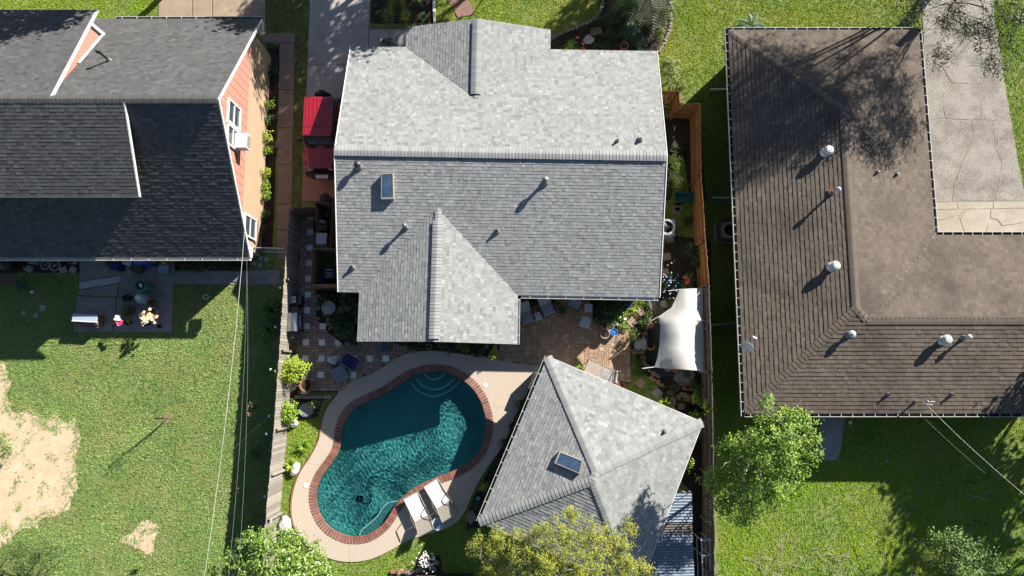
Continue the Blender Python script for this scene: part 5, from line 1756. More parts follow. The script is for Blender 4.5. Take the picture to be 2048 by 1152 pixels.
SAIL = M('sail_cloth', (0.78, 0.765, 0.72), (0.70, 0.685, 0.645), rough=0.9, scale=3, translucent=0.22, bump=0.15, bscale=6)
# sail cloth stretched over three pipe hoops: rows from top to bottom of the picture
rows = [((1359, 579, 1.35), (1404, 578, 1.55)), ((1352, 596, 1.40), (1405, 598, 1.35)), ((1343, 615, 1.5), (1405, 618, 1.35)), ((1316, 634, 1.55), (1403, 641, 1.6)), ((1321, 650, 1.55), (1406, 655, 1.3)),
        ((1320, 672, 1.45), (1407, 680, 1.2)), ((1318, 695, 1.4), (1407, 700, 1.2)), ((1315, 715, 1.35), (1407, 722, 1.25)), ((1309, 734, 1.3), (1406, 742, 1.4))]
t = thing('shade_sail', 'white fabric shade stretched over hoops above the dark pond', 'shade', P(1360, 665, 0))
SO = t.location
nc = 12
vs, fs = [], []
for i, (a, b) in enumerate(rows):
    a3, b3 = P(a[0], a[1], a[2]), P(b[0], b[1], b[2])
    for k in range(nc + 1):
        q_ = k / nc
        p = a3.lerp(b3, q_)
        hoop = 0.22 if i in (3,) else (0.12 if i in (0, 8) else 0.16)
        p.z += hoop * math.sin(math.pi * q_) 
        p.z += 0.30 * math.sin(math.pi * min(1.0, q_ * 1.25)) * (0 if i in (0, 3, 8) else 1) * (1 if q_ < 0.8 else (1 - q_) * 5)
        vs.append(p - SO)
for i in range(len(rows) - 1):
    for k in range(nc):
        fs.append((i * (nc + 1) + k, (i + 1) * (nc + 1) + k, (i + 1) * (nc + 1) + k + 1, i * (nc + 1) + k + 1))
MB().add(vs, fs).build('cloth', SAIL, t, smooth=True)
for ri, ext in ((0, (1337, 582, 1.2)), (3, (1304, 641, 1.45)), (8, (1285, 737, 1.2))):
    a, b = rows[ri]
    pts_ = [P(*ext)] + [SO + Vector(vs[ri * (nc + 1) + k]) - Vector((0, 0, 0.03)) for k in range(0, nc + 1, 2)] + [P(b[0] + 14, b[1] + 2, 1.3)]
    pts_ = [P(ext[0], ext[1], 0.9)] + pts_
    MB().tube([p - SO for p in pts_], 0.022, 8).build('hoop', WHITE, t, smooth=True)

# rocks
ROCKM = [M('rock_%s' % w, c, tuple(v * 0.68 for v in c), rough=0.92, scale=7, bump=0.5, bscale=14, fine=0.15) for w, c in
         (('tan', (0.36, 0.26, 0.17)), ('rust', (0.40, 0.20, 0.10)), ('brown', (0.24, 0.155, 0.105)), ('grey', (0.30, 0.28, 0.26)), ('white', (0.62, 0.59, 0.54)))]
def rock(px, py, rx_, ry_, h, mi, label, rz=0.0, seed=0, group=None, z=0.0, flat=0.0):
    import bmesh
    bm = bmesh.new()
    bmesh.ops.create_icosphere(bm, subdivisions=2, radius=1)
    sv = Vector((seed * 3.1, seed * 1.7, 0))
    for v in bm.verts:
        d = 1 + 0.30 * mnoise.noise(v.co * 1.1 + sv) + 0.12 * mnoise.noise(v.co * 2.7 + sv)
        v.co = v.co * d
        v.co.z = max(-0.3, min(v.co.z, 0.75 - flat))
        v.co = Vector((v.co.x * rx_, v.co.y * ry_, (v.co.z + 0.3) * h))
    me_ = bpy.data.meshes.new('rock')
    bm.to_mesh(me_)
    bm.free()
    me_.materials.append(ROCKM[mi])
    o = bpy.data.objects.new('rock', me_)
    COL.objects.link(o)
    o.location = P(px, py, z)
    o.rotation_euler.z = rz
    return tag(o, label, 'rock', group)
rock(1280, 690, 0.30, 0.48, 0.20, 4, 'large pale flat rock on the left rim of the pond', R(-12), 1, flat=0.2)
rock(1369, 756, 0.50, 0.44, 0.22, 3, 'large speckled grey boulder at the bottom of the pond', R(20), 2, flat=0.15)
rock(1337, 738, 0.22, 0.12, 0.1, 3, 'thin grey stone tucked at the pond corner under the sail', R(10), 33)
rim = [(1297, 640, 0.22, 0.12, 0, 50), (1293, 653, 0.13, 0.28, 0, -8), (1288, 668, 0.20, 0.15, 1, 20), (1277, 676, 0.2, 0.16, 2, 40), (1269, 703, 0.28, 0.19, 2, -25), (1282, 704, 0.22, 0.18, 2, -30), (1285, 716, 0.18, 0.20, 1, 0),
       (1288, 726, 0.16, 0.2, 2, 10), (1294, 733, 0.17, 0.16, 1, 0), (1306, 747, 0.17, 0.17, 0, 0), (1302, 754, 0.16, 0.14, 0, 20), (1314, 751, 0.17, 0.22, 2, 30), (1316, 763, 0.17, 0.16, 1, 0), (1322, 769, 0.21, 0.15, 2, -20), (1308, 759, 0.13, 0.1, 0, 0), (1350, 740, 0.2, 0.17, 1, 15)]
for i, (x, y, a, b, m_, r_) in enumerate(rim):
    rock(x, y, a * 0.78, b * 0.78, 0.22, m_, '%s stone clockwise-down the rim of the dark pond from its top' % ordinal(i), R(r_), i + 5, 'stones of the pond rim')
for i, (x, y, a, b, m_, r_) in enumerate([(1304, 614, 0.3, 0.42, 3, 20), (1318, 622, 0.28, 0.36, 2, -15), (1326, 610, 0.24, 0.2, 4, 0), (1314, 606, 0.2, 0.22, 2, 10)]):
    rock(x, y, a, b, 0.22, m_, ('long grey flagstone left of the shade sail top', 'brown flagstone between grey flagstone and shade sail', 'small pale stone left of the shade sail', 'small brown stone under the grey house corner by the sail')[i], R(r_), i + 31)
gr = [(1363, 768, 0.42, 0.16, 2, -20), (1376, 778, 0.42, 0.14, 2, -5), (1352, 776, 0.25, 0.2, 2, 30), (1368, 790, 0.4, 0.18, 0, -10), (1342, 787, 0.28, 0.2, 2, -30), (1356, 795, 0.24, 0.2, 2, 10), (1380, 800, 0.45, 0.16, 2, 0), (1345, 801, 0.2, 0.3, 3, 20), (1362, 812, 0.3, 0.25, 2, 10), (1340, 812, 0.3, 0.22, 3, -40)]
for i, (x, y, a, b, m_, r_) in enumerate(gr):
    rock(x, y, a * 0.8, b * 0.8, 0.2, m_, '%s rockery stone counted down from the speckled boulder towards the pool house' % ordinal(i), R(r_), i + 41, 'stones of the rockery')
rock(572, 1047, 0.30, 0.42, 0.5, 4, 'white boulder by the left deck edge near the leafy tree', R(20), 61)
rock(592, 937, 0.20, 0.36, 0.3, 4, 'long white rock beside the lower spiky plant', R(-20), 62)
rock(588, 846, 0.24, 0.2, 0.3, 4, 'small white rock under the lower bright shrub', R(-20), 63)
rock(1177, 80, 0.28, 0.24, 0.18, 4, 'pale square stone in the dark front bed', R(5), 64, flat=0.2)
for i, (x, y) in enumerate(((846, 1152), (858, 1150), (867, 1137), (872, 1124), (864, 1116), (840, 1140), (818, 1144), (800, 1143))):
    rock(x, y, 0.13, 0.2, 0.18, 0 if i % 2 else 3, '%s small edging stone around the white flowering bush at the bottom' % ordinal(i), R(20 * i), 70 + i, 'edging stones of the flower bed')

# stepping stones
FLAG = M('flagstone', (0.40, 0.285, 0.215), (0.30, 0.205, 0.155), rough=0.92, scale=5, rnd=0.15, bump=0.3, fine=0.12)
def stepstone(px, py, s, rz, label, group=None, mat=FLAG, round_=False, z=0.0):
    if round_:
        o = MB().lathe([(s, -0.02), (s, 0.035), (s * 0.93, 0.045), (0, 0.045)], n=20).build('stepping_stone', mat, smooth=True, loc=P(px, py, z))
    else:
        o = MB().box((0, 0, 0.012), (s * 2, s * 2, 0.06)).build('stepping_stone', mat, bevel=0.02, loc=P(px, py, z))
    o.rotation_euler.z = rz
    EXCL.append([(o.location.x + s * 1.2 * math.cos(a), o.location.y + s * 1.2 * math.sin(a)) for a in [k * math.pi / 4 for k in range(8)]])
    return tag(o, label, 'paving stone', group)
stepstone(1282, 622, 0.20, R(42), 'diamond-set pink stepping stone nearest the grey house corner')
stepstone(1263, 644, 0.20, R(45), 'diamond-set tan stepping stone just above the gold paver patio')
stepstone(1281, 765, 0.21, R(48), 'diamond-set pink stepping stone on grass below the patio')
stepstone(1315, 786, 0.20, R(40), 'grey diamond stepping stone near the rockery', mat=CONC)
stepstone(942, 1034, 0.23, R(40), 'brown diamond stepping stone by the pool house gutter corner')
for i, (x, y) in enumerate(((1352, 422), (1347, 446), (1340, 478), (1334, 513), (1330, 545), (1356, 415))):
    stepstone(x, y, 0.19, R(3 * i), '%s dark stepping stone down the shaded passage by the cedar fence' % ordinal(i), 'stepping stones of the side passage')
for i, (x, y) in enumerate(((522, 517), (521, 531), (533, 519), (510, 527))):
    stepstone(x, y, 0.13, 0, 'round stepping stone by the wire gate, ' + ('upper left one', 'lower left one', 'upper right one', 'leftmost one')[i], 'round stepping stones by the gate', CONC, True)
stepstone(86, 616, 0.16, 0, 'round concrete stepping stone in the left yard shade', None, CONC, True)
stepstone(48, 626, 0.10, R(-40), 'slanted concrete block left of the other block on the lawn', None, CONC)
stepstone(72, 631, 0.11, R(10), 'concrete block beside the round stone on the lawn', None, CONC)
for nm_, sc_ in (('stepping_stone', 1),):
    pass
# pink path slabs in the front lawn
PINKS = M('pink_path_slab', (0.34, 0.20, 0.165), (0.26, 0.15, 0.125), rough=0.9, scale=5, rnd=0.15, bump=0.25, fine=0.12)
for i, poly in enumerate(([(893, -10), (905, -14), (915, 3), (897, 9)], [(914, 3), (934, -4), (949, 28), (916, 36), (904, 14)], [(870, -40), (892, -45), (902, -16), (884, -8)])):
    pl = P2(poly)
    EXCL.append(pl)
    c = Vector((sum(p[0] for p in pl) / len(pl), sum(p[1] for p in pl) / len(pl), 0))
    o = MB().prism(wobble(pl, 0.02, 0.3, i), -0.02, 0.04).build('path_slab', PINKS, off=c, loc=c)
    tag(o, ('small pink paving slab at the top edge of the front lawn', 'large pink paving slab touching the front gable roof', 'pink paving slab beyond the top edge')[i], 'paving stone')

# ------------------------------------------------------------------ pots and buckets
def pot(px, py, r, h, mat, label, z=0.0, name='flower_pot', fill=SOIL, cat='pot', group=None, flare=0.82):
    t = thing(name, label, cat, P(px, py, z), 0, group)
    MB().lathe([(0, 0), (r * flare, 0), (r, h * 0.9), (r * 1.06, h * 0.9), (r * 1.06, h), (r * 0.9, h), (r * 0.88, h - 0.05), (0, h - 0.05)], n=24).build('body', mat, t, smooth=True)
    if fill:
        MB().lathe([(r * 0.885, h - 0.055), (r * 0.5, h - 0.035), (0, h - 0.03)], n=16).build('filling', fill, t)
    return t
GREENP = M('green_bin_plastic', (0.09, 0.26, 0.18), (0.07, 0.20, 0.14), rough=0.5, scale=6)
t = pot(298, 575, 0.27, 0.85, GREENP, 'tall green bin with junk inside on the left back slab', 0.06, 'green_bin', BLACKP, 'bin')
MB().box((0.03, 0, 0.80), (0.12, 0.2, 0.06), rz=0.5).build('junk', WHITE, t)
GREYBIN = M('pale_grey_plastic', (0.42, 0.46, 0.47), (0.33, 0.37, 0.38), rough=0.5)
t = thing('grey_bin', 'pale grey bin with round lid below the green bin', 'bin', P(291, 598, 0.06))
MB().lathe([(0, 0), (0.24, 0), (0.26, 0.5), (0.2, 0.62), (0, 0.62)], n=22).build('body', GREYBIN, t, smooth=True)
MB().lathe([(0.13, 0.62), (0.13, 0.70), (0.1, 0.71), (0, 0.71)], n=20).build('lid', WHITE, t, smooth=True)
pot(309, 606, 0.18, 0.30, TERRA, 'reddish flower pot right of the pale grey bin', 0.06)
pot(311, 625, 0.20, 0.34, M('white_glaze', (0.60, 0.64, 0.66), (0.5, 0.54, 0.56), rough=0.4), 'white rimmed flower pot above the peach flowers', 0.06)
pot(258, 597, 0.17, 0.25, BLACKP, 'small black pot left of the pale grey bin', 0.06)
pot(262, 622, 0.27, 0.32, M('olive_tub', (0.10, 0.10, 0.06), (0.07, 0.07, 0.045), rough=0.7), 'wide dark tub with a leafy plant on the slab', 0.06)
pot(260, 645, 0.14, 0.24, BLACKP, 'black pot between the pink and the peach flowers', 0.06)
pot(321, 653, 0.09, 0.16, BLACKP, 'tiny black pot at the lower right of the slab', 0.06)
pot(237, 643, 0.16, 0.26, TERRA, 'clay pot holding the pink and white flower', 0.06)
pot(295, 645, 0.18, 0.26, BLACKP, 'black pot under the peach flowers', 0.06)
pot(1208, 669, 0.22, 0.40, M('grey_urn', (0.40, 0.35, 0.30), (0.30, 0.26, 0.22), rough=0.8), 'grey pot filled with pebbles at the patio corner', 0.05)
pot(1226, 665, 0.17, 0.34, M('bright_blue_plastic', (0.08, 0.25, 0.62), (0.06, 0.2, 0.52), rough=0.4), 'bright blue bucket beside the grey pebble pot', 0.05, 'blue_bucket', M('blue_bucket_water', (0.05, 0.22, 0.6), (0.04, 0.17, 0.5), rough=0.1), 'bucket')
pot(1299, 652, 0.13, 0.22, M('pink_pot', (0.60, 0.20, 0.14), (0.5, 0.16, 0.11), rough=0.6), 'pink rimmed pot at the top of the pond', 0.03)
pot(1279, 672, 0.14, 0.26, TERRA, 'clay pot with spiky plant left of the pond', 0.0)
pot(1298, 742, 0.05, 0.2, WHITE, 'small pale bottle at the pond lower corner', 0.0, 'pale_bottle', None, 'bottle')
pot(859, 694, 0.14, 0.26, M('tan_pot', (0.36, 0.30, 0.23), (0.28, 0.23, 0.18), rough=0.8), 'round tan pot at the pool deck below the grey house wing', 0.05)
pot(1247, 97, 0.20, 0.34, TERRA, 'clay pot half under the front eave of the grey house', 0.0)
pot(1393, 812, 0.26, 0.42, BLACKP, 'large black pot with a leafy plant by the back fence', 0.0)
pot(1378, 826, 0.2, 0.32, BLACKP, 'black pot at the pool house roof corner', 0.0)
pot(1374, 775, 0.12, 0.25, M('orange_plastic', (0.72, 0.16, 0.04), (0.6, 0.13, 0.035), rough=0.4), 'small bright orange pot in the rockery', 0.0)
pot(967, 1008, 0.15, 0.28, BLACKP, 'dark pot in the bed under the pool house gutter', 0.0)
pot(617, 770, 0.30, 0.42, TERRA, 'big clay pot in the corner of the patterned patio', 0.05)
pot(573, 786, 0.12, 0.3, GALV, 'metal pail below the upper bright shrub', 0.0, 'metal_pail', SOIL, 'pail')
t = tag(MB().lathe([(0, 0), (0.10, 0), (0.12, 0.06), (0.09, 0.16), (0, 0.19)], n=18).build('blue_garden_globe', M('pale_blue_glaze', (0.30, 0.48, 0.55), (0.22, 0.38, 0.46), rough=0.25), smooth=True, loc=P(957, 997, 0)), 'pale blue garden globe beside the pool house gutter', 'globe')
t = tag(MB().lathe([(0, 0), (0.34, 0), (0.34, 0.16), (0.30, 0.20), (0, 0.20)], n=26).build('round_stone_table', CONC, smooth=True, loc=P(613, 820, 0)), 'low round stone disc beside the rose in the shaded corner', 'stone')
t = tag(MB().lathe([(0, 0), (0.07, 0.02), (0.09, 0.09), (0.07, 0.16), (0, 0.18)], n=16).build('white_ball', WHITE, smooth=True, loc=P(67, 584, 0)), 'small white ball light on the shaded left lawn', 'light')
t = tag(MB().tube([(0.12 * math.cos(a), 0.12 * math.sin(a), 0.03) for a in [k * math.pi / 10 for k in range(21)]], 0.025, 6).build('ring_valve', WHITE, smooth=True, loc=P(412, 594, 0)), 'pale ring lying on the lawn edge of the sunlit triangle', 'ring')
t = tag(MB().lathe([(0, 0), (0.09, 0), (0.09, 0.04), (0, 0.05)], n=16).build('white_disc', WHITE, smooth=True, loc=P(1700, 845, 0)), 'white round lid on the shaded lawn under the brown house eave', 'lid')
t = tag(MB().box((0, 0, 0.01), (0.12, 0.1, 0.015), rz=0.4).build('paper_scrap', WHITE, loc=P(1774, 922, 0)), 'scrap of white paper on the shaded right lawn', 'paper')
# fence-top lamps along the left fence (outside face)
for i, (x, y) in enumerate(((560, 575), (551, 654), (542, 739), (539, 832), (534, 868), (530, 993))):
    t = thing('fence_light', 'small white lamp on the long grey fence, %s from the top' % ordinal(i), 'lamp', P(x, y, 1.55), 0, 'lamps on the long grey fence')
    MB().lathe([(0, -0.05), (0.05, -0.05), (0.06, 0.03), (0, 0.05)], n=12).build('shade', WHITE, t, smooth=True)
    MB().box((0.10, 0, -0.02), (0.16, 0.03, 0.03)).build('bracket', DARKM, t)
# bench on the left slab
t = thing('garden_bench', 'long bench with pale blue top and wooden underside on the left slab', 'bench', P(188, 640, 0.06), R(-3))
MB().box((0, 0.05, 0.72), (1.18, 0.34, 0.06)).build('top', M('pale_blue_board', (0.42, 0.50, 0.60), (0.36, 0.44, 0.54), rough=0.45), t, bevel=0.01)
MB().box((0, -0.135, 0.70), (1.18, 0.05, 0.14)).build('front_board', WHITE, t, bevel=0.01)
for k in range(3):
    MB().box((0.06, -0.34 + k * 0.07, 0.40), (0.86, 0.06, 0.04)).build('slat', M('red_slat', (0.30, 0.15, 0.11), (0.22, 0.11, 0.08), rough=0.8), t)
for sx in (-0.5, 0.5):
    MB().box((sx, 0.0, 0.36), (0.08, 0.5, 0.66)).build('leg', TANWOOD, t)
# clutter in the shade under the red house eave, each a thing of its own
t = tag(MB().lathe([(0, 0), (0.30, 0), (0.34, 0.55), (0.30, 0.62), (0.1, 0.70), (0, 0.71)], n=24).build('round_black_barrel', BLACKP, smooth=True, loc=P(24, 529, 0)), 'round black barrel under the red house eave', 'barrel')
def wheel_thing(px, py, r, label):
    t = thing('bicycle_wheel', label, 'wheel', P(px, py, 0.10), 0, 'wheels under the eave')
    MB().tube([(r * math.cos(k * math.pi / 12), r * math.sin(k * math.pi / 12), 0.0) for k in range(25)], 0.02, 6).build('rim', GALV, t)
    sp_ = MB()
    for k in range(8):
        sp_.tube([(0, 0, 0), (r * math.cos(k * math.pi / 4), r * math.sin(k * math.pi / 4), 0)], 0.007, 4)
    sp_.build('spokes', GALV, t)
wheel_thing(90, 530, 0.22, 'left spoked wheel lying under the red house eave')
wheel_thing(110, 531, 0.25, 'right spoked wheel lying under the red house eave')
pot(150, 524, 0.15, 0.3, M('grey_rim_pot', (0.42, 0.43, 0.45), (0.3, 0.31, 0.33), rough=0.6), 'grey rimmed pot in the clutter under the red house eave', 0.0)
pot(138, 526, 0.14, 0.24, BLACKP, 'black pot left of the grey rimmed pot under the eave', 0.0)
t = tag(MB().box((0, 0, 0.25), (0.28, 0.42, 0.5), rz=0.1).build('grey_crate', M('grey_plastic', (0.25, 0.26, 0.28), (0.19, 0.2, 0.22), rough=0.6), bevel=0.02, loc=P(76, 521, 0)), 'upright grey crate in the clutter under the red house eave', 'crate')
cloth_lump('pale_sack', 'pale crumpled sack left of the wheels under the eave', 60, 538, 0.2, 0.16, 0.3, M('pale_sack', (0.36, 0.36, 0.35), (0.27, 0.27, 0.27), rough=0.9), z=0, seed=21, cat='sack')
t = tag(MB().box((0, 0, 0.05), (0.34, 0.30, 0.1), rz=0.2).build('tan_block', CONC, bevel=0.02, loc=P(128, 540, 0)), 'tan concrete block under the red house eave', 'block')
t = tag(MB().lathe([(0, 0), (0.18, 0), (0.18, 0.09), (0, 0.1)], n=20).build('round_paver', CONC, smooth=True, loc=P(147, 540, 0)), 'round paver standing beside the tan block', 'paving stone')
t = tag(MB().box((0, 0, 0.5), (0.52, 0.16, 1.0)).build('white_meter_box', WHITE, bevel=0.01, loc=P(196, 515, 0.06)), 'white box against the red house wall below the gutter', 'box')
cloth_lump('blue_tarp', 'bright blue tarpaulin bundled under the red house eave', 288, 522, 0.85, 0.28, 0.75, M('blue_tarp', (0.02, 0.10, 0.50), (0.015, 0.07, 0.38), rough=0.45, bump=0.3, bscale=14), z=0.06, seed=31, cat='tarpaulin')
t = tag(MB().box((0, 0, 0.25), (0.46, 0.5, 0.5), rz=-0.1).build('navy_box', NAVY, bevel=0.03, loc=P(241, 533, 0.06)), 'dark navy box in the clutter on the slab', 'box')
t = tag(MB().box((0, 0, 0.35), (0.40, 0.28, 0.08), rz=-0.25).build('white_cooler', M('cooler_white', (0.55, 0.57, 0.58), (0.46, 0.48, 0.5), rough=0.5), bevel=0.02, loc=P(262, 527, 0.3)), 'white cooler lid on top of the blue tarpaulin', 'cooler')
t = thing('storage_tub', 'pale blue storage tub at the right end of the clutter', 'tub', P(333, 540, 0.06), R(-4))
MB().box((0, 0, 0.16), (0.42, 0.34, 0.32), taper=1.08).build('body', M('pale_blue_tub', (0.24, 0.32, 0.44), (0.19, 0.26, 0.37), rough=0.5), t, bevel=0.02)
MB().box((0, 0, 0.33), (0.48, 0.40, 0.03)).build('lid', M('tub_lid', (0.33, 0.41, 0.53), (0.27, 0.34, 0.45), rough=0.5), t, bevel=0.01)
cloth_lump('grey_sack', 'grey sack on the slab left of the navy box', 219, 533, 0.16, 0.24, 0.3, GREYF, z=0.06, seed=35, cat='sack')
t = tag(MB().box((0, 0, 0.12), (0.22, 0.3, 0.24)).build('cinder_block', CONC, bevel=0.01, loc=P(263, 540, 0.06)), 'grey cinder block right of the navy box', 'block')
t = tag(MB().lathe([(0, 0), (0.28, 0), (0.30, 0.4), (0.25, 0.44), (0, 0.40)], n=22).build('olive_tub', MATS['olive_tub'], smooth=True, loc=P(280, 538, 0.06)), 'dark olive tub in front of the blue tarpaulin', 'tub')
t = tag(MB().box((0, 0, 0.4), (0.5, 0.2, 0.05), rz=-0.2, rx=0.5).build('orange_board', TANWOOD, loc=P(310, 524, 0.2)), 'brown board leaning by the blue tarpaulin', 'board')
cloth_lump('yellow_rag', 'yellow rag near the right end of the clutter', 330, 525, 0.12, 0.1, 0.2, M('yellow_cloth', (0.55, 0.42, 0.08), (0.45, 0.34, 0.06), rough=0.9), z=0.3, seed=37, cat='rag')
cloth_lump('tan_bag', 'small tan bag left of the pale blue tub', 315, 535, 0.12, 0.14, 0.22, M('tan_bag', (0.34, 0.3, 0.24), (0.27, 0.24, 0.19), rough=0.9), z=0.06, seed=39, cat='bag')
t = tag(MB().tube([(0.24 * math.cos(a), 0.20 * math.sin(a), 0.05) for a in [k * math.pi / 12 for k in range(25)]], 0.025, 6).build('garden_hose', M('green_hose', (0.16, 0.22, 0.15), (0.12, 0.17, 0.11), rough=0.5), smooth=True, loc=P(413, 531, 0)), 'coiled garden hose in the bed under the red house eave', 'hose')

# ------------------------------------------------------------------ air conditioning units
def condenser(px, py, s, label, body, rimc, rot=0.0):
    t = thing('air_conditioner', label, 'air conditioner', P(px, py, 0), rot)
    MB().box((0, 0, 0.04), (s * 1.25, s * 1.25, 0.1)).build('pad', CONC, t, bevel=0.01)
    MB().box((0, 0, 0.50), (s, s, 0.80)).build('body', body, t, bevel=0.14)
    for k in range(9):
        MB().box((0, 0, 0.16 + k * 0.075), (s * 1.01, s * 1.01, 0.014)).build('louvre', BLACKP if k % 2 else body, t, bevel=0.14)
    tp = MB()
    tp.lathe([(s * 0.40, 0.86), (s * 0.41, 0.93), (s * 0.52, 0.945), (s * 0.56, 0.90)], n=4)
    MB().lathe([(s * 0.34, 0.905), (s * 0.36, 0.945), (s * 0.47, 0.935), (s * 0.50, 0.89)], n=28).build('top_rim', rimc, t, smooth=True)
    MB().lathe([(0, 0.905), (s * 0.345, 0.905)], n=28).build('fan_well', BLACKP, t)
    for k in range(3):
        a = k * 2.094
        MB().box((0.16 * s * math.cos(a), 0.16 * s * math.sin(a), 0.915), (s * 0.30, s * 0.13, 0.012), rz=a, rx=0.3).build('fan_blade', DARKM, t)
    MB().lathe([(0, 0.94), (0.06, 0.94), (0.06, 0.90)], n=14).build('hub', DARKM, t)
    gl = MB()
    for r_ in (0.12, 0.22, 0.32):
        gl.tube([(s * r_ * math.cos(k * math.pi / 10), s * r_ * math.sin(k * math.pi / 10), 0.95) for k in range(21)], 0.006, 4)
    gl.build('grille', DARKM, t)
    return t
condenser(1448, 468, 0.80, 'brown air conditioner on a pale pad beside the brown house', M('brown_enamel', (0.24, 0.19, 0.165), (0.19, 0.15, 0.13), rough=0.5), M('taupe_rim', (0.40, 0.35, 0.31), (0.33, 0.29, 0.26), rough=0.5))
condenser(1326, 462, 0.82, 'white-rimmed air conditioner half under the grey house eave', M('pale_enamel', (0.6, 0.6, 0.58), (0.5, 0.5, 0.48), rough=0.4), WHITE)
# green garden cart
t = thing('garden_cart', 'dark green garden cart tub by the cedar fence', 'cart', P(1364, 400, 0), R(-3))
TEAL = M('teal_plastic', (0.03, 0.15, 0.15), (0.025, 0.12, 0.12), rough=0.45)
o = MB()
vs = []
for (sx, sy, z) in ((0.40, 0.17, 0.25), (0.50, 0.24, 0.60), (0.46, 0.20, 0.60), (0.36, 0.14, 0.29)):
    vs += [(-sx, -sy, z), (sx, -sy, z), (sx, sy, z), (-sx, sy, z)]
fs = [(3, 2, 1, 0)]
for k in range(3):
    for i in range(4):
        j = (i + 1) % 4
        fs.append((4 * k + i, 4 * k + j, 4 * k + 4 + j, 4 * k + 4 + i))
fs.append((12, 13, 14, 15))
o.add(vs, fs).build('tub', TEAL, t, bevel=0.015)
for s in (-1, 1):
    MB().tube([(-0.25, s * 0.24, 0.16), (-0.25, s * 0.29, 0.16)], 0.16, 16).build('wheel', RUB, t)
fr = MB()
fr.tube([(0.40, -0.2, 0.55), (0.62, -0.2, 0.75), (0.62, 0.2, 0.75), (0.40, 0.2, 0.55)], 0.018, 6)
fr.tube([(0.35, -0.15, 0.28), (0.4, -0.15, 0.0)], 0.016, 6)
fr.tube([(0.35, 0.15, 0.28), (0.4, 0.15, 0.0)], 0.016, 6)
fr.build('handle', DARKM, t)
# satellite dish on the brown house eave
t = thing('satellite_dish', 'white satellite dish on the left eave of the brown house', 'satellite dish', P(1490, 690, 2.6))
tilt = Matrix.Rotation(R(-30), 4, 'Z') @ Matrix.Rotation(R(62), 4, 'X')
d = MB().lathe([(0.0, 0.0), (0.12, 0.01), (0.24, 0.045), (0.30, 0.075), (0.295, 0.085), (0.22, 0.055), (0.0, 0.012)], n=28)
d.v = [tuple(Vector((-0.02, -0.05, 0.42)) + (tilt @ Vector(v_))) for v_ in d.v]
d.build('reflector', WHITE, t, smooth=True)
MB().tube([(0.1, 0, -0.1), (0.02, 0.0, 0.2), (-0.02, -0.04, 0.42)], 0.025, 8).build('mast', GALV, t)
MB().tube([(-0.02, -0.1, 0.28), (0.24, 0.28, 0.46)], 0.014, 6).build('feed_arm', GALV, t)
MB().box((0.27, 0.30, 0.50), (0.22, 0.08, 0.08), rz=R(-25)).build('receiver', WHITE, t, bevel=0.02)
# dark bin at the pool house corner on the deck
t = tag(MB().box((0, 0, 0.42), (0.50, 0.85, 0.84), rz=R(-23)).build('deck_box', M('dark_resin', (0.05, 0.045, 0.042), (0.035, 0.032, 0.03), rough=0.6), bevel=0.03, loc=P(1070, 764, 0.05)), 'dark storage box on the deck at the pool house corner', 'box')
# blue cushion / bag in the garden
cloth_lump('blue_sack', 'blue plastic sack under the grey house gutter near the stepping stones', 1257, 609, 0.2, 0.2, 0.3, M('blue_sack', (0.04, 0.10, 0.42), (0.03, 0.08, 0.33), rough=0.4), z=0, seed=51, cat='sack')
t = tag(MB().box((0, 0, 0.2), (0.42, 0.5, 0.4)).build('grey_planter', M('slate_planter', (0.09, 0.11, 0.15), (0.07, 0.09, 0.12), rough=0.7), bevel=0.02, loc=P(773, 694, 0.05)), 'slate grey planter box at the edge of the grey house wing', 'planter')
# red brick stack by the pool house
for i, (x, y, r_) in enumerate(((1235, 768, -22), (1240, 773, -24), (1247, 772, -20), (1236, 776, -25))):
    o = MB().box((0, 0, 0.05 + 0.06 * (i == 3)), (0.22, 0.34, 0.1)).build('loose_brick', COPING, bevel=0.008, loc=P(x, y, 0.02))
    o.rotation_euler.z = R(r_)
    tag(o, '%s loose red brick at the bottom of the gold patio, from the pool house' % ordinal(i), 'brick', 'loose bricks by the patio')
# edging blocks at the bottom of the patterned patio
EDG = M('edging_block', (0.36, 0.31, 0.25), (0.27, 0.23, 0.19), rough=0.9, scale=8, rnd=0.15, bump=0.3)
for i in range(9):
    o = MB().box((0, 0, 0.07), (0.19, 0.16, 0.14)).build('edging_block', EDG, bevel=0.02, loc=P(595 + i * 8.2, 794, 0))
    tag(o, 'tan edging block below the patterned patio, %s from the grey fence' % ordinal(i), 'block', 'edging blocks of the patio')
# white edging bricks of the front bed
for i in range(8):
    o = MB().box((0, 0, 0.06), (0.12, 0.30, 0.12)).build('white_edging_brick', WPAV, bevel=0.015, loc=P(867 + i * 0.4, -8 + i * 7.5, 0))
    tag(o, 'white edging brick of the palm bed, %s from the top edge' % ordinal(i), 'brick', 'white edging bricks of the palm bed')
# dark raised planter at the very bottom
t = thing('raised_planter', 'dark raised planter box at the bottom edge below the pool', 'planter', P(890, 1160, 0))
MB().box((0, 0, 0.22), (2.6, 0.6, 0.44)).build('box', M('dark_timber', (0.05, 0.045, 0.042), (0.035, 0.03, 0.028), rough=0.8), t, bevel=0.01)
MB().box((-0.55, 0.17, 0.45), (0.30, 0.25, 0.03)).build('slab', CONC, t, bevel=0.01)
for i in range(6):
    o = MB().box((0, 0, 0.07), (0.22, 0.12, 0.14)).build('bed_edging_brick', COPING, bevel=0.01, loc=P(786 + i * 10, 1143, 0))
    tag(o, 'red edging brick at the bottom edge, %s from the left' % ordinal(i), 'brick', 'red edging bricks at the bottom')
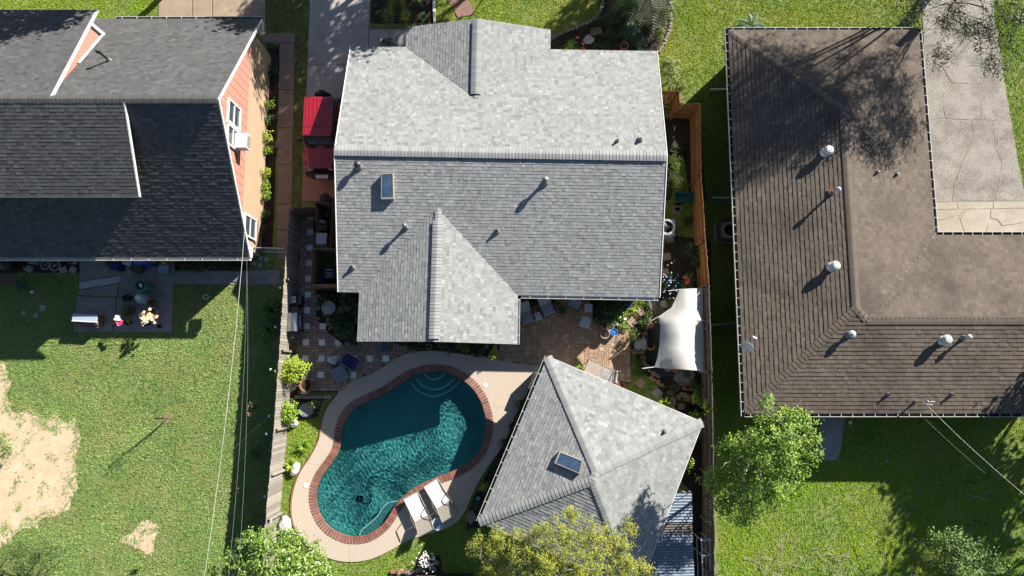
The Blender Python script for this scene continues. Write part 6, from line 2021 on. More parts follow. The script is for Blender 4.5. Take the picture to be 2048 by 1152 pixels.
# pool cleaner and its hose
hose = [P(x, y, z) for x, y, z in ((833, 976, 0.05), (815, 958, -0.12), (795, 948, -0.14), (770, 940, -0.2), (748, 947, -0.4), (738, 968, -0.6), (745, 990, -0.72), (742, 1004, -0.74), (728, 1006, -0.74), (722, 995, -0.74))]
t = thing('pool_cleaner', 'pool cleaner with thin looping hose in the shallow bay', 'pool cleaner', P(722, 995, -0.78))
MB().tube([p - t.location for p in hose], 0.022, 6).build('hose', M('hose_grey', (0.05, 0.07, 0.08), (0.04, 0.05, 0.06), rough=0.5), t, smooth=True)
MB().box((0, 0, 0.08), (0.3, 0.24, 0.14)).build('body', DARKM, t, bevel=0.04)
MB().lathe([(0, 0.15), (0.05, 0.15), (0.04, 0.2), (0, 0.21)], n=12).build('cap', WHITE, t)

# ------------------------------------------------------------------ wires
WIRE = M('bright_wire', (0.60, 0.60, 0.58), (0.5, 0.5, 0.48), rough=0.4, metal=0.3)
WIRE2 = M('dull_wire', (0.26, 0.26, 0.25), (0.2, 0.2, 0.2), rough=0.5)
def wire(name, label, p0, p1, sag, r, mat):
    a, b = P(*p0), P(*p1)
    pts_ = []
    for k in range(25):
        q_ = k / 24
        p = a.lerp(b, q_)
        p.z -= sag * 4 * q_ * (1 - q_)
        pts_.append(p - a)
    o = MB().tube(pts_, r, 6).build(name, mat, smooth=True, loc=a)
    return tag(o, label, 'wire')
wire('overhead_wire', 'bright thick overhead wire, leftmost of the wires from the red house', (489, 463, 3.6), (402, 1200, 6.5), 0.35, 0.0065, WIRE)
wire('overhead_wire', 'thin overhead wire in the middle of those from the red house', (494, 520, 3.2), (452, 1200, 6.0), 0.45, 0.004, WIRE2)
wire('overhead_wire', 'dull overhead wire, rightmost of the wires from the red house', (494, 545, 3.2), (472, 1200, 5.4), 0.5, 0.004, WIRE2)
wire('overhead_wire', 'service wire from the mast on the brown house to the right', (1847, 803, 3.5), (2110, 1040, 6.0), 0.3, 0.006, WIRE)
wire('overhead_wire', 'short second wire over the shaded right lawn', (1850, 838, 3.0), (1970, 946, 4.2), 0.1, 0.005, WIRE2)
t = thing('service_mast', 'service mast with looped cables on the brown house roof', 'mast', solve(1830, 803, zbrown))
MB().tube([(0, 0, -0.3), (0, 0, 0.9)], 0.035, 10).build('pipe', GALV, t, smooth=True)
MB().lathe([(0.10, -0.02), (0.06, 0.1), (0.04, 0.14)], n=14).build('flashing', FLASH, t)
MB().tube([(0, 0, 0.92), (0.12, 0.03, 0.98), (0.32, 0.02, 0.92), (0.42, -0.05, 0.80), (0.35, -0.12, 0.72), (0.16, -0.10, 0.70), (0.02, -0.05, 0.60)], 0.018, 6).build('cable_loop', WIRE, t, smooth=True)
MB().tube([(0, 0, 0.88), (-0.05, 0.02, 0.98), (-0.02, 0.05, 1.02)], 0.05, 8).build('weatherhead', GALV, t, smooth=True)
# ================================================================== PLANTS
def leaf_arrays(c, nrm, size, aspect, rng, droop=0.0):
    """Folded leaves: c (N,3) positions, nrm (N,3) preferred normals -> verts, tri indices."""
    N = len(c)
    nrm = nrm / (np.linalg.norm(nrm, axis=1, keepdims=True) + 1e-9)
    r = rng.normal(size=(N, 3))
    t = r - nrm * np.sum(r * nrm, axis=1, keepdims=True)
    t /= np.linalg.norm(t, axis=1, keepdims=True) + 1e-9
    b = np.cross(nrm, t)
    s = (size * rng.uniform(0.65, 1.3, N))[:, None]
    w = s * aspect
    base = c - t * s * 0.5
    tip = c + t * s * 0.5 - nrm * s * droop
    left = c + b * w * 0.5 + nrm * s * 0.10
    right = c - b * w * 0.5 + nrm * s * 0.10
    v = np.stack([base, left, tip, right], axis=1).reshape(-1, 3)
    i = np.arange(N)[:, None] * 4
    idx = np.concatenate([i, i + 1, i + 2, i, i + 2, i + 3], axis=1).reshape(-1)
    return v, idx

def crown_points(blobs, clump_r, density, per, rng, shell=0.5, flat=0.35):
    """Clump centres spread through blobs, then leaves through clumps."""
    pts, nrm, tone = [], [], []
    cl = []
    for (bc, br_) in blobs:
        bc, br_ = np.array(bc), np.array(br_)
        k = max(3, int(density * (br_[0] * br_[1] * br_[2]) ** (2 / 3) * 4))
        d = rng.normal(size=(k, 3))
        d /= np.linalg.norm(d, axis=1, keepdims=True)
        d[:, 2] = np.where(d[:, 2] < -flat, -d[:, 2], d[:, 2])
        rad = shell + (1 - shell) * rng.random(k)
        cc = bc + d * br_ * rad[:, None]
        cl.append((cc, d))
    for cc, d in cl:
        for p, q in zip(cc, d):
            m_ = max(3, int(per * rng.uniform(0.5, 1.5)))
            cr = clump_r * rng.uniform(0.7, 1.35)
            x = rng.normal(size=(m_, 3)) * cr * 0.5
            pts.append(p + x)
            nn = x / (cr + 1e-6) * 0.8 + q * 0.5 + np.array([0, 0, 0.75]) + rng.normal(size=(m_, 3)) * 0.55
            nrm.append(nn)
            tone.append(np.clip(rng.normal(0.5, 0.15) + rng.normal(size=m_) * 0.18, 0, 1))
    return np.concatenate(pts), np.concatenate(nrm), np.concatenate(tone), np.concatenate([c for c, _ in cl])

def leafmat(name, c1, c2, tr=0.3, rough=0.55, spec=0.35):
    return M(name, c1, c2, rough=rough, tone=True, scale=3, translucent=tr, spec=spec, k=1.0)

def foliage(part, parent, off, blobs, mat, size=0.1, aspect=0.55, clump_r=0.25, density=12, per=26, seed=0, shell=0.5, droop=0.1, flat=0.35):
    rng = np.random.default_rng(seed + 100)
    c, nn, tn, cl = crown_points(blobs, clump_r, density, per, rng, shell, flat)
    c[:, 2] = np.maximum(c[:, 2], 0.02)
    v, idx = leaf_arrays(c, nn, size, aspect, rng, droop)
    v = v - np.array(off)
    ob = np_mesh(part, v, 3, idx, np.repeat(tn, 2), mat, parent)
    return ob, cl

def branches(parent, off, base, top, targets, r0, mat, rng, name='trunk', wig=0.15, maxn=60):
    mb_ = MB()
    base, top = Vector(base), Vector(top)
    n_ = 6
    path = []
    for k in range(n_ + 1):
        q_ = k / n_
        p = base.lerp(top, q_)
        if 0 < k < n_:
            p += Vector((rng.normal() * wig * 0.4, rng.normal() * wig * 0.4, 0))
        path.append(p)
    mb_.tube(path, [r0 * (1 - 0.55 * k / n_) for k in range(n_ + 1)], 10)
    tg = list(targets)
    rng.shuffle(tg)
    joints = []
    for kk, tpos in enumerate(tg[:maxn]):
        tp = Vector(tpos)
        k = int(rng.integers(2, n_ + 1))
        s = path[k]
        if kk >= 9:
            s = min(joints, key=lambda q: (q - tp).length)
        mid = s.lerp(tp, 0.5) + Vector((rng.normal() * wig, rng.normal() * wig, abs(rng.normal()) * wig * 0.6))
        rr_ = r0 * (rng.uniform(0.2, 0.32) if kk < 9 else rng.uniform(0.05, 0.10))
        joints += [s.lerp(mid, 0.6), mid, mid.lerp(tp, 0.5)]
        mb_.tube([s, s.lerp(mid, 0.55) + Vector((0, 0, wig * 0.2)), mid, tp], [rr_, rr_ * 0.75, rr_ * 0.55, rr_ * 0.2], 5)
    return mb_.build(name, mat, parent, off=off, smooth=True)

def tree(name, label, base, top, blobs, mat, bark=BARK, r0=0.12, maxn=50, seed=0, cat='tree', group=None, wig=0.2, twigs=0, **kw):
    base = Vector(base)
    t = thing(name, label, cat, base, 0, group)
    ob, cl = foliage('crown', t, base, blobs, mat, seed=seed, **kw)
    rng = np.random.default_rng(seed + 5)
    branches(t, base, base, top, cl, r0, bark, rng, maxn=maxn, wig=wig)
    if twigs:
        tw = MB()
        for c in cl:
            c = Vector(c)
            for _ in range(twigs):
                d = Vector(rng.normal(size=3)) * 0.34
                e = c + d + Vector((0, 0, -0.1))
                m_ = c.lerp(e, 0.5) + Vector(rng.normal(size=3)) * 0.08
                tw.tube([c - base, m_ - base, e - base], [0.011, 0.008, 0.004], 3, caps=False)
        tw.build('twigs', bark, t)
    return t

def shrub(label, px, py, r, h, mat, seed, size=0.09, aspect=0.55, per=22, density=14, clump_r=0.16, name='garden_shrub', z=0.0, lobes=3, bark=BARK, ry=None, cat='shrub', group=None, shell=0.45, **kw):
    """Rounded bush whose middle shows at the pixel; > foliage, stem."""
    c = P(px, py, z + h * 0.55)
    base = Vector((c.x, c.y, z))
    t = thing(name, label, cat, base, 0, group)
    rng = np.random.default_rng(seed)
    ry = ry or r
    blobs = [((c.x, c.y, z + h * 0.55), (r * 0.75, ry * 0.75, h * 0.45))]
    for k in range(lobes):
        a = rng.uniform(0, 6.28)
        blobs.append(((c.x + math.cos(a) * r * 0.5, c.y + math.sin(a) * ry * 0.5, z + h * rng.uniform(0.35, 0.65)), (r * 0.5, ry * 0.5, h * 0.36)))
    ob, cl = foliage('foliage', t, base, blobs, mat, size=size, aspect=aspect, clump_r=clump_r, density=density, per=per, seed=seed, shell=shell, **kw)
    branches(t, base, base, (c.x, c.y, z + h * 0.6), cl, 0.025 + 0.02 * h, bark, np.random.default_rng(seed + 1), name='stem', maxn=14, wig=0.06)
    return t

def rosette(label, px, py, r, h, mat, seed, n_=40, w=0.06, name='spiky_plant', z=0.0, cat='plant', arch=0.5, group=None):
    """Strap-leaved plant: arching blades from one base, each blade a strip. > leaves, stem."""
    c = P(px, py, z + h * 0.4)
    base = Vector((c.x, c.y, z))
    t = thing(name, label, cat, base, 0, group)
    rng = np.random.default_rng(seed)
    mb_ = MB()
    for k in range(n_):
        a = rng.uniform(0, 6.283)
        L_ = r * rng.uniform(0.6, 1.1)
        el = rng.uniform(0.15, 1.0)
        d = Vector((math.cos(a), math.sin(a), 0))
        s = Vector((-d.y, d.x, 0))
        vs, fs = [], []
        m_ = 5
        for j in range(m_ + 1):
            q_ = j / m_
            p = d * (L_ * q_ * (0.5 + 0.5 * (1 - el * 0.6))) + Vector((0, 0, 0.05 + h * (el * q_ * 1.5 - arch * 1.4 * q_ * q_ * (0.6 + 0.4 * el))))
            p.z = max(p.z, 0.02)
            ww = w * 0.5 * (1 - q_ ** 2.2) * (0.6 + 0.4 * min(1, q_ * 4)) + 0.003
            vs += [p - s * ww, p + Vector((0, 0, -ww * 0.4)), p + s * ww]
        for j in range(m_):
            fs += [(3 * j, 3 * j + 1, 3 * j + 4, 3 * j + 3), (3 * j + 1, 3 * j + 2, 3 * j + 5, 3 * j + 4)]
        mb_.add(vs, fs, 0, float(np.clip(rng.normal(0.5, 0.22), 0, 1)))
    mb_.build('leaves', mat, t)
    MB().lathe([(0.05, 0), (0.06, h * 0.2), (0.02, h * 0.32)], n=8).build('stem', BARK, t)
    return t

def flowers(t, off, pts, r, mat, name='flower', seed=0):
    """Each bloom a part: five petals in a ring."""
    rng = np.random.default_rng(seed)
    b = MB()
    for k in range(5):
        a = k * 1.2566
        d = Vector((math.cos(a), math.sin(a), 0))
        s = Vector((-d.y, d.x, 0))
        b.add([Vector((0, 0, 0)), d * r * 0.6 + s * r * 0.42 + Vector((0, 0, r * 0.3)), d * r + Vector((0, 0, r * 0.25)), d * r * 0.6 - s * r * 0.42 + Vector((0, 0, r * 0.3))], [(0, 1, 2, 3)], 0, 0.2 + 0.15 * k)
    me_ = b.mesh(name, mat)
    for p in pts:
        mt = Matrix.Translation(Vector(p) - Vector(off)) @ Matrix.Rotation(rng.uniform(0, 6), 4, 'Z') @ Matrix.Rotation(rng.uniform(-0.5, 0.5), 4, 'X')
        place(name, me_, t, None, mat=mt)

G_BRIGHT = leafmat('leaf_bright', (0.10, 0.20, 0.018), (0.24, 0.34, 0.03))
G_LIME = leafmat('leaf_lime', (0.17, 0.27, 0.02), (0.36, 0.42, 0.04))
G_MID = leafmat('leaf_mid', (0.045, 0.11, 0.022), (0.12, 0.20, 0.035))
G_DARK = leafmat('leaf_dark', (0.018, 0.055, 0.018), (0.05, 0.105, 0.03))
G_GLOSS = leafmat('leaf_gloss', (0.06, 0.13, 0.018), (0.20, 0.28, 0.05), tr=0.2, rough=0.3, spec=0.5)
G_TREE = leafmat('leaf_tree', (0.065, 0.155, 0.016), (0.25, 0.35, 0.045))
G_YEL = leafmat('leaf_yellow', (0.15, 0.195, 0.022), (0.43, 0.43, 0.065), tr=0.35)
G_PALE = leafmat('leaf_pale', (0.26, 0.29, 0.10), (0.52, 0.50, 0.24))
G_OLIVE = leafmat('leaf_olive', (0.10, 0.13, 0.035), (0.22, 0.24, 0.07))
G_BLUE = leafmat('leaf_blue_green', (0.03, 0.085, 0.05), (0.08, 0.16, 0.085))
G_DRY = leafmat('leaf_dry', (0.20, 0.15, 0.07), (0.33, 0.26, 0.12), tr=0.15)
RED_F = leafmat('petal_red', (0.70, 0.03, 0.04), (0.82, 0.06, 0.08), tr=0.2)
ORANGE_F = leafmat('petal_orange', (0.72, 0.14, 0.05), (0.80, 0.22, 0.10), tr=0.2)
PINK_F = leafmat('petal_pink', (0.62, 0.03, 0.16), (0.72, 0.08, 0.24), tr=0.2)
WHITE_F = leafmat('petal_white', (0.72, 0.70, 0.64), (0.84, 0.82, 0.78), tr=0.2)
PEACH_F = leafmat('petal_peach', (0.85, 0.52, 0.32), (0.90, 0.68, 0.45), tr=0.25)
BLUE_F = leafmat('petal_blue', (0.24, 0.28, 0.50), (0.40, 0.44, 0.66), tr=0.2)

def B(px, py, z, r, rz=None, ry=None):
    p = P(px, py, z)
    return ((p.x, p.y, p.z), (r, ry or r, rz or r * 0.8))

# ------------------------------------------------------------------ planting beds (dark soil)
for i, (poly, z) in enumerate((([(742, -40), (866, -40), (872, 45), (808, 47), (742, 47)], 0.012), ([(1098, 100), (1100, 76), (1150, 58), (1196, 40), (1205, -40), (1335, -40), (1340, 40), (1322, 85), (1310, 112)], 0.012),
                               ([(742, 84), (815, 84), (815, 110), (742, 110)], 0.012),
                               ([(534, 88), (560, 88), (552, 300), (545, 500), (512, 500), (522, 300)], 0.01), ([(632, 578), (724, 590), (722, 690), (690, 692), (660, 668), (634, 640)], 0.056), ([(752, 676), (1000, 684), (996, 716), (940, 710), (895, 702), (845, 700), (800, 690)], 0.056),
                               ([(1014, 880), (1050, 800), (1075, 760), (1110, 790), (990, 1050), (930, 1060), (938, 1020), (952, 985), (985, 925)], 0.012), ([(345, 516), (500, 516), (500, 541), (345, 541)], 0.01),
                               ([(0, 514), (160, 514), (160, 546), (0, 546)], 0.01), ([(1042, 590), (1110, 590), (1110, 606), (1042, 604)], 0.058), ([(1150, 590), (1320, 590), (1330, 620), (1290, 660), (1268, 700), (1264, 657), (1190, 655), (1180, 630)], 0.03),
                               ([(1330, 470), (1420, 480), (1424, 580), (1320, 600), (1326, 540)], 0.01), ([(1262, 690), (1295, 700), (1320, 760), (1340, 730), (1418, 745), (1422, 860), (1400, 860), (1330, 815), (1316, 770), (1280, 740)], 0.012),
                               ([(560, 786), (650, 790), (636, 835), (560, 850)], 0.01), ([(574, 700), (592, 700), (596, 790), (570, 790)], 0.012), ([(830, 1110), (880, 1110), (885, 1152), (835, 1152)], 0.01), ([(1330, 930), (1424, 860), (1432, 1200), (1380, 1200), (1384, 985)], 0.008), ([(582, 428), (592, 428), (600, 520), (588, 600), (574, 600)], 0.056), ([(1326, 236), (1400, 238), (1412, 400), (1380, 400), (1365, 300), (1340, 400), (1326, 400)], 0.01))):
    pl = wobble(P2(poly), 0.03, 0.3, i)
    EXCL.append(pl)
    structure('garden_bed', MB().prism(pl, -0.02, z), SOIL)

# ------------------------------------------------------------------ trees
PX = lambda x, y, z=0: tuple(P(x, y, z))
tree('yard_tree', 'leafy green tree overlapping the brown house gutter by the back fence', PX(1480, 945), PX(1520, 905, 4.6),
     [B(1588, 848, 6.2, 0.95), B(1545, 832, 6.0, 0.75), B(1604, 895, 6.2, 0.85), B(1545, 890, 6.6, 1.15), B(1570, 935, 5.8, 0.85), B(1490, 890, 5.6, 0.95), B(1450, 905, 5.0, 0.75), B(1432, 955, 4.4, 0.75), B(1470, 955, 4.8, 0.95), B(1515, 950, 5.2, 0.95), B(1452, 1000, 4.0, 0.75), B(1500, 990, 4.2, 0.95), B(1545, 975, 4.4, 0.85), B(1500, 1012, 3.4, 0.8), B(1545, 995, 3.2, 0.75), B(1488, 1038, 2.2, 0.6)],
     G_TREE, PALEBARK, r0=0.14, seed=3, size=0.105, aspect=0.6, clump_r=0.20, density=15, per=26, shell=0.3, maxn=90)
tree('feathery_tree', 'tall yellow-green feathery tree over the lower corner of the pool house', PX(1120, 1215), PX(1130, 1140, 5.0),
     [B(955, 1092, 4.6, 0.55), B(990, 1082, 5.0, 0.7), B(1040, 1090, 5.3, 0.8), B(1075, 1066, 5.6, 0.6), B(1120, 1075, 6.0, 1.0), B(1180, 1080, 6.0, 1.0), B(1235, 1085, 5.6, 0.8), B(1260, 1055, 5.2, 0.4), B(1090, 1130, 6.0, 1.2), B(1170, 1140, 6.2, 1.3), B(1250, 1130, 5.4, 0.8), B(1285, 1140, 4.8, 0.5), B(990, 1130, 4.6, 0.8), B(1020, 1170, 4.5, 1.0), B(1130, 1200, 6, 1.4), B(1240, 1200, 5.5, 1.1), B(1132, 1020, 5.4, 0.3), B(1148, 1035, 5.4, 0.35)],
     G_YEL, PALEBARK, r0=0.17, seed=8, size=0.08, aspect=0.32, clump_r=0.15, density=26, per=30, shell=0.2, maxn=140)
tree('glossy_tree', 'glossy-leaved tree over the lower end of the grey fence', PX(560, 1190), PX(555, 1130, 2.6),
     [B(540, 1078, 3.3, 0.7), B(500, 1095, 3.3, 0.7), B(580, 1080, 3.0, 0.55), B(470, 1125, 3.2, 0.6), B(535, 1120, 3.8, 1.0), B(595, 1115, 3.4, 0.8), B(630, 1100, 2.8, 0.35), B(640, 1140, 2.8, 0.5), B(500, 1160, 3.6, 0.9), B(580, 1165, 3.8, 1.0), B(430, 1150, 2.9, 0.35), B(655, 1165, 2.6, 0.5)],
     G_GLOSS, BARK, r0=0.13, seed=12, size=0.155, aspect=0.48, clump_r=0.25, density=15, per=22)
tree('broad_bush', 'broad grey-green tree at the lower right corner of the yard', PX(1905, 1150), PX(1910, 1120, 1.6),
     [B(1905, 1090, 2.0, 0.8), B(1870, 1085, 1.8, 0.6), B(1945, 1095, 2.0, 0.7), B(1960, 1125, 1.8, 0.7), B(1910, 1130, 2.2, 0.9), B(1865, 1110, 1.5, 0.6), B(1835, 1145, 1.3, 0.45), B(1990, 1150, 1.4, 0.6), B(1920, 1170, 2.0, 1.0)],
     leafmat('leaf_sage', (0.055, 0.11, 0.022), (0.17, 0.25, 0.06)), BARK, r0=0.09, seed=15, size=0.11, aspect=0.5, clump_r=0.24, density=11, per=20)
tree('lawn_tree', 'dark feathery young tree at the lower left corner of the lawn', PX(80, 1110), PX(72, 1115, 1.4),
     [B(75, 1100, 1.6, 0.8), B(45, 1120, 1.3, 0.7), B(110, 1115, 1.2, 0.7), B(70, 1140, 1.4, 0.9), B(125, 1085, 0.9, 0.45), B(30, 1090, 1.0, 0.5)],
     leafmat('leaf_shaggy', (0.04, 0.085, 0.02), (0.12, 0.17, 0.045)), BARK, r0=0.06, seed=18, size=0.12, aspect=0.25, clump_r=0.28, density=10, per=24)
tree('edge_bush', 'dark green bush cut by the left edge of the picture', PX(-5, 885), PX(-8, 885, 0.9), [B(-2, 878, 0.9, 0.6), B(10, 900, 0.7, 0.45), B(-20, 900, 0.9, 0.6)], G_MID, BARK, r0=0.05, seed=19, size=0.10, aspect=0.45, clump_r=0.2, density=13, per=24)
# sapling on the left lawn: bare thin stems, ring of dry mulch
sp0 = P(337, 836)
t = thing('bare_sapling', 'thin nearly leafless sapling in a dry mulch ring on the left lawn', 'sapling', sp0)
mb = MB()
rngs = np.random.default_rng(2)
for k in range(14):
    a = rngs.uniform(0, 6.28)
    h_ = rngs.uniform(1.2, 2.3)
    mb.tube([(0, 0, 0), (0.04 * math.cos(a), 0.04 * math.sin(a), h_ * 0.4), (0.22 * math.cos(a), 0.22 * math.sin(a), h_)], [0.014, 0.010, 0.004], 5)
mb.build('stem', BARK, t)
foliage('foliage', t, (0, 0, 0), [((0, 0, 1.7), (0.3, 0.3, 0.5))], G_OLIVE, size=0.09, density=14, per=6, clump_r=0.12, seed=4)
MB().prism(wobble([(0.3 * math.cos(k * 0.6), 0.26 * math.sin(k * 0.6)) for k in range(10)], 0.05, 0.1, 3), -0.01, 0.02).build('mulch_ring', M('dry_mulch', (0.34, 0.25, 0.15), (0.2, 0.14, 0.08), rough=0.95, scale=18), t)
# big oak whose crown leans into the top right corner
tree('overhanging_oak', 'large sparse tree reaching over the cracked driveway at the top right', (23.4, 21.5, 0), (22.3, 19.5, 6.0),
     [B(1900, 40, 6.6, 1.0, 0.6), B(1960, 70, 6.2, 1.0, 0.6), B(1880, 120, 6.0, 0.7, 0.4), B(2020, 50, 6.6, 1.2, 0.7), B(1985, 130, 5.6, 0.6, 0.4), B(1830, 20, 7.0, 0.8, 0.5), ((20.0, 18.0, 8.0), (2.2, 1.6, 1.2)), ((21.0, 19.5, 9.0), (2.6, 2.4, 1.4)), ((24.0, 18.0, 7.5), (2.2, 2.2, 1.2)), ((25.0, 21.5, 8.8), (2.6, 2.6, 1.5)), ((18.6, 19.5, 8.6), (2.2, 2.2, 1.2)), ((16.4, 18.2, 8.6), (1.8, 1.8, 1.0)), ((22.4, 22.5, 9.5), (2.6, 2.6, 1.6)), ((19.0, 22.3, 9.0), (2.4, 2.4, 1.4))],
     leafmat('leaf_oak', (0.05, 0.09, 0.03), (0.12, 0.17, 0.06)), BARK, r0=0.32, seed=23, size=0.10, aspect=0.55, clump_r=0.36, density=9.5, per=17, maxn=150, wig=0.5, shell=0.3, twigs=5)
# trees beyond the frame whose shade falls across the picture
for i, (b, z, r_, lab) in enumerate((((3.4, 25.2), 6.6, 2.7, 'round shade tree beyond the top edge above the front gable'), ((-0.8, 23.7), 6.2, 2.8, 'round shade tree beyond the top edge above the main driveway'), ((-16.0, 21.8), 8.6, 1.9, 'round shade tree beyond the top edge above the red house dormer'), ((-5.7, 22.0), 6.2, 2.0, 'small shade tree beyond the top edge above the red house corner'),
                                     ((26.6, 0.9), 4.6, 2.2, 'shade tree beyond the right edge behind the brown house'), ((27.0, -1.4), 4.6, 2.4, 'shade tree beyond the right edge beside the back lawn'), ((27.8, -5.2), 5.0, 1.7, 'shade tree beyond the lower right edge'), ((-2.4, 27.0), 6.4, 2.4, 'round shade tree far beyond the top edge above the main driveway'), ((11.8, 24.8), 5.8, 2.1, 'round shade tree beyond the top edge above the front bed'))):
    bl = [((b[0], b[1], z), (r_, r_, r_ * 0.7))]
    rg = np.random.default_rng(i + 60)
    for k in range(6):
        a = rg.uniform(0, 6.28)
        bl.append(((b[0] + math.cos(a) * r_ * 0.8, b[1] + math.sin(a) * r_ * 0.8, z + rg.uniform(-0.8, 0.7)), (r_ * 0.5, r_ * 0.5, r_ * 0.4)))
    tree('shade_tree', lab, (b[0], b[1], 0), (b[0], b[1], z * 0.8), bl, G_MID, BARK, r0=0.2, seed=70 + i, size=0.26, aspect=0.65, clump_r=0.45, density=5.0, per=20, maxn=30)

# ------------------------------------------------------------------ shrubs
shrub('bright lime shrub against the grey fence above the clay pot', 588, 745, 0.78, 1.7, G_LIME, 1, size=0.13, aspect=0.4, per=26, density=15, clump_r=0.22)
shrub('bright green shrub below the lime one along the grey fence', 575, 827, 0.62, 1.4, G_BRIGHT, 2, size=0.12, aspect=0.6, per=24, density=16, clump_r=0.2)
rosette('upper bright spiky plant between fence and pool deck', 607, 893, 0.42, 0.5, G_BRIGHT, 3, 60, 0.055)
rosette('lower bright spiky plant between fence and pool deck', 581, 929, 0.42, 0.5, G_LIME, 4, 60, 0.055)
shrub('small rose bush with a red bloom beside the edging blocks', 629, 806, 0.28, 0.6, G_OLIVE, 5, size=0.07, per=12)
rosette('long-leaved dark lily clump outside the grey fence', 541, 620, 0.75, 0.8, G_MID, 6, 110, 0.055)
rosette('second dark lily clump below the first outside the fence', 537, 660, 0.6, 0.7, G_MID, 66, 80, 0.055)
shrub('dry half-bare bush on the lawn outside the grey fence', 508, 817, 0.42, 0.9, G_DRY, 7, size=0.08, per=8, density=9)
shrub('small withered bush lower down outside the grey fence', 487, 985, 0.28, 0.5, G_DRY, 8, size=0.07, per=6, density=8)
shrub('dark leafy plants among the shadow outside the fence', 512, 905, 0.35, 0.5, G_DARK, 9, size=0.1, per=10, density=8)
shrub('low green shrub at the foot of the slab steps in the left yard', 38, 569, 0.36, 0.5, G_BLUE, 10, size=0.09, per=18)
shrub('small leafy sprig on the lawn at the bottom edge', 278, 1134, 0.22, 0.4, G_BRIGHT, 11, size=0.08, per=10)
# bed along the red house
for i, (x, y, r_, h_, m_, lab) in enumerate(((548, 95, 0.34, 0.45, G_MID, 'rounded green shrub at the top of the red house side bed'), (548, 140, 0.38, 0.4, G_DARK, 'dark low plants second from the top of the side bed'), (541, 212, 0.30, 0.7, G_BRIGHT, 'bright shrub in the side bed level with the upper car'), (538, 240, 0.3, 0.5, G_MID, 'mid green plant below that bright shrub in the side bed'),
                                            (538, 275, 0.42, 0.8, G_LIME, 'largest pale green shrub in the side bed by the car bonnet'), (533, 300, 0.28, 0.6, G_BRIGHT, 'green shrub under the largest pale shrub of the side bed'), (529, 345, 0.30, 0.8, G_LIME, 'tall lime plant level with the lower red drive'), (527, 372, 0.28, 0.7, G_BRIGHT, 'green plant just below the tall lime plant'), (531, 388, 0.25, 0.7, G_BRIGHT, 'lowest lime plant beside the red house window'), (528, 430, 0.4, 0.4, G_DARK, 'dark ground plants in the lower side bed'),
                                            (524, 460, 0.42, 0.35, G_DARK, 'dark ground plants at the bottom of the side bed'), (505, 483, 0.30, 0.9, G_LIME, 'bright bush at the lower corner of the red house'))):
    shrub(lab, x, y, r_, h_, m_, 20 + i, size=0.09, per=18, density=12, clump_r=0.14)
for i, (x, y, r_, lab) in enumerate(((375, 528, 0.45, 'low plants by the hose in the shaded bed'), (395, 532, 0.35, 'fern in the shaded bed left of the hose'), (440, 527, 0.5, 'leafy plants right of the hose in the shaded bed'), (475, 528, 0.5, 'leafy plants at the right end of the shaded bed'))):
    shrub(lab, x, y, r_, 0.4, G_DARK, 40 + i, size=0.1, per=14, density=9)
shrub('yellowish plant spilling from the dark tub on the left slab', 258, 615, 0.42, 0.75, G_OLIVE, 45, size=0.08, aspect=0.3, per=18, z=0.06)
shrub('small green plant in the reddish pot', 309, 604, 0.13, 0.25, G_MID, 46, size=0.06, per=8, density=20, z=0.25, clump_r=0.08)
shrub('small green plant in the white rimmed pot', 310, 623, 0.14, 0.2, G_MID, 47, size=0.06, per=8, density=20, z=0.28, clump_r=0.08)
shrub('lime sprout in the black pot between the flowers', 258, 642, 0.12, 0.25, G_LIME, 48, size=0.07, per=8, density=16, z=0.25, clump_r=0.07)
t = shrub('peach flowering plant standing at the edge of the left slab', 295, 636, 0.36, 1.25, G_MID, 49, size=0.09, per=8, density=9, z=0.06)
rg = np.random.default_rng(5)
c0 = P(295, 636, 1.2)
flowers(t, t.location, [(c0.x + rg.normal() * 0.19, c0.y + rg.normal() * 0.17, 1.15 + rg.normal() * 0.1) for _ in range(46)], 0.085, PEACH_F)
t = shrub('pink and white flowering plant beside the bench on the slab', 237, 640, 0.2, 0.9, G_MID, 50, size=0.07, per=6, density=9, z=0.06)
c0 = P(237, 641, 0.95)
flowers(t, t.location, [(c0.x + rg.normal() * 0.07, c0.y - 0.1 + rg.normal() * 0.05, 0.9) for _ in range(10)], 0.09, PINK_F)
flowers(t, t.location, [(c0.x + rg.normal() * 0.06, c0.y + 0.1 + rg.normal() * 0.05, 0.95) for _ in range(12)], 0.08, WHITE_F, 'white_flower', 3)
# beds round the patios
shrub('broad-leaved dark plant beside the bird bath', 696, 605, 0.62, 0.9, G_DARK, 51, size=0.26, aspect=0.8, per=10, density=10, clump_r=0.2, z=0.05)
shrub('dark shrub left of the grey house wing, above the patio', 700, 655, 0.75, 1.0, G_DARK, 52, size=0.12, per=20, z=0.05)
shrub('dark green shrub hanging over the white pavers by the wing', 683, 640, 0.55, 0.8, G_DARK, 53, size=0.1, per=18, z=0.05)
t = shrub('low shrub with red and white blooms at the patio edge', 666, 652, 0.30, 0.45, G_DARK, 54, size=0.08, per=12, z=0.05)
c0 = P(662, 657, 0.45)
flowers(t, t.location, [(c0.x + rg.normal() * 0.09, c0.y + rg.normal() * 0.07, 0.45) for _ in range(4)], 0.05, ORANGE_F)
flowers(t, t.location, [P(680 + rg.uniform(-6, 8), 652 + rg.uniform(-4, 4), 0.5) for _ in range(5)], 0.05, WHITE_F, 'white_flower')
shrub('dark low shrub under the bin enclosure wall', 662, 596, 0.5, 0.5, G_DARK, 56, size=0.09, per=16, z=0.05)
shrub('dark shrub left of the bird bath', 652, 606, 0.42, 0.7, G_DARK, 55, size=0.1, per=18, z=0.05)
shrub('dark shrub below the bird bath', 668, 640, 0.42, 0.6, G_DARK, 155, size=0.1, per=18, z=0.05)
